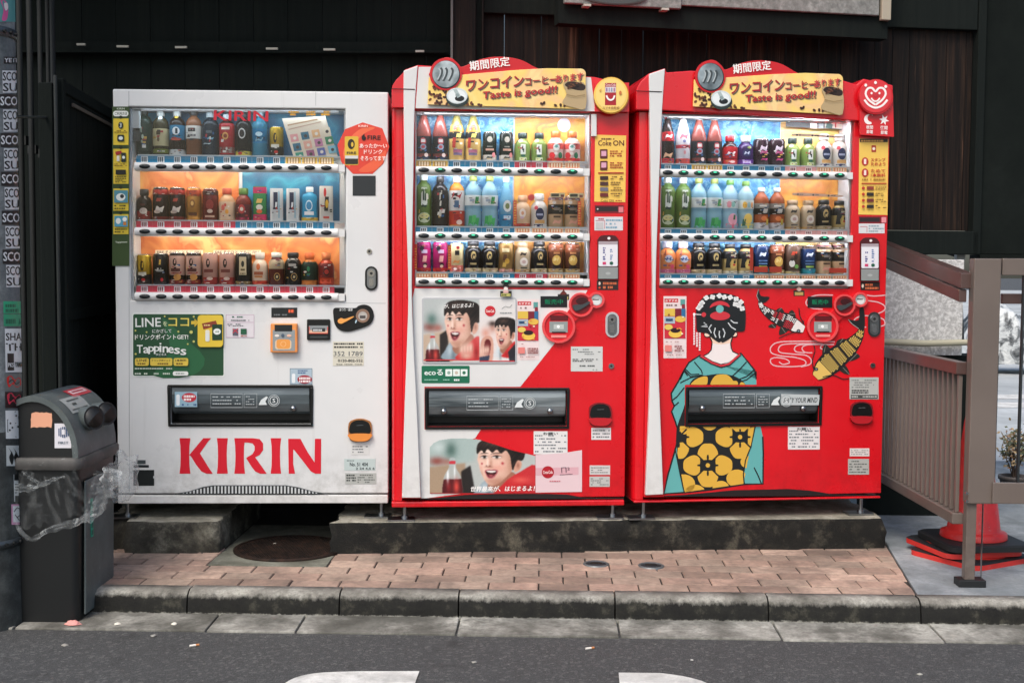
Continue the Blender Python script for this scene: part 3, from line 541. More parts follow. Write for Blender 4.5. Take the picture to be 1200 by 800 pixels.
def pickup(fr, root, x0, y0, x1, y1, hole, screws, note=None, tint='#5c666a'):
    u0, u1, w0, w1 = hole
    p = PM(); p.box(u0 + .001, u1 - .001, .11, .118, w0 + .001, w1 - .001, M_BLACK)
    for a in ((u0 + .001, u0 + .005, .01, .109, w0 + .001, w1 - .001), (u1 - .005, u1 - .001, .01, .109, w0 + .001, w1 - .001), (u0 + .006, u1 - .006, .01, .109, w0 + .001, w0 + .005), (u0 + .006, u1 - .006, .01, .109, w1 - .005, w1 - .001)): p.box(*a, M_BLACK)
    p.build('pickup_bin', root)
    p = PM(); t = .011
    for a in ((u0 - t, u1 + t, w1, w1 + t), (u0 - t, u1 + t, w0 - t, w0), (u0 - t, u0, w0, w1), (u1, u1 + t, w0, w1)): p.box(a[0], a[1], -.009, .004, a[2], a[3], M_BLACK)
    p.build('pickup_frame', root, .0025)
    h = w1 - w0; p = PM(); wb = w0 + h * .26
    prof = [(.004, w1 - .003), (-.002, w1 - h * .2), (.0, w1 - h * .45), (.016, wb + .012), (.03, wb), (.034, wb), (.02, wb + .014), (.005, w1 - h * .45), (.003, w1 - h * .2), (.009, w1 - .003)]
    fm = NB('smoked_acrylic'); st = fm.ramp(fm.noise(1, 4, .6, fm.scaled(1.2, 1, 14)), [(.35, '#454d50'), (.55, tint), (.75, '#8a9598')]); fm.set(st, .16)
    p.loft([[(u, y, w) for y, w in prof] for u in (u0 + .006, u1 - .006)], fm.m, True, False)
    flap = p.build('pickup_flap', root)
    q = PM(fr, .004, .0003)
    cx = (x0 + x1) / 2; cy = y0 + (y1 - y0) * .38; g = '#aab2b4'
    q.line([(cx - 35, cy - 8), (cx + 2, cy - 8), (cx + 2, cy + 8), (cx - 35, cy + 8)], .7, g, closed=True); q.scribble(cx - 33, cy - 6, cx, cy + 6, 3, g, .8, .35)
    q.line([(cx + 4, cy - 8), (cx + 19, cy - 8), (cx + 19, cy + 8), (cx + 4, cy + 8)], .6, g, closed=True); q.scribble(cx + 6, cy - 6, cx + 17, cy + 6, 4, g, .7, .35)
    q.poly([(cx + 21, cy + 5), (cx + 24, cy - 1), (cx + 30, cy - 5), (cx + 32, cy - 4), (cx + 29, cy + 1), (cx + 31, cy + 5)], '#d6dcdc')
    if note:
        q.poly([(cx + 33, cy - 8), (cx + 78, cy - 7), (cx + 77, cy + 5), (cx + 33, cy + 5)], '#b9bfc0'); q.text(note, cx + 34, cy + 2.5, cx + 75, cy + 2, 6, '#2a2e30', .03, .15)
    q.ring(cx + 39, cy, 4.2, 5.2, '#c6cccc'); q.ring(cx + 39, cy, 6.2, 7.0, '#aab2b4'); q.text('S', cx + 37.4, cy + 2.4, cx + 40.6, cy + 2.4, 5, '#dfe4e4', .03)
    q.build('flap_print', flap)
    for sx, sy in screws:
        u, w = fr.uv(sx, sy, .004); s = PM(); n = 10
        s.loft([[(u + r * cos(2 * pi * k / n), y, w + r * sin(2 * pi * k / n)) for k in range(n)] for r, y in ((.013, .012), (.013, -.004), (.010, -.009), (.002, -.011))], M_STEEL, False, True); s.build('screw', flap)
def feet(fr, root, xs, yb=.06):
    for x in xs:
        u = fr.uv(x, 590, 0)[0]; p = PM(); z0 = .0
        p.tube([(u, .05, z0 + .006), (u, .05, yb + .003)], .009, M_STEEL, 8); p.box(u - .075, u + .045, .004, .085, z0 + .0005, z0 + .008, M_STEEL)
        p.tube([(u, .05, z0 + .008), (u, .05, z0 + .02)], .017, M_STEEL, 6); p.build('levelling_foot', root)
def plate_lock(fr, root, x0, y0, x1, y1, rim):
    p = PM(fr, .0, .001); cx = (x0 + x1) / 2; r = (x1 - x0) / 2
    p.poly(ellp(cx, y0 + r, r, r, 10, pi, 2 * pi) + ellp(cx, y1 - r, r, r, 10, 0, pi), rim, .006, d=.006)
    p.poly(ellp(cx, y0 + r, r * .7, r * .7, 10, pi, 2 * pi) + ellp(cx, y1 - r, r * .7, r * .7, 10, 0, pi), M_STEEL, .003, d=.0085)
    p.ring(cx, y0 + r * 1.15, 1.6, 4.0, M_CHROME, d=.014, th=.006); p.ell(cx, y0 + r * 1.15, 2.0, 2.0, M_DARK, d=.0125)
    p.rect(cx - 2.6, y0 + r * 2.0, cx + 2.6, y1 - r * .7, M_CHROME, .004, d=.0125, r=1.5); return p.build('lock_handle', root)
def coin_return(fr, root, x0, y0, x1, y1, lip, rimc):
    p = PM(fr, 0, .0005); cx = (x0 + x1) / 2; w = (x1 - x0) / 2; h = y1 - y0
    out = spl([(x0, y0 + h * .2), (x0 + w * .5, y0 + 1), (cx, y0), (x1 - w * .5, y0 + 1), (x1, y0 + h * .2), (x1, y0 + h * .75), (x1 - w * .35, y1), (x0 + w * .35, y1), (x0, y0 + h * .75)], 3)
    p.poly(out, rimc, .010, d=.010)
    p.poly(spl([(x0 + 2, y0 + h * .24), (x0 + w * .55, y0 + 2.4), (cx, y0 + 1.6), (x1 - w * .55, y0 + 2.4), (x1 - 2, y0 + h * .24), (x1 - 2, y0 + h * .66), (x0 + 2, y0 + h * .66)], 3), M_BLACK, d=.0104)
    p.poly(spl([(x0 + .6, y0 + h * .68), (x1 - .6, y0 + h * .68), (x1 - 1, y0 + h * .85), (x1 - w * .5, y1 - .5), (x0 + w * .5, y1 - .5), (x0 + 1, y0 + h * .85)], 3), lip, .012, d=.020)
    p.line([(cx - 4, y0 + h * .3), (cx + 4, y0 + h * .28)], .8, '#4a5052', d=.0108); return p.build('coin_return', root)
def paper(fr, root, x0, y0, x1, y1, c, rows, ink='#4a4e50', name='sticker', head=None, d=.0012, fill=.75, tilt=0):
    p = PM(fr, d); p.poly([(x0, y0 + tilt), (x1, y0), (x1, y1), (x0, y1 + tilt)], c, .0008)
    if rows: p.scribble(x0 + 1.5, y0 + (3.5 if head else 1.5), x1 - 1.5, y1 - 1.2, rows, ink, fill, .42)
    if head: p.text(head, x0 + (x1 - x0) * .28, y0 + 4.5, x1 - (x1 - x0) * .28, y0 + 4.5, 3.2, '#23272a', .03)
    return p.build(name, root)
M1WHERE = ['top shelf, white machine', 'middle shelf, white machine', 'bottom shelf, white machine']
M2WHERE = ['top shelf, poster machine', 'middle shelf, poster machine', 'bottom shelf, poster machine']
M3WHERE = ['top shelf, kimono machine', 'middle shelf, kimono machine', 'bottom shelf, kimono machine']
def rows_of_drinks(fr, rows, x0, dx, ys, where, own={}):
    seen = {}
    for r, keys in enumerate(rows):
        for i, k in enumerate(keys.split()):
            if k == '-': continue
            x = x0 + dx * i; u = fr.uv(x, ys[r][1], -.09)[0]
            o = place_drink(k, fr, x, ys[r][1], .09, own.get((r, i), '') + where[r], seen); o.location = fr.world(u, .09, ys[r][0])
    close_groups(seen)

# ------------------------------------------------------------------ white machine
def white_machine():
    fr = Frame((-1.9112, 5.3236, .24), radians(3.8)); root = empty('vending_machine', fr.o, fr.a)
    tag(root, 'white vending machine with big red letters beside the rubbish bin', 'vending machine')
    fr.rz = fr.a; W = fr.uv(455, 300)[0]; H = (fr.uv(134, 105)[1] + fr.uv(455, 107.5)[1]) / 2; D = .70
    du0 = fr.uv(152, 240)[0]; du1 = fr.uv(405, 240)[0]; dw1 = fr.uv(278, 126.5)[1]; dw0 = fr.uv(278, 352.5)[1]
    pu0, pu1, pw1, pw0 = fr.uv(200, 475)[0], fr.uv(364, 475)[0], fr.uv(282, 453.5)[1], fr.uv(282, 496.5)[1]
    wb = fr.uv(300, 579)[1]; gx = [207, 222, 235, 246, 258, 332, 345, 358, 370, 383]
    p = PM(); plate(p, .002, W, wb + .004, H, [(du0, du1, dw0, dw1), (pu0, pu1, pw0, pw1)], 0, .19, M_WHITE); p.build('door', root, .006, 3)
    p = PM(); p.box(.006, W - .004, .1925, D, .10, H - .006, M_WHITE); p.build('cabinet', root, .006)
    p = PM(); p.box(0, W - .002, .002, D - .02, .07, wb - .003, M_WHITE2); p.build('base_plinth', root, .004)
    p = PM(fr, 0); p.line([(151, 107), (151.6, 576)], .5, '#8b9092', d=.0004); p.line([(370, 106.5), (370, 124)], .4, '#8b9092', d=.0004)
    p.line([(405, 355), (452, 355.4)], .5, '#9a9fa0', d=.0004); p.build('panel_seam', root)
    feet(fr, root, (146, 446), .07)
    # ventilation grille with its arched top
    p = PM(fr, .0006); arch = [(205, 578.6), (222, 575.5), (238, 570.5), (250, 568.6), (335, 568.6), (350, 571), (366, 575.5), (384, 578.8)]
    p.poly(arch, '#1a1e20'); 
    for k in range(40):
        x = 214 + k * 4.1; yt = 569.3 if 250 < x < 335 else (569.3 + (250 - x) * .2 if x <= 250 else 569.3 + (x - 335) * .2)
        if yt < 577: p.rect(x, yt, x + 1.9, 578, '#c9cdce', d=.0022)
    p.line(arch, .9, '#565b5d', d=.0026); p.build('grille', root)
    # display
    liner(fr, root, du0, du1, dw0, dw1)
    back_print(fr, root, 160, 126, 403, 184, M_BLUE); back_print(fr, root, 160, 201, 280, 259.5, M_WARM); back_print(fr, root, 284, 201, 398, 259.5, M_BLUE, .1485); back_print(fr, root, 160, 277, 398, 334, M_WARM)
    p = PM(fr, -.146); p.rect(280.4, 200, 283.6, 259, '#d7dadb', .004); p.build('divider', root)
    xs = [169.5 + 19.35 * i for i in range(12)]; ws = []
    for yl, yr, ty, tg in ((194.9, 197.2, 183.4, 'bbbbbbbbbyyy'), (271.1, 272.8, 259.0, 'rrrrrrbbbbbb'), (347.1, 348.3, 334.0, 'rrrrrrrrrrrr')):
        ws.append(shelf(fr, root, 158, 396, yl, yr, xs, '0', 4.7, tg, None, ty))
    light_strip(root, du0 + .05, du1 - .03, dw1 - .012, M_LEDD, .03)
    for w in ws[:2]: light_strip(root, du0 + .05, du1 - .03, w - .052, M_LEDW, .05)
    for a, b in ((ws[0] - .02, dw1 - .002), (ws[1] - .02, ws[0] - .062), (ws[2] - .02, ws[1] - .062)): pane(root, du0, du1, a, b)
    rows_of_drinks(fr, ['greentea_dark olivetea barley milktea navytea maple ringtea aqua firegold', 'cola_small swirlcan swirlcan goldcan darkredcan peachbottle rosehip greenpink navypack navypack bluepouch lemoncarton',
                        'firegold blackcan pinkbeige pinkbeige pinkrose pinkrose framecan whiteorange brownglass blackgold greenorange redorange'], 169.5, 19.35, [(ws[0], 184), (ws[1], 259), (ws[2], 334)], M1WHERE)
    # grey box with a cord inside the display
    p = PM(fr, 0); p.rect(153.5, 130, 163, 150, '#bfc3c4', .03, d=-.03); p.rect(155, 153, 163, 165, '#2a2e30', .03, d=-.03); p.build('control_box', root)
    # slanted card with coloured squares, standing on the shelf
    p = PM(fr, -.04); 
    p.poly([(330.5, 139), (381, 136), (396, 184), (345, 187)], '#e9dcc8', .003)
    cs = ['#e8a4a4', '#1d6a86', '#e6b884', '#eadfc8', '#1f6f8c', '#eab09c', '#c880a8', '#2f8a5e', '#2f9a80', '#a85a86', '#5a68b0', '#84c4d8']
    for r in range(3):
        for c in range(4):
            x = 339.5 + c * 12.6 + r * 3.2; y = 158 + r * 10.6 - c * 2.6
            p.poly([(x, y), (x + 9, y - 1.2), (x + 11, y + 7.4), (x + 2, y + 8.8)], cs[r * 4 + c]); p.ell(x + 6, y + 4, 2, 2, '#3a3030' if (r + c) % 2 else '#f0e8dc', n=8)
    p.line([(337, 147), (372, 140)], 1.6, '#b9926a'); p.line([(338, 152), (376, 143)], 1.2, '#c9a890')
    p.build('promotion_card', root)
    for x in (344, 365, 382): p = PM(fr, -.0125); p.scribble(x - 6, 129.5, x + 6, 135.5, 2, '#e0a838', .9, .75); p.build('shelf_talker', root)
    p = PM(fr, -.0125); p.text('KIRIN', 250.5, 141, 314, 142.5, 12, '#c0152c', .06); p.build('pane_lettering', root)
    p = PM(fr, -.13)
    p.scribble(184, 220.5, 214, 224.5, 1, '#f4ece0', .95, .8); p.build('shelf_banner', root); p = PM(fr, -.13); p.scribble(216, 220.5, 240, 224.5, 1, '#d8603a', .95, .8); p.build('shelf_banner', root); p = PM(fr, -.13)
    for x in (182, 250): p.rect(x, 293, x + 56, 298.5, '#f2dfc0'); p.text('FIRE そのひと ともに FIRE', x + 2, 297.6, x + 54, 297.6, 4, '#5a2f24', .02)
    p.build('shelf_banner', root)
    # left hand sign board
    p = PM(fr, 0.004); p.rect(131.5, 125, 151.5, 311.5, '#32481f', .005)
    p.rect(132.5, 130, 150.5, 136.5, '#e9ece6', r=3); p.text('ご利用方法', 134.5, 135, 149, 135, 3.6, '#3a4a2a', .03); p.text('KIRIN', 137, 128.6, 146, 128.6, 2.2, '#cfd8c4', .03)
    for y0, y1 in ((139, 170), (174.5, 215.5), (221, 247), (251, 274.5)): p.rect(132.8, y0, 150.6, y1, '#e2c63a')
    for y in (137.5, 173, 219.5, 249.5): p.ell(141.5, y, 2, 2, '#20280f', n=10)
    p.ell(141.5, 147, 3, 4.2, '#1d2a22', n=12); p.line([(140.3, 144.8), (142.8, 148.6), (141.5, 149.8), (141.5, 144), (142.8, 145.3), (140.3, 149.2)], .5, '#dfe8e4')
    p.scribble(134, 152.5, 149, 156, 2, '#6a4a1e', .8); p.rect(137.5, 158, 145.5, 166, '#1f2d26', r=1.5); p.ell(141.5, 162, 2.6, 2.2, '#dfe8e4', n=12)
    p.poly([(135, 178), (142, 176.5), (143, 180), (136, 182)], '#a8302c'); p.rect(142, 179, 147.6, 190, '#1f2d26', r=1); p.ell(144.8, 184.5, 1.8, 1.8, '#dfe8e4', n=10); p.rect(136.8, 182.5, 140, 189, '#e8e4d8')
    p.scribble(134, 191.5, 149, 195, 2, '#6a4a1e', .8); p.rect(135.5, 199, 147.5, 204.5, '#1f2018'); p.scribble(135, 206, 148, 214.5, 4, '#3a3a1a', .9)
    p.rect(133.6, 223, 149.8, 237.5, '#4f8c9c'); p.ell(141.5, 231, 5.5, 4.5, '#dfe4e0', n=14); p.ell(143, 230, 2.4, 2.4, '#2a2e30', n=10); p.scribble(134, 239.5, 149, 246, 2, '#3a3a1a', .9)
    p.rect(134, 253, 149.6, 265.6, '#4a9ab4'); p.ell(138.6, 259, 3, 3.6, '#e4e8e4', n=12); p.ell(146, 257, 2.6, 2.6, '#e4e8e4', n=12); p.rect(144.4, 260, 148, 264, '#c87a34'); p.scribble(134.5, 267, 149.4, 273.4, 2, '#3a3a1a', .9)
    p.text('Tappiness', 135.2, 285.4, 149, 285, 2.6, '#d8e0cc', .02); p.build('side_sign', root)
    # hot drinks sticker
    p = PM(fr, .001); p.poly([(425, 143.6), (448, 150.5), (456.2, 172), (449, 192), (436.5, 203.8), (413.5, 203.8), (400, 190), (395.4, 170), (404.5, 151.5)], '#d8402e', .0008)
    p.poly(spl([(402, 180), (410, 162), (425, 150), (440, 150), (425, 158), (412, 176), (410, 196)], 3), '#e86a44'); p.poly(spl([(420, 200), (440, 186), (452, 176), (449, 190), (437, 201)], 3), '#e4603c')
    p.rect(404, 160, 420, 193.5, '#d8b23a', r=1.5); p.rect(404.4, 183, 419.6, 192.6, '#2a251c', r=1); p.ell(411.6, 169, 4.2, 6, '#1f1a14', n=14); p.ell(412.8, 169.5, 1.5, 3, '#d8b23a', n=8); p.rect(404.4, 182.5, 419.6, 186, '#cfd0ce'); p.text('FIRE', 406.5, 180.8, 417.5, 180.8, 3, '#2a251c', .03)
    p.text('FIRE', 430.5, 163.6, 446, 164, 5, '#1c1412', .04); p.poly(spl([(424.5, 164), (424, 160), (427, 157), (427.4, 160), (429, 161), (428, 164)], 3), '#1c1412')
    p.text('あったか〜い', 421.5, 173.6, 453.5, 173.6, 5.2, '#fbeee6', .035); p.text('ドリンク', 426.5, 180.4, 448, 180.4, 5, '#fbeee6', .035); p.text('そろってます', 422.5, 188.4, 452, 188.4, 5.4, '#fbeee6', .035); p.text('KIRIN', 420, 149, 431, 149, 2.4, '#fbe0d4', .03)
    p.build('sticker', root)
    p = PM(fr, .0015); p.rect(413.3, 206, 440.2, 229.4, '#23282a', .001); p.build('sensor_window', root)
    p = PM(fr, .0); p.ring(432.8, 294.6, 1.5, 3.2, M_CHROME, d=.004, th=.004); p.ell(432.8, 294.6, 1.7, 1.7, M_DARK, d=.002); p.build('keyhole', root)
    plate_lock(fr, root, 427.8, 312, 442.4, 340.2, M_BLACK)
    # point-card poster
    p = PM(fr, .001); p.rect(154.6, 366.6, 263.4, 441.4, '#dfe4de', .0008, r=3); p.rect(156, 368, 262, 440, '#1d4a2c', r=2)
    p.poly(spl([(190, 372), (215, 395), (240, 420), (225, 440), (180, 440), (200, 410)], 3), '#23603a')
    p.text('LINE', 158.6, 383.2, 188.6, 382.6, 10.5, '#e6e8e2', .02); p.text('を', 191, 382, 196, 382, 5.5, '#cfd8a8', .02); p.text('ココ', 197.5, 382.2, 221.5, 382.2, 9.6, '#e6cf5e', .03)
    p.poly([(224, 376), (228, 376), (228, 373), (233, 378), (228, 383), (228, 380), (224, 380)], '#d8b83a')
    p.text('にかざして', 178.5, 390, 201, 389.6, 4.4, '#e6e8e2', .01); p.text('ドリンクポイントGET!', 158.2, 398, 220.5, 397.4, 6.2, '#f2f2ea', .03)
    for ch, x, y in zip('Tappiness', (160.5, 168, 174, 180.5, 187, 190.6, 197, 204.2, 211.6), (413.5, 413.8, 414.8, 414.6, 412.6, 413, 413.6, 414.6, 416)):
        p.text(ch, x, y, x + (6.6 if ch != 'i' else 2), y, {'T': 9.5, 'p': 9, 'i': 11}.get(ch, 7.2), '#e9ece6', .06)
    p.text('タピネス', 182.5, 416.6, 195, 416.6, 2.8, '#e9ece6', .02)
    for a, b, t in ((158.2, 174.4, 'LINE'), (176, 202, 'ドリンクポイント'), (203.4, 220.6, '1本無料')):
        p.rect(a, 419.4, b, 428.4, '#dcc04a', r=2); p.text(t, a + 2, 423.6, b - 2, 423.6, 3, '#4a3a1c', .03); p.scribble(a + 3, 424.4, b - 3, 427.6, 1, '#6a4a1e', .9)
    p.scribble(158, 430.4, 221, 433, 1, '#c9d4c4', .85); p.scribble(158, 435.8, 199, 439.6, 1, '#c9d4c4', .85); p.rect(202.5, 435, 220.6, 440, '#e6e8e2', r=2); p.scribble(206, 436.6, 217, 438.4, 1, '#3a5a44', .9)
    p.rect(231.6, 369, 261.4, 406.4, '#e2c23c', r=4); p.poly([(236.5, 379), (253, 375.5), (255, 381.5), (238.5, 386)], '#8a3a24'); p.scribble(239, 379.5, 252, 382.5, 1, '#e6cf8a', .9)
    p.rect(248.6, 380, 260.4, 398.6, '#123a24'); p.ell(254.4, 388.4, 4.4, 3.6, '#eef0ea', n=16); p.text('LINE', 252.2, 389.6, 256.8, 389.6, 2, '#1d5a34', .03); p.rect(240.6, 386.5, 245.6, 400, '#e6e2d0', r=1.5); p.ell(243, 395, 2.4, 5, '#dfe4e0', n=12)
    for x, y, r_ in ((158.8, 387.2, 1), (171.8, 389, 1.1), (209, 388.4, 1.2), (224, 389, 2), (227, 400, 1.4), (159, 414.6, 1.2), (193, 370.6, 1), (227, 371, 1.2), (220, 403, 1)): p.ell(x, y, r_, r_, '#c9c46a', n=8)
    p.build('poster', root)
    p = PM(fr, .001); p.rect(264.6, 368.4, 298, 395.6, '#dcd6da', .0006); p.line([(265, 368.8), (297.6, 368.8), (297.6, 395.2), (265, 395.2)], .5, '#b98aa8', closed=True); p.line([(266, 377.6), (297, 377.6)], .4, '#b98aa8')
    p.scribble(272, 369.6, 290, 373, 1, '#3a6a54', .9); p.scribble(266.5, 374, 292, 376.6, 1, '#5a5e60'); p.scribble(266.5, 379, 293, 382.5, 2, '#5a5e60'); p.rect(272.6, 385, 279, 393, '#5a5a66'); p.line([(272.6, 385), (279, 390)], 1, '#c83a4a'); p.line([(279, 385), (272.6, 390)], 1, '#c83a4a'); p.rect(282, 385, 289, 391.6, '#1f5a3c'); p.scribble(282, 392.4, 289, 394.4, 1, '#b0603a', .9); p.build('sticker', root)
    p = PM(fr, .002); p.rect(318, 360.4, 348.2, 371.8, '#171b1c', .002); p.scribble(321, 367.2, 338, 370.4, 1, '#6a7072', .8); p.scribble(338, 361.6, 347.4, 366, 1, '#e8603a', .95, .8); p.build('card_label', root)
    # orange card reader
    p = PM(fr, .0); p.poly([(317, 379), (348, 379), (348.4, 413), (316.6, 413)], '#e8934e', .028, d=.030); p.build('card_reader', root, .004)
    p = PM(fr, .0306); p.rect(319.6, 386.4, 345.6, 411, '#8f9698'); p.rect(321.8, 380.4, 342.4, 388.2, '#15191a'); p.rect(322.4, 398, 341.4, 409.4, '#dcc4a4', r=3); p.rect(324, 397.4, 340, 408.4, '#e89a4a', r=3); p.ring(332, 403, 2.6, 3.4, '#f0b878'); p.ell(324.6, 393.2, 2.8, 1.6, '#e6dcd4', n=10); p.ell(338.8, 393.2, 2.8, 1.6, '#e6b8a0', n=10); p.ell(331.4, 393, 2, 2, '#4a5a6a', n=10); p.build('reader_face', root)
    p = PM(fr, 0); p.rect(359.6, 374, 386.8, 398.4, M_BLACK, .010, d=.010, r=1.5); p.build('bill_slot', root, .002)
    p = PM(fr, .0104); p.rect(362, 381.4, 384.4, 391, '#8a8f90'); p.rect(362.6, 386.8, 384, 390.6, '#d8b49a'); p.line([(362.4, 383), (362.4, 390.4), (384, 390.4), (384, 383)], .9, '#d8402e'); p.rect(366, 384.4, 381, 388.4, '#2a2f30'); p.scribble(367, 384.8, 380, 388, 1, '#c9cdce', .9, .7); p.rect(363, 393.6, 384, 396, '#33393a'); p.build('slot_print', root)
    # coin plate
    p = PM(fr, 0); p.poly(spl([(391, 361.4), (400, 360.6), (416, 360.8), (420, 358.2), (427, 356.8), (434, 359.4), (437.6, 366), (437.4, 374), (432, 381), (420, 385.4), (408, 388.4), (398, 386.4), (392.4, 380), (390.6, 370)], 3), M_BLACK, .007, d=.007); p.build('coin_plate', root, .001)
    p = PM(fr, .0075); p.text('おつり・返却', 398, 364.4, 413, 364.4, 3.2, '#dfe2e2', .03); p.poly(spl([(396, 375), (399.5, 372.6), (404, 373.6), (413.5, 370.6), (414, 371.8), (404, 377.4), (400, 379.2), (396.4, 378)], 3), '#e8a04e', .006, d=.014); p.ring(425, 370, 5.2, 8.0, '#8a6e5c', d=.012, th=.006); p.ell(425, 370, 5.4, 5.4, '#b9b4ae', d=.010); p.rect(421.6, 369.6, 428.4, 373, '#4a4644', d=.0108); p.poly([(416, 377.6), (417.4, 374), (418.4, 376), (416.8, 379)], '#b8d4e4'); p.build('coin_slot', root)
    p = PM(fr, .001); p.rect(390, 400, 426.4, 428.4, '#d3cfbe', .0006); p.scribble(391.4, 400.8, 425, 408.6, 2, '#2c2e2a', .95, .5); p.text('352 1789', 391, 417, 425, 417, 5.4, '#3a4450', .0); p.line([(391, 418.6), (425, 418.6)], .4, '#8a8a80'); p.text('0120-802-552', 396, 424, 425, 424, 3.2, '#2c2e2a', .03); p.scribble(394, 425.6, 424, 427.8, 1, '#8a8a80'); p.build('sticker', root)
    p = PM(fr, .001); p.rect(339.6, 431.4, 366, 450.4, '#a9bcc8', .0006); p.line([(340, 431.8), (365.6, 431.8), (365.6, 450), (340, 450)], .6, '#4a5a68', closed=True); p.rect(342, 437.6, 346, 448.6, '#e4e8ea', r=1.5); p.scribble(349, 433, 362, 438, 2, '#3a5a8a', .9); p.ell(357, 444.4, 8.6, 5, '#9c2434'); p.scribble(350.6, 441, 363.6, 448, 2, '#f0e4e2', .95, .7); p.build('sticker', root)
    pickup(fr, root, 198, 451, 366, 499, (pu0, pu1, pw0, pw1), [(343.4, 478.6)])
    p = PM(fr, .0075); p.rect(204.8, 459, 231, 476.6, '#93b4c4', .0006); p.rect(206.6, 462, 210.6, 475, '#e4e8ea', r=1.5); p.ell(221.6, 465.6, 8.6, 5.4, '#c02c3c'); p.scribble(215.4, 462, 228, 469.4, 2, '#f4e8e6', .95, .7); p.scribble(213, 472, 230, 476, 1, '#3a5a8a', .9); p.build('sticker', root)
    # big red letters
    R = '#cf1029'; p = PM(fr, .001)
    def sx(x): return 140 + x / 6.667
    def sy(y): return 480 + y / 6.667
    def stem(x0, x1, y0=221, y1=498): p.poly([(x0 - 5, y0), (x1 + 5, y0), (x1 - 2, y0 + 60), (x1 - 4, (y0 + y1) / 2), (x1 - 2, y1 - 60), (x1 + 5, y1), (x0 - 5, y1), (x0 + 2, y1 - 60), (x0 + 4, (y0 + y1) / 2), (x0 + 2, y0 + 60)], R, .0008, d=.001)
    class Q: pass
    fr2 = type('F2', (), {})(); fr2.uv = lambda x, y, d=0: fr.uv(sx(x), sy(y), d); fr2.xyz = fr.xyz; p.fr = fr2
    stem(474, 549); p.poly([(545, 352), (620, 262), (655, 221), (716, 221), (690, 250), (628, 340), (700, 455), (728, 498), (680, 498), (640, 480), (600, 430), (558, 362)], R, .0008, d=.0014)
    stem(766, 842); stem(902, 976)
    p.poly([(976, 221), (1040, 221), (1095, 228), (1122, 262), (1122, 315), (1095, 352), (1060, 370), (1110, 440), (1150, 498), (1098, 498), (1060, 480), (1030, 440), (990, 378), (1000, 368), (1040, 345), (1056, 315), (1056, 285), (1040, 262), (1005, 255), (976, 255)], R, .0008, d=.0014)
    stem(1186, 1258); p.poly([(1318, 226), (1352, 226), (1357, 320), (1357, 420), (1372, 498), (1322, 498)], R, .0008, d=.0010)
    p.poly([(1318, 226), (1414, 226), (1470, 330), (1524, 410), (1527, 226), (1576, 226), (1574, 498), (1530, 498), (1495, 480), (1368, 316), (1352, 305), (1345, 240)], R, .0008, d=.0014)
    p.build('lettering', root)
    coin_return(fr, root, 408.6, 490.4, 435, 517, '#e08a3c', '#9a6434')
    paper(fr, root, 411.5, 520, 433, 532.4, '#cfd0ce', 3, '#6a6e70'); 
    p = PM(fr, .001); p.rect(403.4, 537.4, 440, 551, '#b6c4c2', .0006); p.scribble(404.6, 538.4, 416, 540.6, 1, '#5a6664'); p.text('No. 51 404', 410, 546, 431, 546, 4.4, '#1d2a2e', .04); p.text('2 24 4,5 6', 417, 550.4, 439, 550.4, 3, '#1d2a2e', .03); p.build('sticker', root)
    p = PM(fr, .001); p.rect(404.6, 554, 441, 567, '#a9aca8', .0006); p.scribble(406, 555, 417, 564, 3, '#2c3230', .95, .6); p.scribble(419, 555, 439, 566, 4, '#6a6e6a'); p.build('sticker', root)
    p = PM(fr, .001); p.rect(156.4, 550.4, 180.6, 568.8, '#181d1e', .0008); p.rect(179.6, 557.6, 181, 560, '#cfd4d6'); p.rect(156.6, 544.6, 174.4, 547.4, '#20262a'); p.rect(160.4, 538.8, 170.6, 543.2, '#3f474a'); p.build('label_plate', root)
    return fr
white_machine()
# ------------------------------------------------------------------ the two red machines
def red_shell(fr, root, c):
    """c: dict of photo measurements of one machine"""
    W = c['W']; D = .70; hw = fr.uv(*c['hood_b'])[1]; wb = fr.uv(*c['door_b'])[1]
    du0, du1, dw0, dw1 = c['disp']; pu0, pu1, pw0, pw1 = c['pick']
    x0 = .047
    p = PM(); plate(p, x0, W, wb + .004, hw, [(du0, du1, dw0, dw1), (pu0, pu1, pw0, pw1)], 0, .19, M_RED); p.build('door', root, .005, 3)
    p = PM(); p.box(.004, W - .004, .1925, D, .10, hw + .03, M_RED); p.build('cabinet', root, .006)
    p = PM(); p.box(0, W - .002, -.004, D - .02, c['w0'], wb - .010, M_RED); p.build('base_plinth', root, .005)
    p = PM(); sec = [(.0, .19), (.0, .05), (.003, .034), (.010, .022), (.020, .016), (.032, .014), (.046, .014), (.046, .19)]
    p.loft([[(a, b, z) for a, b in sec] for z in (wb - .008, hw + .0)], M_RED, True, False); p.build('corner_post', root)
    # hood, a solid cap in front of and above the display
    uw = [fr.uv(x, y, .02) for x, y in c['hood']]
    p = PM(); p.prism(uw, -.020, D - .01, M_RED); p.build('hood', root, .005, 3)
    # white curved trim
    p = PM(fr, 0); L = spl(c['trimL'], 4, False); Rr = spl(c['trimR'], 4, False)
    yb = c['seam']; top = [q for q in L if q[1] <= yb - .6]; 
    p.poly(L + Rr[::-1], M_WHITE2, .024, d=.026); p.build('trim_strip', root, .003)
    p = PM(fr, 0); p.line([(c['hood'][0][0], yb), (c['trimR'][0][0] - 3.5, yb + c['seam_dy'])], 1.1, '#3a0a0c' if c['n'] == 2 else '#1a0c0c', d=.0275); p.build('hood_seam', root)
    feet(fr, root, c['feet'], c['w0'])
    # dark slot above the plinth
    p = PM(fr, .0008); p.poly(c['slot'], '#1d1213'); p.build('vent_slot', root)
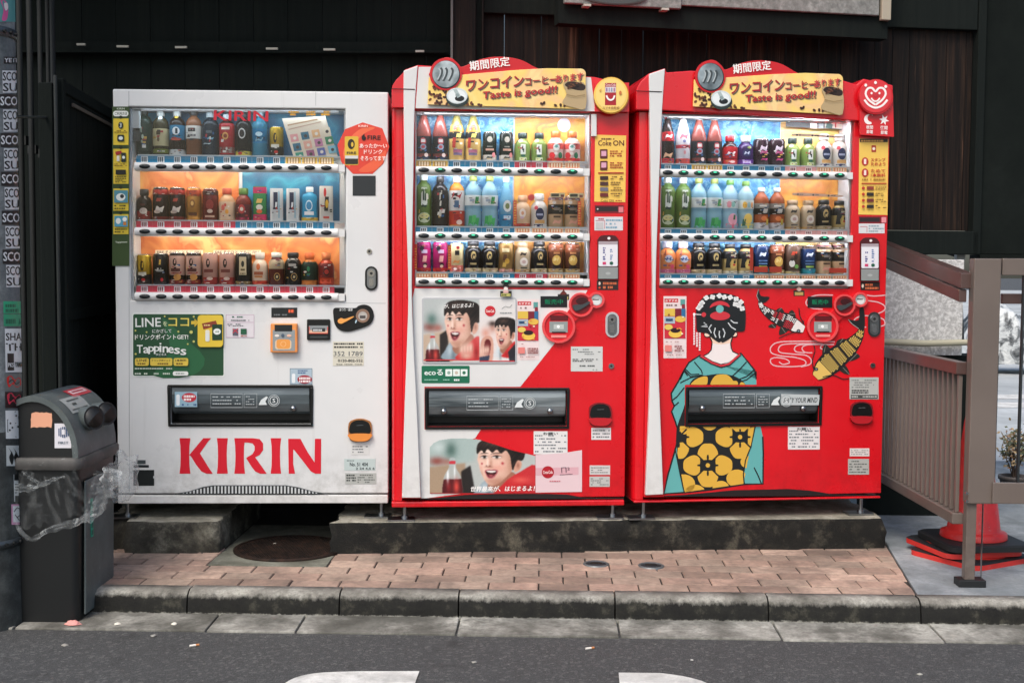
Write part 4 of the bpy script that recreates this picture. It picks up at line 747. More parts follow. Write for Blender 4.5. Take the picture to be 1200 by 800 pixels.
def coin_unit(fr, root, cx, cy, r, x2, y2, r2, x3, y3, r3):
    p = PM(fr, 0)
    p.poly(ellp(cx, cy, r, r, 28), '#cf1220', .012, d=.012); p.poly([(cx + r * .5, cy - r * .85), (x2 - r2 * .9, y2 + r2 * .3), (x2, y2 + r2 * .98), (cx + r * .95, cy - r * .3)], '#cf1220', .009, d=.009)
    p.poly(ellp(x2, y2, r2, r2, 24), '#cf1220', .012, d=.0125); p.poly([(x2 + r2 * .5, y2 - r2 * .8), (x3 - r3 * .4, y3 - r3 * .9), (x3, y3 + r3 * .9), (x2 + r2 * .8, y2 + r2 * .5)], '#cf1220', .009, d=.0095); p.poly(ellp(x3, y3, r3, r3, 20), '#cf1220', .012, d=.013)
    p.ring(cx, cy, r * .86, r * 1.0, '#e04a4c', d=.018, th=.006); p.ring(x2, y2, r2 * .84, r2, '#e04a4c', d=.018, th=.006); p.ring(x3, y3, r3 * .74, r3, '#e04a4c', d=.018, th=.006)
    p.build('coin_unit', root)
    p = PM(fr, .0126); s = r / 19.5
    p.rect(cx - 10 * s, cy - 13 * s, cx + 11 * s, cy - 7 * s, '#5e0a12'); p.rect(cx - 11 * s, cy - 6 * s, cx + 10.5 * s, cy + 7 * s, '#8d9492'); p.rect(cx - 6 * s, cy - 2.5 * s, cx + 6 * s, cy + 3 * s, '#b9beba'); p.ell(cx - .5, cy, 1.8, 1.8, '#f4f6f2', n=10)
    p.rect(cx - 8 * s, cy + 6 * s, cx + 8 * s, cy + 7.4 * s, '#1c0a0c'); p.rect(cx - 9 * s, cy + 10 * s, cx + 9 * s, cy + 13 * s, '#e88a84'); p.build('bill_inlet', root)
    p = PM(fr, .0131); p.ell(x2, y2, r2 * .76, r2 * .76, '#7a0d16'); p.ell(x2 + 1, y2 - r2 * .3, r2 * .5, r2 * .32, '#3a070c', n=14)
    p.poly(spl([(x2 - r2 * .72, y2 + r2 * .12), (x2 - r2 * .4, y2 - r2 * .02), (x2 + r2 * .1, y2 - r2 * .02), (x2 + r2 * .66, y2 - r2 * .28), (x2 + r2 * .7, y2 - r2 * .1), (x2 + r2 * .1, y2 + r2 * .3), (x2 - r2 * .45, y2 + r2 * .5)], 3), '#3c4244', .006, d=.022); p.build('return_lever', root)
    p = PM(fr, .0135); p.ell(x3, y3, r3 * .7, r3 * .7, '#a9aeac'); p.ell(x3, y3 + r3 * .2, r3 * .5, r3 * .42, '#d8dcda'); p.rect(x3 - r3 * .5, y3 - r3 * .12, x3 + r3 * .3, y3 + r3 * .02, '#2a2c2c'); p.build('coin_slot', root)
def led_box(fr, root, x0, y0, x1, y1):
    p = PM(fr, .0); p.rect(x0, y0, x1, y1, '#0c1212', .003, d=.003); q = PM(fr, .0034); p.build('price_display', root); q.text('販売中', x0 + 5, y1 - 3.5, x1 - 5, y1 - 3.5, y1 - y0 - 7, M_GLED, .0); q.build('display_digits', root)
def banknote_reader(fr, root, x0, y0, x1, y1):
    p = PM(fr, 0); p.poly(spl([(x0, y0 + 5), (x0 + 4, y0 + .6), ((x0 + x1) / 2, y0), (x1 - 4, y0 + .6), (x1, y0 + 5)], 3, False) + [(x1, y1), (x0, y1)], '#4a1216', .008, d=.008); p.build('note_reader', root)
    p = PM(fr, .0085); h = y1 - y0; p.ell((x0 + x1) / 2 + 1, y0 + 3.6, 1.8, 1.6, '#f0e4e2', n=10); p.rect(x0 + 1, y0 + h * .14, x1 - 1, y0 + h * .7, '#e2e0e4', r=1.5); p.rect(x0 + 1, y0 + h * .14, x1 - 1, y0 + h * .21, '#a89aa0')
    xm = x0 + (x1 - x0) * .32; xn = x0 + (x1 - x0) * .66
    p.scribble(xm - 1.6, y0 + h * .26, xm + 1.6, y0 + h * .56, 6, '#4a4a88', .9, .7); p.scribble(xn - 1.5, y0 + h * .26, xn + 1.5, y0 + h * .56, 7, '#5a78a8', .8, .6)
    p.rect(xm - 2, y0 + h * .6, xm + 2, y0 + h * .66, '#c83a6a'); p.ell(xn, y0 + h * .63, 2.2, 2, '#1f5a44', n=10)
    p.rect(x0 + .8, y0 + h * .72, x1 - .8, y1 - 1, '#8c908e'); p.ell((x0 + x1) / 2, y0 + h * .86, 3, 1.6, '#a6aaa8', n=12); p.build('reader_print', root)
def slogan_board(fr, root, m, n):
    """the wavy plastic board over the display: m maps board pixels (as on the red-and-white machine) to photo pixels"""
    fm = type('FB', (), {})(); fm.uv = lambda x, y, d=0: fr.uv(*m(x, y), d); fm.xyz = fr.xyz
    p = PM(fm, 0)
    p.poly(spl([(504, 90), (509, 78), (516, 70.5), (523, 67.4), (531, 69.4), (537.6, 76.4), (541, 78.4), (548, 76), (562, 70), (580, 66.8), (598, 67.6), (613, 71.4), (631, 80.6), (650, 84), (600, 92), (540, 92)], 4), '#c8161f', .010, d=.034)
    p.poly([(501, 122.6), (502.4, 91), (510, 90.6), (539, 88), (600, 82.6), (640, 80.2), (676, 80.6)] + ellp(680.6, 86.6, 6, 6, 5, -pi / 2, 0) + [(686.4, 96), (685.8, 128.2)], M_CREAM, .010, d=.0375)
    p.build('slogan_board', root, .0015)
    q = PM(fm, .0385)
    q.text('期間限定', 551, 83.4, 598, 77.4, 11.4, '#f4f0ea', .024)
    q.build('board_lettering', root); q = PM(fm, .0385)
    for dx, dy, c in ((1.6, 1.4, '#6a5a4a'), (0, 0, '#a81c2c')):
        q.text('ワンコイン', 546 + dx, 107 + dy, 613 + dx, 101 + dy, 13.5, c, .045, .12); q.text('コーヒー', 615 + dx, 100.2 + dy, 652 + dx, 97.4 + dy, 9, c, .035, .1); q.text('あります', 651 + dx, 97.6 + dy, 683 + dx, 94 + dy, 9, c if dx else '#c83440', .03, .1)
        q.text('Taste is good!!', 565 + dx, 118.6 + dy, 652 + dx, 111.4 + dy, 11, c if dx else '#b8202e', .03, .15)
    q.build('board_lettering', root); q = PM(fm, .0385); rnd = random.Random(3)
    for k in range(46):
        x, y = rnd.uniform(503, 527), rnd.uniform(98, 122)
        if k == 31: q.build('bean_print', root); q = PM(fm, .0385)
        if k > 30: x, y = rnd.uniform(545, 568) if k < 36 else rnd.uniform(628, 684), rnd.uniform(119, 124)
        a = rnd.uniform(0, pi); c = rnd.choice(['#4a2416', '#6a3a20', '#3a1a10'])
        q.poly([(x + 2.2 * cos(t) * cos(a) - 1.5 * sin(t) * sin(a), y + 2.2 * cos(t) * sin(a) + 1.5 * sin(t) * cos(a)) for t in [2 * pi * i / 8 for i in range(8)]], c, d=.0387 + .00006 * k)
    # can lid
    q.build('bean_print', root); q = PM(fm, .042); q.ell(536, 115.6, 13.4, 10, '#22302c'); q.ell(535.6, 112.4, 12.4, 9.4, '#cfd8d8'); q.ell(535.6, 112.8, 10.4, 7.6, '#e4eaea'); q.ell(538.6, 115.6, 5.6, 3.4, '#15191a', n=16); q.poly([(531, 105), (535, 104.4), (540, 113), (536, 115)], '#a9b8b8'); q.ell(536, 111.6, 2.4, 2, '#8a9a9a', n=10)
    q.build('can_lid_print', root); q = PM(fm, .0425)
    q.poly(spl([(660, 97), (664, 110), (659, 121), (672, 126), (686, 127), (686, 100), (676, 96)], 3), '#b49c74'); q.poly(spl([(662, 99), (668, 95.6), (680, 97.4), (686, 101), (684, 106), (674, 105.4), (665, 102.4)], 3), '#2c1a12')
    for k in range(14): q.ell(rnd.uniform(665, 684), rnd.uniform(97.6, 104), 1.5, 1.1, rnd.choice(['#5a3420', '#1c100a', '#6a4028']), n=7)
    q.line([(664, 111), (675, 113), (686, 111)], .8, '#8a744e')
    q.build('sack_print', root)
    # coin disc
    p = PM(fm, 0); mc = NB('brushed_coin'); mc.set(mc.ramp(mc.noise(9, 3), [(.35, '#4a5052'), (.5, '#8d9496'), (.65, '#c9cfd0')]), .28, .9)
    p.poly(ellp(522.4, 87, 19, 19, 32), '#c8161f', .006, d=.0425); p.poly(ellp(522.8, 87.4, 16.4, 16.4, 30), '#1f2426', .002, d=.0445); p.poly(ellp(522.4, 87, 15.6, 15.6, 30), mc.m, .002, d=.0465)
    p.build('coin_disc', root)
    q = PM(fm, .047)
    for x in (514.6, 520.4, 527):
        q.line(spl([(x + 1.5, 80), (x + 3.5, 82.5), (x + 2.6, 88), (x - 1, 95)], 3, False), 2.6, '#3c4446'); q.line(spl([(x - .6, 80.4), (x + 1.6, 83), (x + .8, 88), (x - 2, 93.6)], 3, False), 1.4, '#b4bcbe')
    q.build('coin_relief', root)
def warm_yellow_panel(fr, root, x0, y0, x1, y1, style):
    p = PM(fr, .001); sk = style.get('dx', 0); p.poly([(x0, y0), (x1, y0 + 1), (x1 + sk, y1), (x0 + sk, y1 - .6)], '#ecc25a', .0008); w = x1 - x0
    def X(t): return x0 + w * t
    if style['k'] == 2:
        p.scribble(X(.2), y0 + 3.4, X(.8), y0 + 6.2, 1, '#6a3a24', .95, .7); p.text('Coke', X(.1), y0 + 13, X(.52), y0 + 13, 6.4, '#5a1e1c', .05); p.text('ON', X(.58), y0 + 13, X(.93), y0 + 13, 6.4, '#5a1e1c', .05)
        for k, yy in ((0, 17), (1, 30.6)): p.rect(X(.16), y0 + yy, X(.4), y0 + yy + 11, '#5a2420', r=1); p.rect(X(.2), y0 + yy + 2, X(.36), y0 + yy + 8, '#d8a0b4'); p.scribble(X(.48), y0 + yy + 1, X(.9), y0 + yy + 9, 3, '#a83a24', .85)
        p.rect(X(.1), y0 + 44, X(.92), y0 + 45.6, '#a82a20')
        for k in range(4): p.rect(X(.16), y0 + 48.4 + k * 6.6, X(.42), y0 + 52.8 + k * 6.6, ['#3a2420', '#4a2e2a', '#6a6a78', '#6a2a24'][k]); p.scribble(X(.5), y0 + 48 + k * 6.6, X(.9), y0 + 53 + k * 6.6, 2, '#6a4a24', .8)
        p.text('Coke ON', X(.18), y0 + 78.6, X(.6), y0 + 78.6, 2.8, '#6a5a1e', .02); p.scribble(X(.66), y0 + 76, X(.9), y0 + 78.4, 1, '#a83a24')
    else:
        p.rect(X(.02), y0 + .4, X(.98), y0 + 4.4, '#3a2a20'); p.scribble(X(.06), y0 + 1, X(.92), y0 + 4, 1, '#d8a050', .95, .7); p.rect(X(.42), y0 + 8, X(.58), y0 + 16, '#a83a24', r=1); p.ell(X(.5), y0 + 12, 1.8, 1.8, '#f0e0d0', n=8)
        for k, yy in ((0, 22), (1, 35)): p.ell(X(.2), y0 + yy + 5, 4, 5, '#b83428', n=16); p.rect(X(.16), y0 + yy + 2, X(.24), y0 + yy + 8, '#f0dcd0'); p.text(['スタンプ', 'ためて'][k], X(.4), y0 + yy + 5, X(.9), y0 + yy + 5, 4.2, '#b83428', .03); p.text(['ためよう', '1本無料'][k], X(.4), y0 + yy + 10, X(.9), y0 + yy + 10, 4.2, '#b83428', .03)
        p.scribble(X(.1), y0 + 46, X(.9), y0 + 50, 1, '#a8742e', .6); p.rect(X(.08), y0 + 52, X(.94), y0 + 53.4, '#a82a20')
        for k in range(4): p.ell(X(.14), y0 + 58 + k * 7.2, 1.8, 1.8, '#b83428', n=10); p.rect(X(.26), y0 + 56 + k * 7.2, X(.5), y0 + 60 + k * 7.2, ['#8a3a2c', '#2a2420', '#6a2a24', '#2a2420'][k]); p.scribble(X(.56), y0 + 56 + k * 7.2, X(.94), y0 + 60.4 + k * 7.2, 2, '#6a4a24', .8)
    p.build('payment_panel', root)
def menu_strip(fr, root, x0, y0, x1, y1):
    p = PM(fr, .001); h = y1 - y0; w = x1 - x0
    def P(a, b): return (x0 + w * a, y0 + h * b)
    def rc(a, b, c, d, m, r=0): p.rect(x0 + w * a, y0 + h * b, x0 + w * c, y0 + h * d, m, r=r)
    p.rect(x0, y0, x1, y1, '#e6d4d2', .0008); rc(.04, .04, .64, .1, '#c8242e'); p.text('おすすめ', *P(.08, .09), *P(.6, .09), h * .035, '#f4e8e4', .03); rc(.74, .05, .94, .15, '#5a9a94'); rc(.8, .13, .94, .2, '#8a2434')
    p.scribble(x0 + w * .05, y0 + h * .12, x0 + w * .6, y0 + h * .17, 1, '#7a5a58')
    rc(.04, .2, .96, .68, '#c9283a'); rc(.04, .2, .5, .32, '#dcb84a'); rc(.5, .2, .96, .34, '#7a1c2c'); rc(.78, .2, .96, .34, '#2c6a94'); rc(.04, .33, .5, .44, '#a8b8c4'); p.ell(*P(.74, .37), w * .24, h * .05, '#e0b44a', n=16); p.ell(*P(.22, .5), w * .18, h * .045, '#e0c45a', n=16); p.ell(*P(.52, .6), w * .3, h * .07, '#e8c04e', n=20); p.ell(*P(.52, .55), w * .22, h * .04, '#2a1414', n=16); rc(.1, .36, .4, .4, '#2a4a6a')
    for k in range(6): p.ell(*P(random.uniform(.1, .9), random.uniform(.22, .66)), w * .05, h * .012, random.choice(['#f0e0c0', '#e08a3a', '#7a1420']), n=8)
    rc(.06, .79, .36, .89, '#e08078'); p.scribble(x0 + w * .48, y0 + h * .79, x0 + w * .94, y0 + h * .89, 3, '#8a4a4a', .9, .7); p.scribble(x0 + w * .1, y0 + h * .72, x0 + w * .9, y0 + h * .75, 1, '#b08a88'); p.scribble(x0 + w * .15, y0 + h * .93, x0 + w * .8, y0 + h * .96, 1, '#b08a88'); p.build('menu_poster', root)
class Canvas:
    """soft-brush painting that becomes the ink of a printed photograph (vertex colours of a fine flat grid)"""
    def __init__(s, x0, y0, x1, y1, base, res=2.0):
        s.x0, s.y0, s.res = x0, y0, res; s.w, s.h = int((x1 - x0) * res), int((y1 - y0) * res); s.x1, s.y1 = x1, y1
        s.im = np.ones((s.h, s.w, 3)) * s.c(base); s.X, s.Y = np.meshgrid(x0 + (np.arange(s.w) + .5) / res, y0 + (np.arange(s.h) + .5) / res); s.clip = None; s.rs = np.random.RandomState(4)
    def c(s, h): h = h.lstrip('#'); return np.array([int(h[i:i + 2], 16) / 255 for i in (0, 2, 4)])
    def blur(s, m, sig):
        if sig <= 0: return m
        r = max(1, int(sig * 3)); k = np.exp(-.5 * (np.arange(-r, r + 1) / sig) ** 2); k /= k.sum(); m = np.pad(m, r, mode='edge')
        m = np.apply_along_axis(lambda v: np.convolve(v, k, 'valid'), 0, m); return np.apply_along_axis(lambda v: np.convolve(v, k, 'valid'), 1, m)
    def mask(s, pts, soft=.8):
        m = np.zeros((s.h, s.w), bool); n = len(pts)
        for i in range(n):
            (xa, ya), (xb, yb) = pts[i], pts[(i + 1) % n]
            if ya == yb: continue
            m ^= ((ya > s.Y) != (yb > s.Y)) & (s.X < (xb - xa) * (s.Y - ya) / (yb - ya) + xa)
        return s.blur(m.astype(float), soft)
    def put(s, a, h):
        if s.clip is not None: a = a * s.clip
        s.im = s.im * (1 - a[..., None]) + s.c(h) * a[..., None]
    def fill(s, pts, h, a=1.0, soft=.8): s.put(s.mask(pts, soft) * a, h)
    def glow(s, cx, cy, rx, ry, h, a): s.put(a * np.exp(-((s.X - cx) / rx) ** 2 - ((s.Y - cy) / ry) ** 2), h)
    def strands(s, m, ang, scale, lo, hi):
        t = (s.X * cos(ang) + s.Y * sin(ang)) * scale; v = .5 + .5 * np.sin(t + 1.7 * np.sin(t * .37) + .35 * s.Y); a = m * .55
        s.put(a * v, hi); s.put(a * (1 - v) * .6, lo)
    def build(s, fr, d, name, root, keep=None):
        s.im = np.clip(s.im + s.rs.normal(0, .012, s.im.shape[:2])[..., None], 0, 1)
        n, m = s.w + 1, s.h + 1; vs = []
        a, b_, c_, e = [fr.uv(x, y, d) for x, y in ((s.x0, s.y0), (s.x1, s.y0), (s.x0, s.y1), (s.x1, s.y1))]
        for j in range(m):
            v = j / s.h
            for i in range(n):
                u = i / s.w; vs.append(((a[0] * (1 - u) + b_[0] * u) * (1 - v) + (c_[0] * (1 - u) + e[0] * u) * v, -d, (a[1] * (1 - u) + b_[1] * u) * (1 - v) + (c_[1] * (1 - u) + e[1] * u) * v))
        km = s.mask(keep, 0) > .5 if keep else np.ones((s.h, s.w), bool); fs = [(j * n + i, j * n + i + 1, (j + 1) * n + i + 1, (j + 1) * n + i) for j in range(s.h) for i in range(s.w) if km[j, i]]
        cells = [(j, i) for j in range(s.h) for i in range(s.w) if km[j, i]]
        me = bpy.data.meshes.new(name); me.from_pydata(vs, [], fs); at = me.color_attributes.new('ink', 'FLOAT_COLOR', 'CORNER')
        lin_ = np.where(s.im <= .04045, s.im / 12.92, ((s.im + .055) / 1.055) ** 2.4)
        pd = np.pad(lin_, ((1, 1), (1, 1), (0, 0)), mode='edge'); vc = (pd[:-1, :-1] + pd[1:, :-1] + pd[:-1, 1:] + pd[1:, 1:]) / 4   # one colour per grid point
        idx = np.array(fs).reshape(-1); cc = np.ones((len(idx), 4), np.float32); cc[:, :3] = vc.reshape(-1, 3)[idx]; at.data.foreach_set('color', cc.ravel())
        if 'photo_print' not in MATS:
            b = NB('photo_print'); t = b.n('VertexColor', _layer_name='ink'); b.set(t.outputs[0], .35); MATS['photo_print'] = b.m
        me.materials.append(MATS['photo_print']); o = bpy.data.objects.new(name, me); COL.objects.link(o); o.parent = root; return o
def paint_portrait(cv, X, hair='#1d1715', shirt='#8c9ea8', sc=1.0):
    """a cheering supporter with open mouth and painted cheeks; X maps the unit square to photo pixels"""
    P = lambda pts, n=4: [X(a, b) for a, b in spl(pts, n)]
    ux = abs(X(1, 0)[0] - X(0, 0)[0]); uy = abs(X(0, 1)[1] - X(0, 0)[1])
    G = lambda a, b, rx, ry, h, al: cv.glow(*X(a, b), rx * ux, ry * uy, h, al)
    cv.fill(P([(.34, 1.0), (.38, .84), (.46, .72), (.60, .64), (.9, .70), (1.0, 1.0)]), shirt, 1, 1.0); G(.46, .85, .05, .1, '#c4d2d8', .7); G(.52, .95, .04, .12, '#56666e', .6)
    cv.fill(P([(.50, .82), (.58, .70), (.80, .56), (.88, .66), (.74, .84), (.60, .92)]), '#9c6a56', 1, 1.0)
    cv.fill(P([(.56, 1.0), (.66, .86), (.80, .72), (.95, .60), (1.02, .75), (1.02, 1.0)]), '#c4282a', 1, 1.0); G(.82, .82, .05, .1, '#e45a50', .7); G(.92, .9, .04, .12, '#7a1216', .7); G(.70, .94, .03, .06, '#8a181c', .6)
    ear = P([(.84, .40), (.90, .35), (.955, .41), (.935, .52), (.86, .57)]); cv.fill(ear, '#cf9c86', 1, .8); G(.905, .455, .022, .05, '#8c5646', .7)
    fp = P([(.40, .16), (.375, .28), (.365, .36), (.385, .44), (.40, .53), (.43, .63), (.475, .735), (.53, .795), (.61, .785), (.72, .69), (.82, .55), (.86, .40), (.84, .22), (.7, .1), (.5, .08)]); cv.fill(fp, '#e3bba7', 1, .9); cv.clip = cv.mask(fp, .6)
    G(.86, .42, .12, .30, '#a06a54', .75); G(.66, .76, .16, .10, '#9c644e', .65); G(.48, .22, .10, .08, '#f4dccd', .8); G(.43, .47, .05, .10, '#f2d3c2', .7); G(.66, .44, .09, .09, '#efc8b6', .6); G(.64, .50, .09, .06, '#d88878', .45); G(.41, .50, .03, .05, '#d88878', .4)
    G(.455, .305, .055, .035, '#8e5a4a', .55); G(.625, .300, .07, .038, '#8e5a4a', .55); G(.50, .40, .016, .09, '#f6dfd2', .8); G(.545, .42, .022, .07, '#b07a66', .6); G(.515, .482, .05, .016, '#9c5e4e', .7); G(.485, .462, .010, .010, '#5a2c24', .8); G(.53, .465, .012, .010, '#5a2c24', .8); G(.55, .72, .07, .03, '#c08a76', .6); G(.42, .60, .02, .06, '#b47e6a', .5)
    for x, w in ((.455, .048), (.62, .062)):
        cv.fill(P([(x - w, .318), (x - w * .2, .293), (x + w, .312), (x + w * .1, .335)], 3), '#efe6e0', .95, .4); G(x + .004, .312, .020, .024, '#160f0e', 1.0); G(x + .004, .312, .012, .016, '#0a0606', .9); cv.fill(P([(x - w * 1.15, .314), (x - w * .2, .282), (x + w * 1.15, .306), (x, .299)], 3), '#1c1110', .9, .4); cv.fill(P([(x - w * 1.3, .262), (x, .232), (x + w * 1.4, .250), (x, .250)], 3), '#2c1c18', .85, .6)
    cv.fill(P([(.462, .545), (.51, .522), (.55, .528), (.59, .522), (.642, .55), (.60, .645), (.55, .685), (.505, .672), (.475, .61)]), '#b8626a', 1, .6); cv.fill(P([(.478, .552), (.55, .538), (.624, .555), (.585, .635), (.545, .662), (.51, .652), (.485, .60)]), '#3c1012', 1, .5); cv.fill(P([(.482, .553), (.55, .541), (.618, .556), (.55, .582)], 3), '#f2eae4', .95, .5); G(.545, .632, .035, .022, '#c8666c', .9)
    G(.70, .42, .018, .022, '#a8222e', .95); G(.425, .425, .012, .018, '#a8222e', .9); cv.clip = None
    hp = P([(.36, .26), (.365, .10), (.45, .015), (.6, -.01), (.78, .0), (.95, .06), (1.0, .24), (.965, .37), (.90, .37), (.865, .45), (.835, .54), (.815, .42), (.80, .30), (.745, .20), (.68, .245), (.62, .185), (.56, .235), (.50, .175), (.455, .25), (.42, .195)]); cv.fill(hp, hair, 1, .7); hm = cv.mask(hp, .5); cv.strands(hm, .5, 1.5 * sc, '#0c0908', '#3f2f29'); cv.clip = hm; G(.60, .08, .14, .05, '#6a5248', .55); G(.90, .2, .06, .12, '#0a0707', .6); cv.clip = None
def paint_hand(cv, x, y, s):
    for k in range(4): cv.glow(x + k * 3.2 * s, y - 1.5 * k * s * .4, 2.6 * s, 6.0 * s, '#e6c0ae', .95); cv.glow(x + 1.6 * s + k * 3.2 * s, y, .6 * s, 5 * s, '#a87260', .7)
    cv.glow(x + 5 * s, y + 7 * s, 7 * s, 4 * s, '#dcb09c', .9)
def paint_bottle(cv, x, y0, y1, w):
    h = y1 - y0; sh = spl([(x - w * .5, y1 + 2), (x - w * .5, y0 + h * .62), (x - w * .42, y0 + h * .46), (x - w * .2, y0 + h * .26), (x - w * .15, y0), (x + w * .15, y0), (x + w * .2, y0 + h * .26), (x + w * .42, y0 + h * .46), (x + w * .5, y0 + h * .62), (x + w * .5, y1 + 2)], 4)
    cv.fill(sh, '#aeb8b8', .85, .8); cv.clip = cv.mask(sh, .6); cv.fill([(x - w, y0 + h * .6), (x + w, y0 + h * .57), (x + w, y1 + 3), (x - w, y1 + 3)], '#4a0c10', .95, 1.0); cv.glow(x + w * .22, y0 + h * .8, w * .16, h * .2, '#d84a40', .9); cv.glow(x - w * .2, y0 + h * .8, w * .14, h * .16, '#8a1c20', .8); cv.glow(x - w * .26, y0 + h * .48, w * .07, h * .2, '#f4f8f8', .9); cv.glow(x + w * .12, y0 + h * .36, w * .05, h * .18, '#eef4f4', .8); cv.fill([(x - w * .3, y0 + h * .07), (x + w * .3, y0 + h * .06), (x + w * .3, y0 + h * .15), (x - w * .3, y0 + h * .16)], '#c42c38', .9, .5); cv.clip = None
def red_white_machine():
    fr = Frame((-.68182, 5.33696, .24), radians(6.0)); root = empty('vending_machine', fr.o, fr.a)
    tag(root, 'red and white vending machine with face posters, between the two other machines', 'vending machine')
    W = (fr.uv(736.5, 200)[0] + fr.uv(732.5, 560)[0]) / 2
    du0 = fr.uv(486, 240, 0)[0]; du1 = fr.uv(692, 240, 0)[0]; dw1 = fr.uv(590, 131)[1]; dw0 = fr.uv(580, 336.5)[1]
    pk = (fr.uv(501, 480)[0], fr.uv(664, 480)[0], fr.uv(582, 499.5)[1], fr.uv(582, 457)[1])
    c = dict(n=2, w0=.065, W=W, hood_b=(590, 128.5), door_b=(590, 584), disp=(du0, du1, dw0, dw1), pick=pk, seam=104.2, seam_dy=.8, feet=(474, 720),
             hood=[(459, 104), (460.5, 99.5), (464, 94), (469, 89), (473, 84.5), (474.5, 82), (489.5, 76.5), (505, 77.5), (697, 90.5), (737.4, 100), (737.4, 131), (697, 131.2), (486, 127.5), (485.4, 126.5), (459, 126)],
             trimL=[(473, 83), (473, 130), (474.5, 210), (478.4, 330), (477, 400), (474, 480), (471, 583)], trimR=[(489.6, 77), (486, 128), (484.4, 210), (482.6, 330), (484.6, 400), (488.6, 480), (493, 583)],
             slot=[(492, 584), (512, 583), (545, 579.5), (580, 578.4), (640, 578.2), (664, 579), (684, 582.6), (731, 582.8), (731, 584.2), (492, 584.6)])
    red_shell(fr, root, c)
    # white part of the door and hood, with the diagonal red sweep
    p = PM(fr, .0006); p.cut = (497.4, 453, 667, 503); p.poly([(486, 337.8), (688.5, 340), (682, 352), (672, 370), (650, 402), (609, 454), (564, 502), (557, 513), (549, 516), (549, 577), (500, 583.4), (493.4, 583.4), (488.6, 480), (484.6, 400), (483.4, 350)], M_WHITE2); p.build('white_panel', root)
    p = PM(fr, .0206); p.poly([(490.6, 78.6), (505, 78.6), (692.6, 91), (697.4, 130.6), (487, 127)], M_WHITE2); p.build('hood_panel', root)
    p = PM(fr, 0); p.rect(693, 134, 699, 159.5, M_WHITE2, .012, d=.012); p.build('hinge_cover', root)
    slogan_board(fr, root, lambda x, y: (x, y), 2)
    liner(fr, root, du0, du1, dw0, dw1)
    for a, b, cc, d, m in ((487, 131, 602, 192, M_ICE), (602, 131, 692, 192, M_WARM2), (487, 206, 601, 268, M_ICE), (601, 206, 692, 268, M_WARM2), (487, 283, 601, 322, M_ICE), (601, 283, 692, 322, M_WARM2)): back_print(fr, root, a + 1.5, b, cc - .5, d, m)
    xs = [496.5 + 19.35 * i for i in range(10)]; ws = []
    for yl, yr, ty, tg, lit in ((199.2, 201.9, 189.4, 'yybbbbrroo', '0101010101'), (276.0, 277.9, 266.2, 'bbbbbboooo', '0101010101'), (329.6, 331.4, 319.4, 'oobbbbrroo', '0101010101')):
        ws.append(shelf(fr, root, 487.4, 683, yl, yr, xs, lit, 4.5, tg, None, ty))
    light_strip(root, du0 + .03, du1 - .03, dw1 - .014, M_LEDC, .03)
    for w in ws[:2]: light_strip(root, du0 + .03, du1 - .03, w - .050, M_LEDC, .04)
    for a, b in ((ws[0] - .02, dw1 - .002), (ws[1] - .02, ws[0] - .058), (ws[2] - .02, ws[1] - .058)): pane(root, du0, du1, a, b)
    rows_of_drinks(fr, ['craftpink craftpink yellowlabel yellowlabel blackemblem blackemblem greensmall greensmall apple apple', 'greentall blacktea redwhite mintwater mintwater sodacone paleorange royalwhite georgiadark georgiadark',
                        'magenta magenta pandacan blackcoffee blackcoffee goldbrown cafebeige blackcoffee cornsoup cornsoup'], 496.5, 19.3, [(ws[0], 190), (ws[1], 266), (ws[2], 319)], M2WHERE, {(2, 7): 'beside soup can, '})
    p = PM(fr, -.14); p.ell(661, 146.6, 7.6, 8.4, '#c4c9da', d=-.1475); p.build('backdrop_disc', root)
    p = PM(fr, -.02)
    for x, y in ((650, 229), (672, 229.4)): p.rect(x - 5, y - 3, x + 12, y + 2.4, '#d8cfa0'); p.rect(x - 4, y - 2, x + 5, y + 1.4, '#3a3a24'); p.rect(x + 7, y - 1, x + 11, y + 2, '#7a3a2c')
    p.build('shelf_talker', root)
    for x0, y0, y1 in ((601.5, 235, 264), (677, 236, 264), (484.8, 286, 316), (524.8, 287, 316)): p = PM(fr, -.02); p.rect(x0, y0, x0 + 4, y1, '#dc4a2e', .002); p.scribble(x0 + .8, y0 + 1, x0 + 3.4, y1 - 1, 9, '#f0b84a', .9, .5); p.build('shelf_talker', root)
    p = PM(fr, -.02); p.ell(622.4, 231.4, 4, 4, '#d8484c', n=14); p.build('shelf_talker', root)
    # round badge on the hood
    p = PM(fr, 0); p.rect(697, 97, 737.2, 131, M_RED, .01, d=.030); p.poly(ellp(716.4, 112, 20.6, 21.6, 32), '#c8841e', .016, d=.046); p.poly(ellp(716, 111.4, 20, 20.8, 32), '#f0c860', .003, d=.049); p.build('badge', root)
    p = PM(fr, .0496); p.ell(716, 111, 18, 18.6, '#f2d27a'); p.rect(709, 97.5, 722, 123.5, '#a81c28'); p.rect(709.4, 102, 721.6, 108.6, '#e4dcdc'); p.text('Coca-Cola', 709.8, 101, 721.4, 101, 3, '#f0d8d4', .03)
    for k in range(4): p.rect(710.2 + k * 2.9, 103, 712 + k * 2.9, 107.6, ['#8a6a94', '#a8a0b8', '#8a94a8', '#b0708a'][k])
    p.line(spl([(710.6, 112), (712.6, 116), (715.6, 117.4), (718.6, 116), (720.4, 112)], 4, False), 2, '#f4ece8'); p.text('スマホ自販機', 706, 128, 726, 128, 3, '#8a4a1e', .02); p.ell(727, 109, 1.6, 2.6, '#c8743a', n=10); p.poly([(702, 106), (705, 104), (704, 108)], '#d8a04a'); p.build('badge_print', root)
    warm_yellow_panel(fr, root, 697.4, 158, 733.8, 237, dict(k=2, dx=-1))
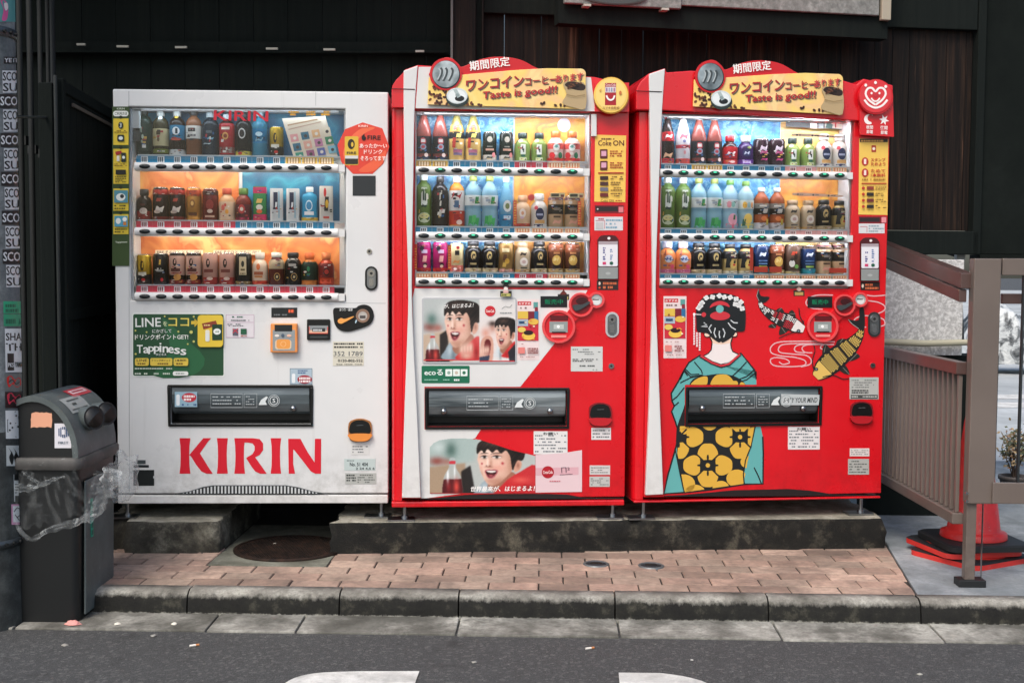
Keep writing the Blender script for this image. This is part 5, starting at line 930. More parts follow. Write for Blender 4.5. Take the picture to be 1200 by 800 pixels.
    p = PM(fr, .001); p.rect(697, 240.4, 731, 249.6, '#7a1420', .0008); p.rect(698, 242, 724, 247.8, '#2a1c1e'); p.ell(700.4, 245, 1, 1, '#d8c8c8', n=8); p.rect(725, 242.4, 730.4, 249, '#d87a80'); p.build('status_strip', root)
    p = PM(fr, .001); p.rect(696.6, 254, 730, 270, '#d4d2d4', .0008); p.line([(698, 258.6), (708.6, 258.6), (708.6, 268)], .7, '#b84a54'); p.scribble(710, 256, 729, 268.6, 3, '#7aa0b4', .9); p.rect(698.4, 260.4, 707, 268.4, '#bfbcbc'); p.scribble(699, 255, 708, 258, 1, '#b84a54'); p.build('sticker', root)
    banknote_reader(fr, root, 700.4, 275.6, 724.8, 327.6)
    p = PM(fr, .001); p.rect(699.4, 328.4, 724.6, 339.8, '#281c1a', .0008); p.scribble(706.6, 329.4, 723, 338.8, 2, '#c8643c', .95, .6); p.ell(702.6, 332, 1.3, 2, '#d8c8b8', n=8); p.ell(702.6, 337, 1.3, 1.3, '#c84a2e', n=8); p.build('sticker', root)
    # small emblems under the rail
    for x, y in ((592.8, 336.4), (660.2, 340)):
        p = PM(fr, .019 if x < 600 else .001); p.rect(x - 6.6, y + 4.6, x + 6.8, y + 11.4, '#23221e', .0008); p.rect(x - 5.4, y + 7.4, x + 5.6, y + 10.8, '#b8b468'); p.scribble(x - 4.6, y + 7.8, x + 5, y + 10.6, 1, '#4a4a24', .9)
        if x < 600: p.ell(x, y - 1, 4, 2.6, '#2a1e1e', n=12); p.ell(x, y + 2, 2.6, 2.4, '#e8d8d0', n=12); p.rect(x - 3, y + 3.6, x + 3, y + 7, '#d8b0a8')
        else: p.poly(spl([(x - 4, y + 5), (x - 1, y + 1), (x + .6, y - 2), (x + 1.4, y + 1), (x + 4, y + 4.6)], 3), '#6a2a22')
        p.build('emblem_sticker', root)
    # poster window with a photograph-like print
    p = PM(fr, 0)
    p.poly(rrect(494.4, 348.6, 605.4, 425.6, 3), '#b8b9bc', .006, d=.006); p.build('poster_window', root, .001)
    cv = Canvas(496.2, 350.6, 603.8, 423.8, '#cfcbc5')
    cv.fill([(496, 350), (562, 350), (562, 378), (496, 392)], '#b4bab8', 1, 4); cv.glow(504, 383, 8, 5, '#8c4a42', .9); cv.glow(513, 384, 5, 4, '#a85a4c', .7); cv.glow(506, 374, 6, 7, '#4f7068', .85); cv.glow(522, 364, 8, 8, '#d6d8d4', .8); cv.fill([(496, 392), (530, 386), (530, 425), (496, 425)], '#c0a993', 1, 2); cv.fill([(515, 392), (524, 386), (527, 425), (515, 425)], '#221e1d', .95, 1.2)
    paint_bottle(cv, 507, 391, 422, 15); cv.clip = cv.mask([(496, 350), (561.6, 350), (561.6, 421.4), (496, 421.4)], .3); base_clip = cv.clip
    paint_portrait(cv, lambda a, b: (496.4 + 67 * a, 352.4 + 68.2 * b)); paint_hand(cv, 541, 409, 1.1)
    cv.fill([(561.6, 350), (604, 350), (604, 424), (561.6, 424)], '#dcd9d6', 1, .4); cv.glow(585, 392, 26, 16, '#e8d0ca', .7); cv.glow(569, 390, 5, 6, '#d89a88', .9); cv.glow(577, 384, 4, 5, '#c08a7a', .9); cv.glow(577, 379, 4.5, 3, '#3a2a26', .9)
    paint_portrait(cv, lambda a, b: (566 + 39 * a, 372 + 46 * b), '#191516', '#d6d8d8', 1.6); cv.fill(spl([(563, 424), (563, 402), (568, 394), (575, 394), (578, 402), (576, 424)], 4), '#d09a86', .95, .8); cv.fill(spl([(567, 416), (568, 400), (572, 397), (575, 402), (573, 416)], 4), '#5c1216', .95, .6); paint_hand(cv, 564, 411, .8); cv.fill([(595, 412), (604, 402), (604, 424), (597, 424)], '#20242c', .95, .8); cv.fill([(561.6, 418), (574, 416), (572, 424), (561.6, 424)], '#22304a', .9, .8)
    cv.build(fr, .0064, 'poster', root)
    p = PM(fr, .0068)
    for a_, b_ in ((([(496.4, 421.6), (561.4, 421.6)]), 0), (([(562, 423), (603, 423)]), 0)): p.line(a_, 1.2, '#c8343c')
    p.text('が、はじまるよ！', 520, 361.6, 554.5, 359.8, 5, '#f4f2ee', .02, .2)
    p.ell(574.4, 364.4, 6.2, 6.2, '#c4202c'); p.text('Coca-Cola', 569.6, 366, 579.2, 366, 3.4, '#f6ece8', .015); p.scribble(586, 365.4, 600, 367.6, 1, '#8a9090', .9); p.line(spl([(588, 362), (592, 359), (597, 360), (600, 357)], 3, False), .5, '#5a6464')
    p.build('poster_lettering', root)
    p = PM(fr, .001); p.rect(494, 428.4, 550.4, 449, '#12684a', .0008, r=1.5); p.text('ecoる', 497.4, 439.6, 519, 439.6, 7, '#ecf4ee', .05)
    for k in range(3): p.rect(522 + k * 8.9, 432.4, 530 + k * 8.9, 440.6, '#e2ebe4', r=.6); p.ell(526 + k * 8.9, 436.6, 2, 2, ['#8aa89a', '#c8b8a8', '#1f6a4c'][k], n=10)
    p.scribble(497.4, 443.4, 530, 446.4, 1, '#8ac0a8', .8); p.scribble(532, 443.4, 541, 446, 1, '#e8f0ea', .95, .8); p.build('sticker', root)
    menu_strip(fr, root, 605.6, 350.4, 632, 422); led_box(fr, root, 633.4, 347, 664.6, 360)
    coin_unit(fr, root, 654.8, 382.6, 19.4, 681, 357, 14.2, 699.2, 351.4, 9.4)
    plate_lock(fr, root, 709.6, 365.4, 725.4, 395.4, col('#d4d6d8', .3, .5))
    p = PM(fr, .001); p.rect(669, 406, 706.2, 435, '#c9cbc8', .0008); p.scribble(671, 408, 690, 413.6, 2, '#7a7e7c'); p.scribble(683, 411, 704, 416, 2, '#8a8e8c'); p.scribble(671, 420, 704, 424, 2, '#2a2c2c', .9, .5); p.scribble(671, 427, 703, 430, 1, '#5a5e5c', .6); p.scribble(690, 432, 703, 434, 1, '#8a8e8c'); p.build('sticker', root)
    p = PM(fr, 0); p.ring(716.4, 428.8, 1.2, 3.3, M_CHROME, d=.006, th=.006); p.ell(716.4, 428.8, 1.6, 1.6, M_DARK, d=.003); p.build('keyhole', root)
    pickup(fr, root, 498, 454, 666, 502, pk, [(520, 482), (644.6, 481.6)], None, '#8a9396')
    coin_return(fr, root, 691, 471.6, 716.4, 499, '#b81420', '#7a0d18')
    paper(fr, root, 693, 501, 716, 515, '#d8d4d4', 3, '#6a6e70'); paper(fr, root, 691, 545, 715, 556, '#c9c4c2', 3, '#7a7e7c'); paper(fr, root, 690.8, 558, 714.6, 570, '#b8b8b4', 4, '#5a5e5c')
    paper(fr, root, 625.4, 505, 665, 532, '#dcdad8', 6, '#6a7076', 'notice', 'お願い', .0016)
    # lower poster
    cv = Canvas(503.6, 513, 627.4, 578, '#b4bab6')
    cv.fill([(503, 512), (560, 512), (556, 540), (503, 548)], '#a4b6b2', 1, 4); cv.glow(512, 540, 9, 5, '#8c443c', .9); cv.glow(524, 541, 6, 4, '#a85a4c', .6); cv.glow(528, 527, 7, 9, '#47645c', .9); cv.glow(514, 524, 8, 6, '#c8d4d2', .7); cv.fill([(503, 547), (545, 542), (545, 579), (503, 579)], '#a48e76', 1, 2); cv.fill([(540, 552), (551, 545), (557, 579), (540, 579)], '#1e1a19', .95, 1.4)
    paint_bottle(cv, 530, 537, 578, 21); paint_portrait(cv, lambda a, b: (527 + 88 * a, 514 + 68 * b))
    cv.fill([(562, 505), (628, 505), (628, 534), (600, 527.4), (582, 521.4), (562, 515)], '#c0141f', 1, .4); cv.fill(spl([(581, 576), (594, 562), (610, 552), (628, 545), (628, 579), (583, 579)], 3), '#c2262c', .95, .8); cv.glow(610, 562, 10, 4, '#e26056', .8); cv.glow(618, 571, 7, 3, '#7e1418', .7)
    cv.build(fr, .0016, 'poster', root, [(503.6, 578), (503.6, 524), (508, 519), (515, 515.6), (530, 513.4), (545, 513.6), (562, 515), (582, 521), (600, 527), (627.4, 533.6), (627.4, 577)])
    p = PM(fr, .0020)
    p.text('世界最高が、はじまるよ！', 551, 576, 626, 575, 6.4, '#f6f4f0', .03, .2)
    p.poly([(627.6, 532.6), (660, 530.6), (682, 527), (682, 576), (627.6, 576.8)], '#dcc2c6'); p.poly([(627.6, 548), (678, 547), (678, 556), (627.6, 557)], '#d4a6ae'); p.ell(642, 553, 7.2, 7.2, ph('#b81c2c')); p.text('Coca-Cola', 636.4, 555, 647.6, 554.6, 3.8, '#f6ece8', .02); p.text('Π²', 658, 554, 668, 553.4, 6.6, '#5a4a52', .0); p.line([(656, 556), (671, 555.2)], .5, '#4a3a42'); p.scribble(644, 562.4, 662, 564.6, 1, '#c05a68', .9); p.line([(504, 577.6), (600, 578), (627, 577)], .8, '#a01c22'); p.build('poster_lettering', root)
    return fr
red_white_machine()
def kimono_figure(fr, root):
    INK = '#15181a'; TEAL = '#5fa8a6'; GOLD = '#d6a83e'
    A = lambda pts: [(770 + x / 6.667, 330 + y / 6.667) for x, y in pts]
    B = lambda pts: [(770 + x / 4.707, 420 + y / 4.707) for x, y in pts]
    p = PM(fr, .0008, .0002); p.cut = (802.6, 450.6, 963.2, 499.6)
    # robe
    robe = A([(335, 575), (250, 630), (212, 690), (180, 765)]) + B([(150, 62), (118, 125), (78, 192), (82, 232), (95, 262), (80, 292), (100, 345), (112, 385), (108, 470), (95, 520), (60, 640), (38, 745)]) + B([(150, 738), (300, 722), (480, 692), (584, 690), (586, 520), (583, 430), (570, 370), (552, 260), (549, 150), (545, 70)]) + A([(775, 760), (762, 690), (655, 558), (500, 650)])
    p.poly(robe, TEAL); p.line(robe, 1.9, INK, closed=True)
    obi = B(spl([(158, 235), (172, 165), (190, 122), (225, 100), (275, 92), (350, 84), (420, 95), (470, 122), (492, 150)], 3, False)) + B([(530, 230), (546, 370), (522, 480), (490, 560), (476, 640), (481, 691), (300, 718), (150, 740), (130, 640), (112, 560), (106, 440), (124, 345)])
    p.poly(obi, INK)
    low = B([(126, 372), (538, 372), (520, 478), (489, 560), (474, 640), (478, 690), (152, 736), (133, 640), (115, 560), (110, 470)])
    low_c = B([(126, 372), (538, 372), (476, 690), (152, 736), (112, 520)])
    up_c = B([(185, 150), (192, 124), (225, 105), (275, 97), (350, 90), (420, 100), (465, 125), (488, 150)])
    d1 = p.nd()
    def flower(cx, cy, r, cl, rot=0):
        for k in range(4):
            a = k * pi / 2; o = []; dist = 84 if k % 2 == 0 else 70
            for t in range(26):
                th = -pi + 2 * pi * t / 26; rr = 56 * (1 - .16 * max(0, cos(th)) ** 12 - .22 * max(0, -cos(th)) ** 3 + .07 * cos(3 * th)); o.append((cx + cos(a) * dist + rr * cos(th + a), cy + sin(a) * dist + rr * sin(th + a) * .98))
            q = clip_poly(B(o), cl)
            if len(q) > 2: p.poly(q, GOLD, d=d1)
    FL = [(120, 432, 150), (458, 432, 150), (280, 588, 150)]
    for cx, cy, r in FL: flower(cx, cy, r, low_c)
    d1 = p.nd()
    for cx, cy, r in ((148, 690, 62), (210, 745, 60), (440, 660, 58), (290, 360, 42), (352, 712, 46), (500, 570, 40), (132, 360, 40), (150, 400, 20)):
        q = clip_poly(B(ellp(cx, cy, r, r * .85, 18)), low_c)
        if len(q) > 2: p.poly(q, GOLD, d=d1)
    for pts in ([(190, 148), (198, 128), (230, 106), (272, 98), (280, 120), (265, 148)], [(305, 148), (303, 118), (330, 90), (380, 88), (408, 106), (420, 122), (440, 124), (436, 148)], [(456, 148), (462, 130), (478, 134), (488, 149)]): p.poly(B(spl(pts, 3)), GOLD, d=d1)
    d2 = p.nd()
    for cx, cy, r in FL:
        for k in range(8):
            a = k * pi / 4; R_ = 58 if k % 2 == 0 else 82; wv = [.9, 2.6, 1.8] if k % 2 == 0 else [2.0, 1.8, 1.6]
            pts = B([(cx + cos(a) * 16, cy + sin(a) * 16), (cx + cos(a) * R_ * .75, cy + sin(a) * R_ * .75), (cx + cos(a) * R_, cy + sin(a) * R_)])
            if all(784 <= x <= 883 and y > 499 for x, y in pts): p.line(pts, wv, INK, d=d2)
        if cx > 125: p.ell(*B([(cx, cy)])[0], 3.6, 3.6, INK, d=d2 + .0001, n=12); p.ell(*B([(cx, cy)])[0], 2.6, 2.6, GOLD, d=d2 + .0002, n=12)
    # sleeves' fold lines
    d3 = p.nd()
    for L in ([(290, 625), (345, 690), (355, 720)], [(220, 680), (265, 725), (330, 722)], [(205, 690), (240, 735)], [(180, 790), (260, 750), (350, 728)], [(700, 625), (640, 690), (580, 745)], [(755, 690), (700, 740), (620, 770)], [(765, 715), (700, 765), (640, 785)]): p.line(A(L), 1.3, INK, d=d3)
    for L in ([(150, 62), (185, 100), (255, 92)], [(82, 232), (110, 210), (150, 160)], [(95, 262), (120, 240), (155, 200)], [(112, 385), (122, 350), (140, 300)], [(535, 600), (560, 650), (575, 688)], [(100, 500), (128, 640), (150, 738)], [(545, 372), (520, 480), (488, 560), (476, 640), (481, 692)]): p.line(B(L), 1.4, INK, d=d3)
    # neck, collar, ears
    p.poly(A([(410, 430), (428, 470), (425, 530), (400, 560), (365, 577), (430, 618), (500, 642), (560, 628), (645, 570), (592, 545), (575, 480), (590, 430), (510, 440)]), '#e9dfdc'); p.poly(A([(412, 430), (430, 480), (500, 490), (572, 480), (588, 430)]), '#efcfb8')
    for L in ([(412, 430), (430, 470), (425, 530), (400, 560), (365, 577)], [(590, 430), (575, 480), (580, 520), (592, 545), (645, 570)]): p.line(A(L), 1.3, INK)
    p.line(A([(335, 580), (430, 636), (500, 662), (565, 645), (652, 565)]), 3.4, INK); p.line(A([(340, 578), (430, 632), (500, 657), (562, 641), (648, 566)]), 2.3, '#c8303a')
    for x, y in ((392, 412), (603, 410)): p.ell(*A([(x, y)])[0], 4.0, 3.4, INK, n=14); p.ell(*A([(x, y)])[0], 3.2, 2.6, '#efcfb8', n=14)
    # hair
    p.poly(A(spl([(303, 240), (316, 190), (350, 132), (400, 102), (480, 88), (560, 96), (630, 120), (672, 162), (692, 232), (690, 350), (676, 386), (620, 392), (598, 420), (560, 450), (512, 476), (500, 466), (482, 474), (432, 442), (398, 408), (350, 396), (312, 384), (306, 300)], 3)), INK)
    d4 = p.nd()
    for L in ([(365, 320), (390, 335), (345, 350), (395, 350)], [(425, 335), (405, 365), (425, 400)], [(455, 360), (445, 400), (460, 435)], [(488, 385), (485, 410), (490, 440)], [(515, 365), (530, 400), (520, 435)], [(555, 320), (580, 355), (615, 375)], [(575, 300), (600, 320), (630, 322)]): p.line(A(spl(L, 3, False)), [.5] + [1.5] * (3 * 3 - 1 if len(L) == 4 else 5) + [.5], '#c9cdce', d=d4) if False else p.line(A(L), 1.3, '#c9cdce', d=d4)
    for x, y in ((325, 205), (352, 165), (385, 126), (433, 120), (487, 110), (525, 120), (572, 123), (618, 135), (612, 176), (655, 160), (665, 210), (340, 185), (640, 185)):
        for k in range(4): a = k * pi / 2 + x; q = A([(x + 11 * cos(a), y + 11 * sin(a))])[0]; p.ell(*q, 1.9, 1.5, '#e8e8e6', d=d4, n=8)
    p.poly(A(spl([(412, 205), (430, 172), (490, 150), (550, 168), (566, 198), (530, 186), (490, 182), (445, 190)], 3)), '#c8303a'); p.ell(*A([(492, 266)])[0], 11.8, 5.2, '#c8303a'); p.ell(*A([(490, 213)])[0], 4.6, 4.6, '#6ab0ac', n=16)
    p.line(A([(288, 254), (345, 257)]), .9, '#e6dcdc'); p.ell(*A([(365, 257)])[0], 2.8, 2.8, '#c8303a', n=14); p.ell(*A([(290, 254)])[0], 1.6, 1.6, '#eee', n=10) if False else p.ell(*A([(290, 254)])[0], 1.6, 1.6, '#eeeeee', n=10)
    d5 = p.nd()
    for x, y0, y1 in ((290, 262, 490), (312, 395, 512), (333, 398, 530)):
        y = y0
        while y < y1: p.rect(*A([(x - 7, y)])[0], *A([(x + 7, y + 9)])[0], '#ece4e4', d=d5); y += 13
    p.build('kimono_print', root)
def koi(fr, root, spine, widths, headc, bodyc, scalec, tailpts, fins, whiskers, patches=()):
    INK = '#181819'; p = PM(fr, .0008, .0002); K = lambda pts: [(880 + x / 6.665, 330 + y / 6.667) for x, y in pts]
    sp = spl(spine, 6, False); n = len(sp); ww = []
    for i in range(n):
        t = i / (n - 1) * (len(widths) - 1); k = min(int(t), len(widths) - 2); ww.append(widths[k] + (widths[k + 1] - widths[k]) * (t - k))
    def side(off):
        o = []
        for i in range(n):
            a, b = sp[max(0, i - 1)], sp[min(n - 1, i + 1)]; L = hypot(b[0] - a[0], b[1] - a[1]) or 1; o.append((sp[i][0] - (b[1] - a[1]) / L * ww[i] * off, sp[i][1] + (b[0] - a[0]) / L * ww[i] * off))
        return o
    for f in fins: p.poly(K(spl(f, 3)), '#26241f'); p.line(K([f[0], f[len(f) // 2]]), .5, '#8a8a80')
    p.poly(K(spl(tailpts, 3)), INK); p.line(K([tailpts[0], tailpts[1], tailpts[2]]), .7, '#9a9a94')
    p.poly(K(side(1.12) + side(-1.12)[::-1]), INK); hn = int(n * .25)
    p.poly(K(side(.95)[:hn] + side(-.95)[:hn][::-1]), headc); d = p.nd()
    rows = 21
    for r in range(rows):
        i = hn + int((n - hn - 2) * r / rows); i2 = min(n - 1, i + 1); m = max(1, int(ww[i] / 14)); a, b = sp[max(i - 1, 0)], sp[i2]; L = hypot(b[0] - a[0], b[1] - a[1]) or 1; tx, ty = (b[0] - a[0]) / L, (b[1] - a[1]) / L
        for k in range(-m, m + 1):
            off = (k + (.5 if r % 2 else 0)) / (m + .5)
            if abs(off) > .9: continue
            cx, cy = sp[i][0] - ty * ww[i] * off, sp[i][1] + tx * ww[i] * off; c = bodyc; s = 9.6
            t = r / rows
            for t0, t1, o0, o1, cc in patches:
                if t0 <= t <= t1 and o0 <= off <= o1: c = cc
            p.poly(K([(cx - tx * s - ty * s * .6, cy - ty * s + tx * s * .6), (cx + tx * s, cy + ty * s), (cx - tx * s + ty * s * .6, cy - ty * s - tx * s * .6)]), c, d=d)
    for w in whiskers: p.line(K(spl(w, 4, False)), 1.1, INK)
    ex = sp[int(n * .13)]; eo = side(-.7)[int(n * .13)]; p.ell(*K([eo])[0], 2.3, 2.1, INK, n=12); p.ell(*K([eo])[0], 1.1, 1.0, '#7a8a94', n=10)
    p.build('koi_print', root)
def kimono_machine():
    fr = Frame((.40171, 5.42875, .24), radians(9.0)); root = empty('vending_machine', fr.o, fr.a)
    tag(root, 'red vending machine with a kimono figure and koi fish next to the metal fence', 'vending machine')
    W = (fr.uv(1041, 200)[0] + fr.uv(1033, 575)[0]) / 2
    du0 = fr.uv(774, 240)[0]; du1 = fr.uv(998.5, 240)[0]; dw1 = fr.uv(888, 135.5)[1]; dw0 = fr.uv(884, 338)[1]
    pk = (fr.uv(806, 475)[0], fr.uv(960, 475)[0], fr.uv(882, 496)[1], fr.uv(882, 455.4)[1])
    c = dict(n=3, w0=.08, W=W, hood_b=(890, 134), door_b=(890, 581), disp=(du0, du1, dw0, dw1), pick=pk, seam=106.8, seam_dy=1.0, feet=(757, 1014),
             hood=[(745.4, 107), (747.6, 101), (751, 95.6), (757, 90), (760.5, 86.4), (779.6, 80), (781, 85), (810, 83), (988, 94.4), (1004, 99.4), (1012, 92.4), (1046.6, 100), (1046.6, 143), (1004, 141.6), (776.5, 129.4), (745.4, 129)],
             trimL=[(760.6, 87), (761.4, 130), (762.6, 200), (765, 330), (763.4, 400), (760.4, 490), (756.6, 580)], trimR=[(779.4, 80.6), (776, 130), (773, 200), (768.6, 330), (770.6, 400), (774, 490), (777.4, 579)],
             slot=[(778, 580.4), (800, 579.6), (830, 576.8), (860, 574), (925, 572.6), (950, 574.6), (975, 578.6), (1031, 579.4), (1031, 580.6), (778, 581.6)])
    red_shell(fr, root, c)
    slogan_board(fr, root, lambda x, y: (812.75 + (x - 501.5) * .947, y + 2.4 + (x - 501.5) * .022), 3)
    liner(fr, root, du0, du1, dw0, dw1)
    for a, b, cc, d, m in ((774, 132, 914, 194, M_ICE), (914, 137, 998, 194, M_CREAM), (774, 206, 913, 268, M_ICE), (913, 208, 998, 268, M_WARM2), (774, 283, 908, 322, M_ICE), (908, 283, 998, 322, M_CREAM)): back_print(fr, root, a + 1.5, b, cc - .5, d, m)
    xs = [782.6 + 18.3 * i for i in range(12)]; ws = []
    for yl, yr, ty, tg, lit in ((201.3, 206.9, 194.4, 'bbyybbbbppoo', '011110001111'), (276.7, 280.7, 268.8, 'bbbbbbbbpppp', '000111100011'), (329.6, 332.2, 321.0, 'bbbbbboooooo', '110001111000')):
        ws.append(shelf(fr, root, 773.4, 992, yl, yr, xs, lit, 4.4, tg, None, ty))
    light_strip(root, du0 + .03, du1 - .03, dw1 - .016, M_LEDC, .03)
    for w in ws[:2]: light_strip(root, du0 + .03, du1 - .03, w - .050, M_LEDC, .04)
    for a, b in ((ws[0] - .02, dw1 - .002), (ws[1] - .02, ws[0] - .058), (ws[2] - .02, ws[1] - .058)): pane(root, du0, du1, a, b)
    rows_of_drinks(fr, ['colared colaclear craftpink craftpink colamini grape drpurple drpurple greensmall greensmall royalwhite royalwhite', 'greentall greentall mintwater mintwater peachwater lemonwater orangetea orangetea cafebeige cafebeige blackcoffee cafegold',
                        'calpis calpis blackcoffee blackcoffee cafegold cafegold navycan cornsoup picnic navycan georgiadark georgiadark'], 781.6, 18.3, [(ws[0], 195), (ws[1], 269), (ws[2], 321)], M3WHERE, {(2, 6): 'beside soup can, ', (2, 9): 'beside beige can, ', (1, 10): '', (1, 11): ''})
    p = PM(fr, -.12); p.poly([(921, 136.6), (999, 139.6), (999, 152.6), (921, 148.6)], '#1c2224', .001); p.text('JAPAN GUIDE', 924, 143, 961.5, 144.4, 4.6, '#cfd6d8', .01, .1); p.poly([(949.6, 144.4), (957.6, 144.8), (957.6, 151), (949.6, 150.6)], '#dcd6d0'); p.poly([(959, 144.8), (965, 145), (965, 151), (959, 150.8)], '#8a9a9c'); p.poly([(966.6, 138.8), (998, 140), (998, 151.6), (966.6, 150.6)], '#c4c4b8'); p.poly([(967, 150), (970, 143), (976, 146), (975, 151)], '#3a5a54'); p.rect(978.4, 142, 980, 150, '#a8303c'); p.rect(988, 141.6, 990, 149, '#b04a54'); p.poly([(991, 150), (994, 143), (996.6, 150.6)], '#4a6a5c'); p.build('guide_banner', root)
    for y0, x0 in ((156.6, 930), (226, 931), (288, 937)):
        p = PM(fr, -.02); p.poly(spl([(x0, y0), (x0 + 20, y0 + .6), (x0 + 54, y0 + 3), (x0 + 54, y0 + 5), (x0 + 30, y0 + 4.2), (x0, y0 + 3)], 3), '#f2cdb8', .001)
        for k in range(3): p.ell(x0 + 4 + k * 18, y0 + 1.8 + k * .7, 1.2, 1.2, '#3a2420', n=8); p.scribble(x0 + 6.6 + k * 18, y0 + .9 + k * .7, x0 + 12 + k * 18, y0 + 2.9 + k * .7, 1, '#5a3a2c', .9)
        p.build('shelf_talker', root)
    for r_ in ((879, 290, 882.6, 317), (884, 312.4, 900, 319), (902, 312.6, 916, 319), (972, 314, 992, 319.6)): p = PM(fr, -.02); p.rect(*r_, '#d8482e', .002); p.build('shelf_talker', root)
    # badge with heart face and day/night tag
    p = PM(fr, 0); p.poly([(1007, 112), (1046.4, 112), (1047.6, 160.4), (1008, 158)], M_RED, .012, d=.032); p.poly(ellp(1026.6, 113.6, 20, 20.6, 32), '#d01822', .018, d=.050); p.poly(ellp(1026, 112.8, 18.8, 19.4, 32), '#d8343a', .003, d=.053); p.build('badge', root)
    p = PM(fr, .0536); WT = '#f6ece8'
    p.line(spl([(1026, 123), (1018, 117), (1014.4, 110), (1017, 104), (1022, 103.4), (1026, 107.4), (1030, 103.4), (1035.4, 104), (1038, 110), (1034, 117), (1026, 123)], 3, False), 2.4, WT); p.line(spl([(1013, 117), (1018, 123), (1026, 126.4), (1034, 123.6), (1040, 117)], 4, False), 2.4, WT); p.line(spl([(1021, 115), (1024, 118.4), (1028, 118.4), (1031, 115)], 4, False), 1.8, WT); p.poly(spl([(1022.6, 111), (1026, 109.6), (1029.6, 111), (1026, 114.6)], 3), '#c8303a')
    for x, y in ((1014.6, 100), (1026, 97), (1038, 101.6)): p.ell(x, y, 1.7, 1.9, WT, n=10)
    for x in (1021.4, 1030.6): p.ell(x, 109.4, 1.3, 1.5, WT, n=8)
    p.build('badge_print', root)
    p = PM(fr, .0326); o = [(1018.6 + 6 * cos(t), 140 + 6 * sin(t)) for t in [radians(a) for a in range(60, 330, 15)]] + [(1021 + 4.4 * cos(t), 138.6 + 4.4 * sin(t)) for t in [radians(a) for a in range(300, 75, -15)]]
    p.poly(o, WT); p.text('夜間', 1015, 151.4, 1023, 151.6, 4.4, WT, .015); p.text('節電', 1015.4, 156.8, 1023, 157, 4.4, WT, .015); p.build('moon_print', root); p = PM(fr, .0326); p.poly([(1036 + (6 if k % 2 == 0 else 2.6) * cos(k * pi / 6 + .2), 140.8 + (6.4 if k % 2 == 0 else 2.8) * sin(k * pi / 6 + .2)) for k in range(12)], WT)
    p.text('昼間', 1031.4, 152, 1040, 152.2, 4.4, WT, .015); p.text('節電', 1032, 157.6, 1040, 157.8, 4.4, WT, .015); p.build('sun_print', root)
    warm_yellow_panel(fr, root, 1007, 162.4, 1041, 252, dict(k=3, dx=-1))
    p = PM(fr, .001); p.rect(1006.6, 253.6, 1039, 261.4, '#7a1420', .0008); p.rect(1007.6, 255, 1031, 260, '#2a1c1e'); p.rect(1033, 254.4, 1038.6, 261, '#e08a90'); p.build('status_strip', root)
    p = PM(fr, .001); p.rect(1006.4, 262, 1036.6, 273.4, '#d4d2d4', .0008); p.line([(1008, 265.6), (1016, 265.6), (1016, 272)], .7, '#b84a54'); p.scribble(1018, 263.4, 1035.6, 272.4, 3, '#8aa0a8', .9); p.build('sticker', root)
    banknote_reader(fr, root, 1008.4, 278.4, 1030.6, 329.6)
    p = PM(fr, .001); p.rect(1008.4, 330.4, 1031, 340, '#281c1a', .0008); p.scribble(1014, 331.4, 1029.4, 339.4, 2, '#c8643c', .95, .6); p.ell(1011, 335, 1.3, 2.4, '#d8c8b8', n=8); p.build('sticker', root)
    p = PM(fr, .001); x, y = 936.4, 333.6; p.rect(x - 6.4, y + 6.6, x + 6.4, y + 13, '#23221e', .0008); p.rect(x - 5, y + 8.6, x + 5, y + 12.4, '#b89a58'); p.ell(x, y + 2, 3.2, 2.2, '#2a1e1e', n=12); p.ell(x, y + 5, 2.8, 2.6, '#e0b8a8', n=12); p.build('emblem_sticker', root)
    menu_strip(fr, root, 777.6, 347, 804.4, 419.6); led_box(fr, root, 946.6, 347.4, 975.4, 360.4)
    # pale water swirls painted behind the fittings
    K = lambda pts: [(880 + x / 6.665, 330 + y / 6.667) for x, y in pts]
    p = PM(fr, .0005, .00002); SW = '#dcaeb2'
    for L in ([(655, 470), (450, 465), (230, 470), (160, 505), (160, 555), (240, 580), (340, 590), (420, 615), (420, 650), (340, 662), (210, 660), (160, 640), (155, 605), (200, 592), (275, 605), (300, 632), (250, 645), (220, 625)],
              [(560, 485), (300, 485), (225, 505), (225, 550), (330, 565), (430, 575), (470, 610), (460, 645), (390, 665)], [(560, 485), (400, 490), (345, 510), (350, 545), (420, 555)], [(600, 490), (450, 492), (400, 515), (420, 550), (480, 555)], [(650, 490), (560, 495), (545, 520), (580, 530)],
              [(640, 105), (520, 105), (450, 130), (430, 170), (470, 205), (560, 215)], [(905, 105), (960, 112), (1055, 105)], [(910, 148), (990, 160), (1045, 190), (1040, 225), (990, 250)], [(1010, 275), (900, 265), (830, 280), (805, 310), (830, 345), (900, 355)], [(1010, 350), (1045, 335), (1040, 300), (1005, 280)]): p.line(K(spl(L, 5, False)), 1.35, SW)
    p.build('swirl_print', root)
    koi(fr, root, [(415, 372), (360, 350), (285, 310), (210, 280), (140, 245), (85, 195), (68, 150)], [24, 46, 56, 48, 34, 20, 10], '#e4dcd8', '#e6e2de', None, [(70, 165), (45, 110), (60, 58), (78, 110), (145, 120), (115, 160)],
        [[(200, 240), (205, 215), (240, 205), (265, 250), (235, 260)], [(295, 250), (320, 220), (345, 250), (345, 280)], [(160, 330), (135, 355), (190, 360), (195, 335)], [(235, 350), (220, 415), (270, 400), (290, 370)]], [[(410, 320), (385, 275), (375, 205)], [(395, 300), (410, 310), (408, 335)], [(380, 385), (300, 405), (220, 440)]],
        [(.0, .2, -.9, .2, '#c02a34'), (.28, .5, -.2, .9, '#c02a34'), (.2, .35, -.9, -.2, '#22201f'), (.5, .62, -.9, 0, '#22201f')])
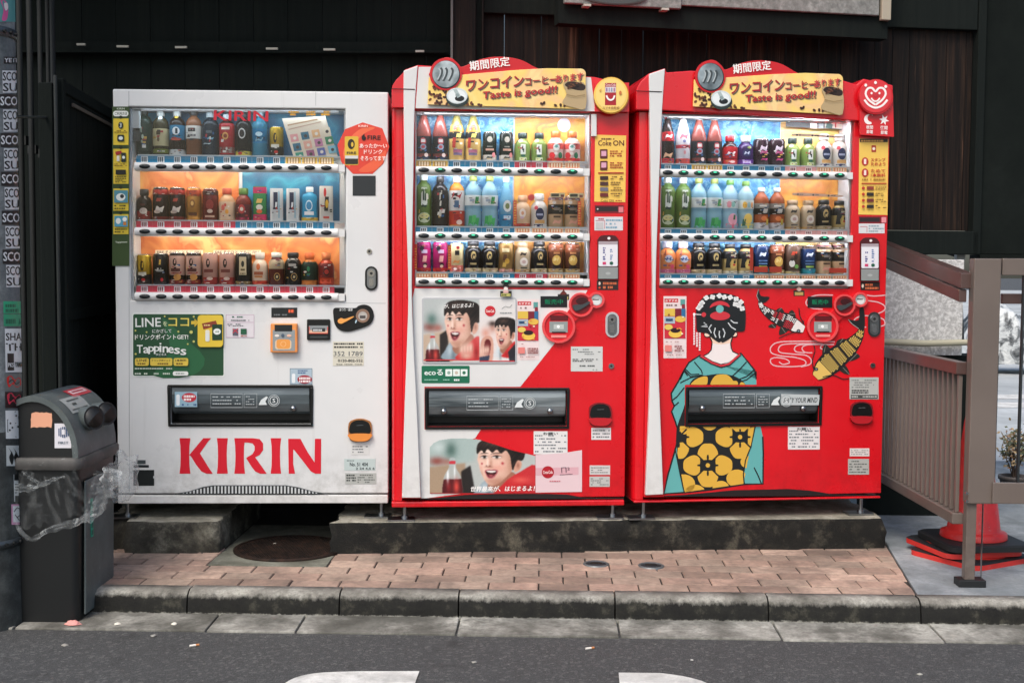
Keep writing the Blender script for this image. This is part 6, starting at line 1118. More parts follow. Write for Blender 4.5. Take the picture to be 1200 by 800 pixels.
    koi(fr, root, [(505, 745), (560, 690), (630, 625), (710, 560), (790, 490), (845, 420), (870, 360)], [30, 70, 84, 74, 54, 32, 14], '#dcb860', '#e0be62', None, [(862, 380), (790, 330), (760, 295), (840, 300), (848, 210), (880, 205), (890, 300), (885, 370)],
        [[(560, 600), (560, 520), (585, 490), (630, 540), (600, 570)], [(660, 520), (675, 460), (720, 445), (770, 460), (720, 500)], [(690, 640), (700, 700), (770, 725), (745, 660)], [(770, 620), (850, 590), (830, 560), (800, 550)]], [[(495, 700), (480, 620), (500, 540), (490, 495)], [(560, 745), (640, 730), (720, 760), (770, 755)]])
    kimono_figure(fr, root)
    coin_unit(fr, root, 964.4, 382.4, 18.4, 990, 357.4, 12.6, 1008.6, 351, 8.6)
    plate_lock(fr, root, 1017.6, 365.4, 1032, 394.6, col('#55585a', .3, .8))
    p = PM(fr, 0); p.ring(1023, 428, 1.2, 3.0, M_CHROME, d=.006, th=.006); p.ell(1023, 428, 1.6, 1.6, M_DARK, d=.003); p.build('keyhole', root)
    p = PM(fr, .0014); p.rect(995.6, 442, 1029.6, 467.6, '#b4b6b2', .0008); p.scribble(998, 444, 1027, 455, 4, '#7a7e7c'); p.scribble(998, 456, 1026, 461, 2, '#2a2c2c', .9, .6); p.rect(997, 462.4, 1028.6, 466.8, '#4a4e4c'); p.scribble(998, 463, 1028, 466.4, 1, '#b4b6b2', .7); p.build('sticker', root)
    pickup(fr, root, 803, 452, 962, 498, pk, [(823.4, 478.4), (941.4, 478.6)], 'UNITY YOUR MIND', '#5c6669')
    coin_return(fr, root, 997.6, 470, 1022.6, 496.6, '#b01420', '#7a0d18')
    paper(fr, root, 923.4, 499.6, 960.6, 526.4, '#dcd8d8', 6, '#6a7076', 'notice', 'お願い', .0014)
    paper(fr, root, 995.8, 525, 1018.8, 534.4, '#d8ccca', 3, '#8a8e8c'); paper(fr, root, 993.8, 537.4, 1018.4, 555.8, '#a9aaa6', 5, '#5a5e5c')
kimono_machine()
# ------------------------------------------------------------------ materials of the street
def asphalt():
    b = NB('asphalt').world(); n1 = b.noise(210, 2, .6); n2 = b.noise(1.6, 5); v = b.n('TexVoronoi', Vector=b.co, Scale=160)
    c = b.ramp(n1, [(.34, '#262727'), (.5, '#3d3e3e'), (.64, '#575857'), (.74, '#8f8e8a')])
    c = b.mix(b.ramp(n2, [(.35, 0.0), (.7, .55)]), c, '#3a3a3a'); st = b.ramp(b.noise(7, 6, .7), [(.56, 0.0), (.66, .55)]); c = b.mix(st, c, '#252423'); lt = b.ramp(b.noise(48, 3, .6), [(.66, 0.0), (.70, .55)]); c = b.mix(lt, c, '#8e8c86'); vc = b.n('TexVoronoi', Vector=b.co, Scale=85.0); c = b.mix(.2, c, b.ramp(b.n('RGBToBW', i0=vc.outputs[1]).outputs[0], [(.2, '#232424'), (.5, '#3c3d3d'), (.72, '#4e4f4e'), (.85, '#8a8986')]))
    b.set(c, .85).bump(b.mix(.5, n1, v.outputs[0]), .5, .004); return b.m
def concrete(name, dark, mid, light, scale=6, moss=None, mossamt=.6, bumpd=.006):
    b = NB(name).world(); n1 = b.noise(scale, 6, .65); n2 = b.noise(scale * 14, 3, .6)
    c = b.ramp(n1, [(.32, dark), (.5, mid), (.68, light)]); c = b.mix(b.ramp(n2, [(.4, 0.0), (.75, .5)]), c, dark)
    if moss: c = b.mix(b.n('Math', _operation='MULTIPLY', i0=b.ramp(b.noise(scale * .55, 7, .72, dist=.4), [(.42, 0.0), (.56, 1.0)]), i1=mossamt).outputs[0], c, moss)
    b.set(c, .9).bump(b.mix(.5, n1, n2), .6, bumpd); return b.m
M_ASPH = asphalt()
M_GUT = concrete('gutter_concrete', '#55534c', '#94928a', '#bfbdb3', 4, '#3c3b34', .7)
M_KERB = concrete('kerb_concrete', '#74726a', '#a09e95', '#c2c0b6', 7, '#5a5950', .5)
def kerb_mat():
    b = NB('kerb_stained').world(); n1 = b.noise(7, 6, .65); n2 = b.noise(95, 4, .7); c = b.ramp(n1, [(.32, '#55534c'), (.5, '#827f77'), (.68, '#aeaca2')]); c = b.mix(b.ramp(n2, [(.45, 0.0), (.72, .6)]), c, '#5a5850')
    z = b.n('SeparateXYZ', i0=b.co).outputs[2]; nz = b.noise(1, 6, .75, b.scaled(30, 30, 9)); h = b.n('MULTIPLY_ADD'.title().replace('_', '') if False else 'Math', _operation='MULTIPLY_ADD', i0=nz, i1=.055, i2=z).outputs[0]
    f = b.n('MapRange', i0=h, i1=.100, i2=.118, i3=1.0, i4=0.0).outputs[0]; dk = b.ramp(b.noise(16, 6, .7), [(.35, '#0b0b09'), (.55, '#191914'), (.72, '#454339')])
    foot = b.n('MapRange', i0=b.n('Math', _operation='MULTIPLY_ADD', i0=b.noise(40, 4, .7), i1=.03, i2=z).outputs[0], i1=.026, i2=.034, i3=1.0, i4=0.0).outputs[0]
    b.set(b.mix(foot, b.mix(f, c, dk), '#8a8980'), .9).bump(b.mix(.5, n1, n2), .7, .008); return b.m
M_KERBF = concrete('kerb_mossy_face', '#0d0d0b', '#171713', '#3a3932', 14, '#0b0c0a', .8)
M_SLAB = concrete('slab_concrete', '#6f7577', '#90969a', '#abb0b2', 4, '#5c6264', .5)
M_LOT = concrete('car_park_sunlit', '#8e9292', '#a8acac', '#bcc0c0', .6)  # asphalt lot; its sunlit brightness is put into this pale colour
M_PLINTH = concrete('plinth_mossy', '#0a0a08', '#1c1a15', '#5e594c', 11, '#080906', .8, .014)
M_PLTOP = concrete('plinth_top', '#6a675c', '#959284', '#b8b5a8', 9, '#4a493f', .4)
M_WALLW = concrete('rendered_wall', '#b8b8b6', '#e4e4e2', '#efefed', 75, '#8a8a88', .6, .008)
M_SIGNS = concrete('grey_sign_stone', '#6f706c', '#8b8c88', '#a4a5a0', 40, '#5c5d5a', .4, .003)
def brick_mat():
    b = NB('paver'); oi = b.n('ObjectInfo'); g = b.t.nodes.new('ShaderNodeNewGeometry')
    c = b.ramp(oi.outputs['Random'], [(0, '#8a7567'), (.25, '#ab8f7f'), (.5, '#bf9f8d'), (.75, '#a39080'), (1, '#ccae9b')])
    n1 = b.noise(30, 5, .65, g.outputs['Position']); c = b.mix(b.ramp(n1, [(.4, 0.0), (.7, .5)]), c, '#6a5c53')
    n2 = b.noise(2.3, 5, .65, g.outputs['Position']); c = b.mix(b.ramp(n2, [(.44, 0.0), (.66, .7)]), c, '#544a43')
    b.set(c, .88).bump(b.noise(90, 4, .6, g.outputs['Position']), .45, .004); return b.m
M_BRICK = brick_mat()
def timber(name, stops, spec=.6):
    b = NB(name).world(); oi = b.n('ObjectInfo'); off = b.n('VectorMath', _operation='ADD', i0=b.co, i1=oi.outputs['Random']).outputs[0]
    mp = b.n('Mapping', i0=off, i3=(34, 34, 1.1)).outputs[0]; n1 = b.noise(1, 6, .7, mp, .3); mp2 = b.n('Mapping', i0=off, i3=(90, 90, 2.4)).outputs[0]; n2 = b.noise(1, 5, .7, mp2)
    c = b.ramp(n1, stops); c = b.mix(b.ramp(n2, [(.64, 0.0), (.78, .6)]), c, stops[-1][1]); c = b.mix(b.ramp(oi.outputs['Random'], [(0, 0.0), (1, .5)]), c, stops[0][1])
    b.set(c, spec).bump(n1, .5, .006).spec(.12); return b.m
M_WOOD = timber('charred_plank', [(.34, '#141413'), (.48, '#1f1a18'), (.60, '#32261f'), (.76, '#705444')])
M_WOODK = timber('black_plank', [(.3, '#141918'), (.55, '#1a1f1d'), (.75, '#20241f'), (.92, '#33312c')], .85)
M_BWALL = concrete('black_panel_and_shade', '#0f1413', '#141917', '#1a1f1d', 2.5, None, 0, .002); M_BWALL.node_tree.nodes['Principled BSDF'].inputs['Specular IOR Level'].default_value = .12  # black of the hung panels; also painted shade below the rendered face
M_FENCE = painted('brown_fence_paint', '#6e635c', '#615751', .35, .15, '#3a302c', .5)
M_FENCER = painted('reddish_fence_paint', '#54403c', '#493733', .35, .2, '#2a1c1a', .4)
def plastic(name, c, c2, rough):
    b = NB(name); n = b.noise(8, 5); c_ = b.mix(b.ramp(n, [(.4, 0.0), (.7, 1.0)]), c, c2); sp = b.ramp(b.noise(60, 3, .7), [(.62, 0.0), (.7, .35)]); b.set(b.mix(sp, c_, '#8a8e8e'), rough).bump(b.noise(120, 2), .12, .002); return b.m
M_BIN = plastic('bin_plastic', '#4c5454', '#5c6464', .5); M_BIND = col('#0d1011', .5); M_BINR = plastic('bin_rim_plastic', '#3c3c3a', '#565250', .6)
M_CONE = plastic('cone_plastic', '#b8201e', '#9c1a18', .45); M_RUB = col('#17191a', .6); M_CONEB = plastic('cone_base_red', '#d8352e', '#c02a24', .5)

# ------------------------------------------------------------------ ground
def struct(o): o['kind'] = 'structure'; return o
p = PM(); p.add([(-150, -120, 0), (150, -120, 0), (150, 250, 0), (-150, 250, 0)], [(0, 1, 2, 3)], M_ASPH); struct(p.build('road'))
KY = 4.640
gut = empty('gutter'); struct(gut)
gx = [-4.4, -3.8, -3.2, -2.6, -2.0, -1.27, -.93, -.326, .285, .885, 1.485, 2.09, 2.7, 3.3, 3.9]
for a, b_ in zip(gx, gx[1:]):
    q = PM(); z = .006 + random.uniform(0, .003); f0, f1 = 4.446 + random.uniform(-.006, .006), 4.446 + random.uniform(-.006, .006)
    q.loft([[(a + .004, f0, -.02), (b_ - .004, f1, -.02), (b_ - .004, KY + .01, -.02), (a + .004, KY + .01, -.02)], [(a + .004, f0, z), (b_ - .004, f1, z), (b_ - .004, KY + .01, z + .006), (a + .004, KY + .01, z + .006)]], M_GUT, True, False); q.build('gutter_slab', gut, .004)
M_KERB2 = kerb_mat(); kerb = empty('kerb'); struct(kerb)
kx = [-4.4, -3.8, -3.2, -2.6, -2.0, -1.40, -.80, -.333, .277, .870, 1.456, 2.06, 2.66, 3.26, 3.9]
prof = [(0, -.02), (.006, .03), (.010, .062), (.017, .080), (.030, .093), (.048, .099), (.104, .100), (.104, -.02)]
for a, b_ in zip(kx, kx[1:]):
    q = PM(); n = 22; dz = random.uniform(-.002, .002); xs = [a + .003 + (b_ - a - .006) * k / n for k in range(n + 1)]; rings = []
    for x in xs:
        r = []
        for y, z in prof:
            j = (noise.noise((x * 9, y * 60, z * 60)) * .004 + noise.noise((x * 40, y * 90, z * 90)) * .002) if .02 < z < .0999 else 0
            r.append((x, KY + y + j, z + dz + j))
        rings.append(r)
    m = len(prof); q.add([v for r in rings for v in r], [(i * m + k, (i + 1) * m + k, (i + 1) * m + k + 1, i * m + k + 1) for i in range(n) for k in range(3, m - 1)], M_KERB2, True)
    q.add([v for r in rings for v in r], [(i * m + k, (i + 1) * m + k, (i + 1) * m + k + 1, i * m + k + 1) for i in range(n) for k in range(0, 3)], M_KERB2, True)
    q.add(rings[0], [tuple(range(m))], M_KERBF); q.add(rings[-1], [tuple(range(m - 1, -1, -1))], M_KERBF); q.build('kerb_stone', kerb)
# pavement of small pavers, cut along the concrete slab on the right
pav = empty('pavement'); struct(pav)
EDGE = ((1.468, 4.745), (1.585, 5.567)); eg = lambda y: EDGE[0][0] + (EDGE[1][0] - EDGE[0][0]) * (y - EDGE[0][1]) / (EDGE[1][1] - EDGE[0][1])
q = PM(); q.add([(-4.4, KY + .105, .0945), (eg(KY + .105), KY + .105, .0945), (eg(6.6), 6.6, .0945), (-4.4, 6.6, .0945)], [(0, 1, 2, 3)], concrete('joint_sand', '#14120f', '#211d19', '#352f29', 20)); q.build('bedding', pav)
def pedY(x): return 5.37 + .1034 * x if x > -1.1 else 5.28
def brick_mesh(pm, poly, z0=.07, z1=.1):
    cx = sum(p_[0] for p_ in poly) / len(poly); cy = sum(p_[1] for p_ in poly) / len(poly); n = len(poly)
    sh = lambda e: [(x + (cx - x) / max(abs(cx - x), abs(cy - y), .02) * e, y + (cy - y) / max(abs(cx - x), abs(cy - y), .02) * e) for x, y in poly]
    a = [(x, y, z0) for x, y in poly]; b_ = [(x, y, z1 - .004) for x, y in poly]; c = [(x, y, z1) for x, y in sh(.003)]
    vs = a + b_ + c; fs = [(k, (k + 1) % n, n + (k + 1) % n, n + k) for k in range(n)] + [(n + k, n + (k + 1) % n, 2 * n + (k + 1) % n, 2 * n + k) for k in range(n)] + [tuple(range(2 * n, 3 * n))]
    pm.add(vs, fs, M_BRICK)
FRM = (onz(244, 660, .1).x, onz(381, 664, .1).x, onz(310, 662, .1).y)      # concrete frame of the manhole: x0, x1, front y
X0 = onz(690.75, 689, .1).x; PL, PR = .2005, .1085; shared = None
for r in range(9):
    y0 = KY + .110 + r * PR; y1 = y0 + PR - .011; k = -13
    while True:
        xa = X0 + (.1 if r % 2 else 0) + k * PL; xb = xa + PL - .005; k += 1
        if xa > eg(y1): break
        if y0 > pedY((xa + xb) / 2) + .02: continue
        if y1 > FRM[2] and xb > FRM[0] and xa < FRM[1]:
            if xa < FRM[0] - .03: xb = FRM[0] - .004
            elif xb > FRM[1] + .03: xa = FRM[1] + .004
            else: continue
        if xb - xa > PL - .01 and xb < eg(y0) - .003:
            if shared is None:
                b0 = PM(); brick_mesh(b0, [(0, 0), (PL - .005, 0), (PL - .005, PR - .011), (0, PR - .011)]); o = b0.build('paver', pav); shared = o.data
            else:
                o = bpy.data.objects.new('paver', shared); COL.objects.link(o); o.parent = pav
            o.location = (xa, y0, random.uniform(-.002, .002)); o.rotation_euler = (random.uniform(-.006, .006), random.uniform(-.004, .004), random.uniform(-.006, .006))
        else:
            pl = clip_poly([(xa, y0), (xb, y0), (xb, y1), (xa, y1)], [(-9, 4), (eg(4) - .004, 4), (eg(7) - .004, 7), (-9, 7)])
            if len(pl) > 2 and max(v[0] for v in pl) - min(v[0] for v in pl) > .02: b0 = PM(); brick_mesh(b0, pl); b0.build('paver', pav)
q = PM(); sl = [(eg(KY + .106) + .004, KY + .106), (6.5, KY + .106), (6.5, 8.2), (eg(8.2) + .004, 8.2)]; q.loft([[(x, y, -.01) for x, y in sl], [(x, y, .1) for x, y in sl]], M_SLAB, True, False); struct(q.build('concrete_slab', None, .004))
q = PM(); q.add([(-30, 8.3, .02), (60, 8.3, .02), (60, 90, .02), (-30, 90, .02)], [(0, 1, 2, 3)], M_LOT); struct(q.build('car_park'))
mk = empty('road_marking'); struct(mk); M_LINE = concrete('worn_road_paint', '#b4b3ae', '#d6d5d0', '#e2e1dc', 12, '#8a8984', .35)
def mark(pts, name='painted_stroke', par=mk, z=.004):
    q = PM(); w = [onz(x, y, z) for x, y in pts]; q.add([(v.x, v.y, z) for v in w], [tuple(range(len(w)))], M_LINE); return q.build(name, par)
mark(spl([(334, 800), (342, 795), (358, 790), (380, 787.2), (420, 785.8)], 3, False) + [(491.5, 785.6), (484, 806), (470, 840), (300, 860), (326, 808)])
mark([(725, 787.4)] + spl([(775, 788), (800, 791.5), (822, 797), (834, 803)], 3, False) + [(850, 830), (730, 850)])
for px, py, w_ in ((1165, 437, 60), (1186, 468, 60), (1178, 478, 70)):
    c0 = onz(px, py, .024); q = PM(); q.add([(c0.x - .5, c0.y, .024), (c0.x + 3, c0.y + .4, .024), (c0.x + 3, c0.y + .9, .024), (c0.x - .5, c0.y + .45, .024)], [(0, 1, 2, 3)], M_LINE); q.build('bay_line', mk)
# manhole and its frame
q = PM(); q.box(FRM[0], FRM[1], FRM[2], 5.9, .06, .099, concrete('frame_concrete', '#5c5c50', '#75766a', '#8a8b7e', 9, '#44453a', .5)); fo = q.build('manhole_frame', pav, .003)
M_IRON = NB('rusty_iron').world(); M_IRON.set(M_IRON.ramp(M_IRON.noise(25, 5), [(.35, '#1c1614'), (.55, '#33261f'), (.72, '#4a342a')]), .6, .5); M_IRON.bump(M_IRON.noise(120, 3), .3, .002); M_IRON = M_IRON.m
R_ = .25; mc_ = onz(325, 658, .1); mh = empty('manhole_cover', (mc_.x, mc_.y + R_, .1)); tag(mh, 'round rusty iron manhole cover under the white machine', 'manhole cover')
q = PM(); q.loft([[(r * cos(2 * pi * k / 48), r * sin(2 * pi * k / 48), z) for k in range(48)] for r, z in ((R_, -.03), (R_, .006), (R_ - .006, .009), (R_ - .018, .009), (R_ - .022, .005), (.001, .005))], M_IRON, False, False); q.build('cover_plate', mh)
q = PM()
for i in range(-14, 15):
    for j in range(-14, 15):
        x, y = i * .0175 + (.009 if j % 2 else 0), j * .0175
        if hypot(x, y) < R_ - .03: q.box(x - .0055, x + .0055, y - .0055, y + .0055, .0052, .0095, M_IRON)
t_ = q.build('tread_studs', mh); t_['kind'] = 'stuff'
for px, py, lb in ((698.5, 661, 'small dark round valve cap in the pavers, left ring raised'), (763, 663, 'small flat grey round valve cap in the pavers')):
    c0 = onz(px, py, .1); cr = empty('valve_cap', (c0.x, c0.y, .1)); tag(cr, ['small round valve cap with a chipped raised rim in the pavers', 'small flat round valve cap with an even rim in the pavers'][px > 700], 'valve cap')
    q = PM(); q.loft([[(r * cos(2 * pi * k / 24), r * sin(2 * pi * k / 24), z) for k in range(24)] for r, z in ((.056, -.02), (.056, .004), (.05, .007), (.045, .003))], col('#6c7274', .45, .5), False, True); q.build('rim', cr)
    q = PM(); q.loft([[(r * cos(2 * pi * k / 24), r * sin(2 * pi * k / 24), z) for k in range(24)] for r, z in ((.0445, -.01), (.0445, .003), (.03, .0045), (.001, .0045))], col('#3c444a', .45, .6), False, True); q.box(-.025, .025, -.004, .004, .0046, .008, M_IRON); q.build('lid', cr)
# plinths under the machines
def plinth(pts, z1, label):
    root = empty('concrete_plinth', (pts[0][0], pts[0][1], .0)); tag(root, label, 'plinth'); ox, oy = pts[0]
    q = PM(); rings = []; n = 26
    per = []
    for i in range(len(pts)):
        a, b_ = pts[i], pts[(i + 1) % len(pts)]; m = max(2, int(hypot(b_[0] - a[0], b_[1] - a[1]) / .035))
        per += [(a[0] + (b_[0] - a[0]) * k / m, a[1] + (b_[1] - a[1]) * k / m) for k in range(m)]
    cx = sum(v[0] for v in pts) / len(pts); cy = sum(v[1] for v in pts) / len(pts)
    for z, ins in ((.03, 0), (.1, 0), (.125, 0), (.15, 0), (.175, 0), (z1 - .014, 0), (z1 - .004, .004), (z1, .010)):
        r = []
        for x, y in per:
            j = noise.noise((x * 12, y * 12, z * 30)) * .012 + noise.noise((x * 40, y * 40, z * 60)) * .007; d = Vector((x - cx, y - cy)).normalized()
            chip = max(0, noise.noise((x * 9, y * 9, 3.3)) - .1) * .06 if z > z1 - .02 else 0
            if z == z1: j = min(j, .004)
            r.append((x + d.x * (j - ins - chip) - ox, y + d.y * (j - ins - chip) - oy, z + (0 if z < z1 else -abs(j) * .4)))
        rings.append(r)
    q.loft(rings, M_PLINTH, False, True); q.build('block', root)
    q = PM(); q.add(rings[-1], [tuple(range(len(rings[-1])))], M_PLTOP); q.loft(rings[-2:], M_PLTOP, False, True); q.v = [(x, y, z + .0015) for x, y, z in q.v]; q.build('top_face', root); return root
pr0, pr1 = onz(388, 646, .1), onz(1036, 641, .1)
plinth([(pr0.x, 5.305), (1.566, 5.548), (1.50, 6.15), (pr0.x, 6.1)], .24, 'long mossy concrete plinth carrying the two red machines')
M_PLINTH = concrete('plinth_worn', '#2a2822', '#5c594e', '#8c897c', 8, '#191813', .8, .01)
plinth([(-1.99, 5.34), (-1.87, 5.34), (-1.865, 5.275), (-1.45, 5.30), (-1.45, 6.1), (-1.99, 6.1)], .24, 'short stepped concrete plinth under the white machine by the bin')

# ------------------------------------------------------------------ walls behind
def pxw(px, y): return ony(px, 200, y).x
WL = (pxw(565, 6.28), 6.28); ang = radians(9.5)
TF = Frame((WL[0], WL[1], 0), ang); TW = TF.uv(1136, 200)[0]; zt0 = TF.uv(800, 30)[1]; zb = TF.uv(1090, 270)[1]
tw = empty('timber_wall', TF.o, ang); tag(tw, 'dark brown weathered plank wall rising behind the red machines', 'wall')
x = 0; k = 0
while x < TW - .02:
    w_ = random.uniform(.085, .125); x1 = min(x + w_, TW)
    q = PM(); d0 = random.uniform(0, .006); n = 5
    lo = zb if TF.world(x, 0, 0).x > 1.2 else .3
    rg = []
    for j in range(n + 1):
        z = lo + (3.3 - lo) * j / n; e = random.uniform(-.002, .002); rg.append([(x + .002 + e, -d0, z), (x1 - .002 + e, -d0, z), (x1 - .002 + e, .03, z), (x + .002 + e, .03, z)])
    q.loft(rg, M_WOOD, True, False); q.build('plank', tw); x = x1
for z0, z1, xx0, xx1, dd in ((3.3, 3.42, -.08, TW + .05, .05), (zb - .13, zb - .004, TF.uv(1000, 280)[0], TW + .04, .05)): q = PM(); q.box(xx0, xx1, -dd, .04, z0, z1, M_WOODK); q.build('beam', tw, .004)
for a, b_ in ((-.055, -.005), (TW + .004, TW + .05)): q = PM(); q.box(a, b_, -.05, .04, .3 if a < 0 else zb - .13, 3.3, M_WOODK); q.build('frame_post', tw, .004)
q = PM(); zz = TF.uv(700, 22)[1]; q.box(0.0, TW, -.045, -.008, zz, zz + .5, M_WOODK); q.build('lintel', tw, .004)
ev = empty('eave', (-4.0, 5.55, 3.25)); tag(ev, 'dark eave above the black wall', 'eave')
for k in range(18): q = PM(); q.box(k * .2 + .002, k * .2 + .198, 0, .8, 0, .03, M_WOODK); q.build('soffit_board', ev)
q = PM(); q.box(0, 3.6, -.04, -.002, -.06, .16, M_WOODK); q.build('fascia', ev)
LW = empty('black_wall', (pxw(-60, 6.34), 6.34, 0)); tag(LW, 'black boarded wall with a horizontal beam behind the white machine', 'wall'); lx = LW.location.x; L1 = pxw(528, 6.34) - lx
x = 0
while x < L1 - .02:
    x1 = min(x + .18, L1); q = PM(); d0 = random.uniform(0, .004); q.box(x + .0015, x1 - .0015, -d0, .03, 0, 3.6, M_WOODK); q.build('board', LW); x = x1
zb2 = ony(300, 64, 6.3).z; zt2 = ony(300, 50, 6.3).z
q = PM(); q.box(0, L1, -.09, -.006, zb2, zb2 + .012, M_WOODK); q.box(0, L1, -.06, -.006, zb2 + .013, zt2, M_WOODK); q.build('beam', LW, .003)
for px, py in ((95, 52), (143.6, 54.4), (212, 55.4), (318.6, 57), (386, 58), (492, 60)):
    P = ony(px, py, 6.24); q = PM(); w_ = .030 if px not in (95, 492) else .022; q.box(P.x - lx - w_, P.x - lx + w_, -.104, -.0905, P.z - .006, P.z + .004, col('#b4b0a4', .5)); q.build('clip', LW)
wp = empty('wall_post', (pxw(541, 6.2), 6.2, 0)); tag(wp, 'dark square post with a worn grey edge between the black wall and the planks', 'post')
q = PM(); q.box(-.045, .07, 0, .1, 0, 3.6, M_WOOD); q.build('shaft', wp, .004); q = PM(); q.box(-.058, -.0455, -.012, .1, 0, 3.6, col('#6a6a66', .6)); q.build('edge_strip', wp, .002)
q = PM(); q.box(.10, .108, -.004, .02, 0, 3.6, M_WOOD); q.build('batten', wp)
# dark panelling right of the planks, hung above an open car park
RW = empty('dark_panel_wall', (TF.world(TW + .06, 0, 0).x, TF.world(TW + .06, 0, 0).y - .02, 0)); zlo = ony(1160, 298, RW.location.y).z; tag(RW, 'black panelled wall hanging over the open car park right of the planks', 'wall')
for k in range(8): q = PM(); q.box(k * .46 + .002, k * .46 + .458, -.0, .12, zlo, 3.6, M_BWALL); q.build('panel', RW, .003)
q = PM(); q.box(0, 3.7, -.02, .14, zlo - .05, zlo - .002, M_BWALL); q.build('lower_beam', RW)
stp = ony(1128, 300, RW.location.y); q = PM(); q.box(stp.x - RW.location.x - .022, stp.x - RW.location.x + .022, .02, .07, stp.z - .02, zlo + .05, '#8a8c8a'); q.build('bracket_post', RW)
# stone-faced sign boards at the top
SF0 = ony(660, 5, 6.02); SF1 = ony(1042, 25.4, 6.42); sa = atan2(SF1.y - SF0.y, SF1.x - SF0.x); SFr = Frame((SF0.x, SF0.y, 0), sa)
sg = empty('stone_sign', SFr.o, sa); tag(sg, 'grey stone-faced sign boards mounted above the plank wall', 'sign')
zs = SF0.z; ua = SFr.uv(797, 10)[0]; ub = SFr.uv(1029, 20)[0]; uc = SFr.uv(1042, 20)[0]
q = PM(); q.box(0, ua - .004, -.03, .0, zs, zs + .7, M_SIGNS); q.build('board', sg, .004); q = PM(); q.box(ua, ub, -.012, .012, zs + .022, zs + .7, M_SIGNS); q.build('board', sg, .004); q = PM(); q.box(ub + .012, uc, -.02, .012, zs + .0, zs + .7, col('#a89f8c', .6)); q.build('edge_board', sg, .003)
q = PM(); q.box(-.02, uc, .0135, .10, zs - .09, zs + .7, M_WOODK); q.build('backing_beam', sg)
u_, w_ = SFr.uv(717, -3); q = PM(); q.loft([[(u_ + r * .17 * cos(2 * pi * k / 28), y, w_ + r * .045 * sin(2 * pi * k / 28)) for k in range(28)] for r, y in ((1, -.03), (1, -.04), (.86, -.042), (.84, -.034), (.01, -.034))], col('#4a4a48', .5), False, False); q.build('oval_emblem', sg)
for px in (686, 777): u_, w_ = SFr.uv(px, 10); q = PM(); q.box(u_ - .018, u_ + .018, -.04, .05, zs - .012, zs - .002, col('#b8b4a8', .4)); q.build('clip', sg)
# leaning black gate leaf and scaffold pipes on the left
g0 = ony(71, 92, 5.15); g1 = ony(134, 127, 6.2); ga = atan2(g1.y - g0.y, g1.x - g0.x); gl = hypot(g1.x - g0.x, g1.y - g0.y)
gt = empty('gate_leaf', (g0.x, g0.y, .1), ga); tag(gt, 'black wooden gate leaf standing open beside the white machine', 'gate'); gh = g0.z - .1
for k in range(9): q = PM(); q.box(.05 + k * (gl - .1) / 9 + .002, .05 + (k + 1) * (gl - .1) / 9 - .002, .0, .02, .02, gh - .06, M_WOODK); q.build('board', gt)
for a in (0, gl - .045): q = PM(); q.box(a, a + .045, -.012, .032, 0, gh, M_WOODK); q.build('stile', gt, .004)
for z in (gh - .055, gh * .5, .05): q = PM(); q.box(.046, gl - .046, -.010, .03, z, z + .05, M_WOODK); q.build('rail', gt, .003)
q = PM(); q.box(.14, gl - .08, -.018, -.0105, gh - .10, gh - .085, col('#5c5248', .6)); q.build('worn_strip', gt)
gp = empty('gate_post', (g0.x - .06, g0.y - .02, .1)); tag(gp, 'thin black gate post with a round grey edge beside the gate leaf', 'post'); q = PM(); q.box(-.03, .03, 0, .06, 0, gh - .02, M_WOODK); q.build('shaft', gp, .004); q = PM(); q.tube([(.045, .0, 0), (.045, .0, gh + .01)], .008, col('#2a2e2c', .5), 8); q.build('edge_pipe', gp)
for i, (px, y, r, c) in enumerate(((23, 5.3, .012, '#101413'), (35, 5.7, .014, '#0e1211'), (47, 5.9, .012, '#0c100f'), (56, 6.0, .010, '#0f1312'), (62, 6.05, .013, '#24282a'))):
    P = ony(px, 60, y); q = PM(); q.tube([(0, 0, 0), (0, 0, 3.5)], r, col(c, .7), 10); q.box(-.02, .02, .0, .03, 1.9, 1.94, col('#121615', .6)); o = q.build('wall_pipe'); o.location = (P.x, P.y, 0); tag(o, ['thin dark pipe standing behind the sticker-covered pole', 'dark pipe, second behind the sticker-covered pole', 'dark pipe, third behind the sticker-covered pole', 'slim dark pipe just left of the grey-edged pipe', 'grey-edged pipe closest to the gate leaf top'][i], 'pipe')
q = PM(); a_, b_ = ony(18, 137, 4.75), ony(60, 138, 5.2); q.tube([a_, b_], .006, col('#4a4e4c', .4, .6), 6); o = q.build('tie_rod'); tag(o, 'thin horizontal metal tie rod between the pole and the gate post', 'rod')
# ------------------------------------------------------------------ utility pole with stickers
PE = ony(20.5, 400, 4.52); PRAD = .15; PC = Vector((PE.x - PRAD, 4.52, 0)); PXC = 20.5 - PRAD * F / 4.6; phi0 = atan2(-PC.y, -PC.x)
po = empty('utility_pole', PC); tag(po, 'grey utility pole covered with stickers beside the rubbish bin', 'pole')
M_POLE = concrete('pole_concrete', '#5c6263', '#7d8384', '#9aa0a1', 9, '#3c4244', .45, .004); M_POLED = concrete('pole_dirty', '#2a2d2c', '#434746', '#5c605e', 12, '#1d201f', .5, .004)
zj = ony(10, 508, 4.4).z
for nm, z0, z1, m in (('shaft', zj, 5.2, M_POLE), ('shaft_base', 0, zj, M_POLED)):
    q = PM(); n = 40; q.loft([[(PRAD * cos(2 * pi * k / n), PRAD * sin(2 * pi * k / n), z) for k in range(n)] for z in [z0 + (z1 - z0) * j / 6 for j in range(7)]], m, True, True); q.build(nm, po)
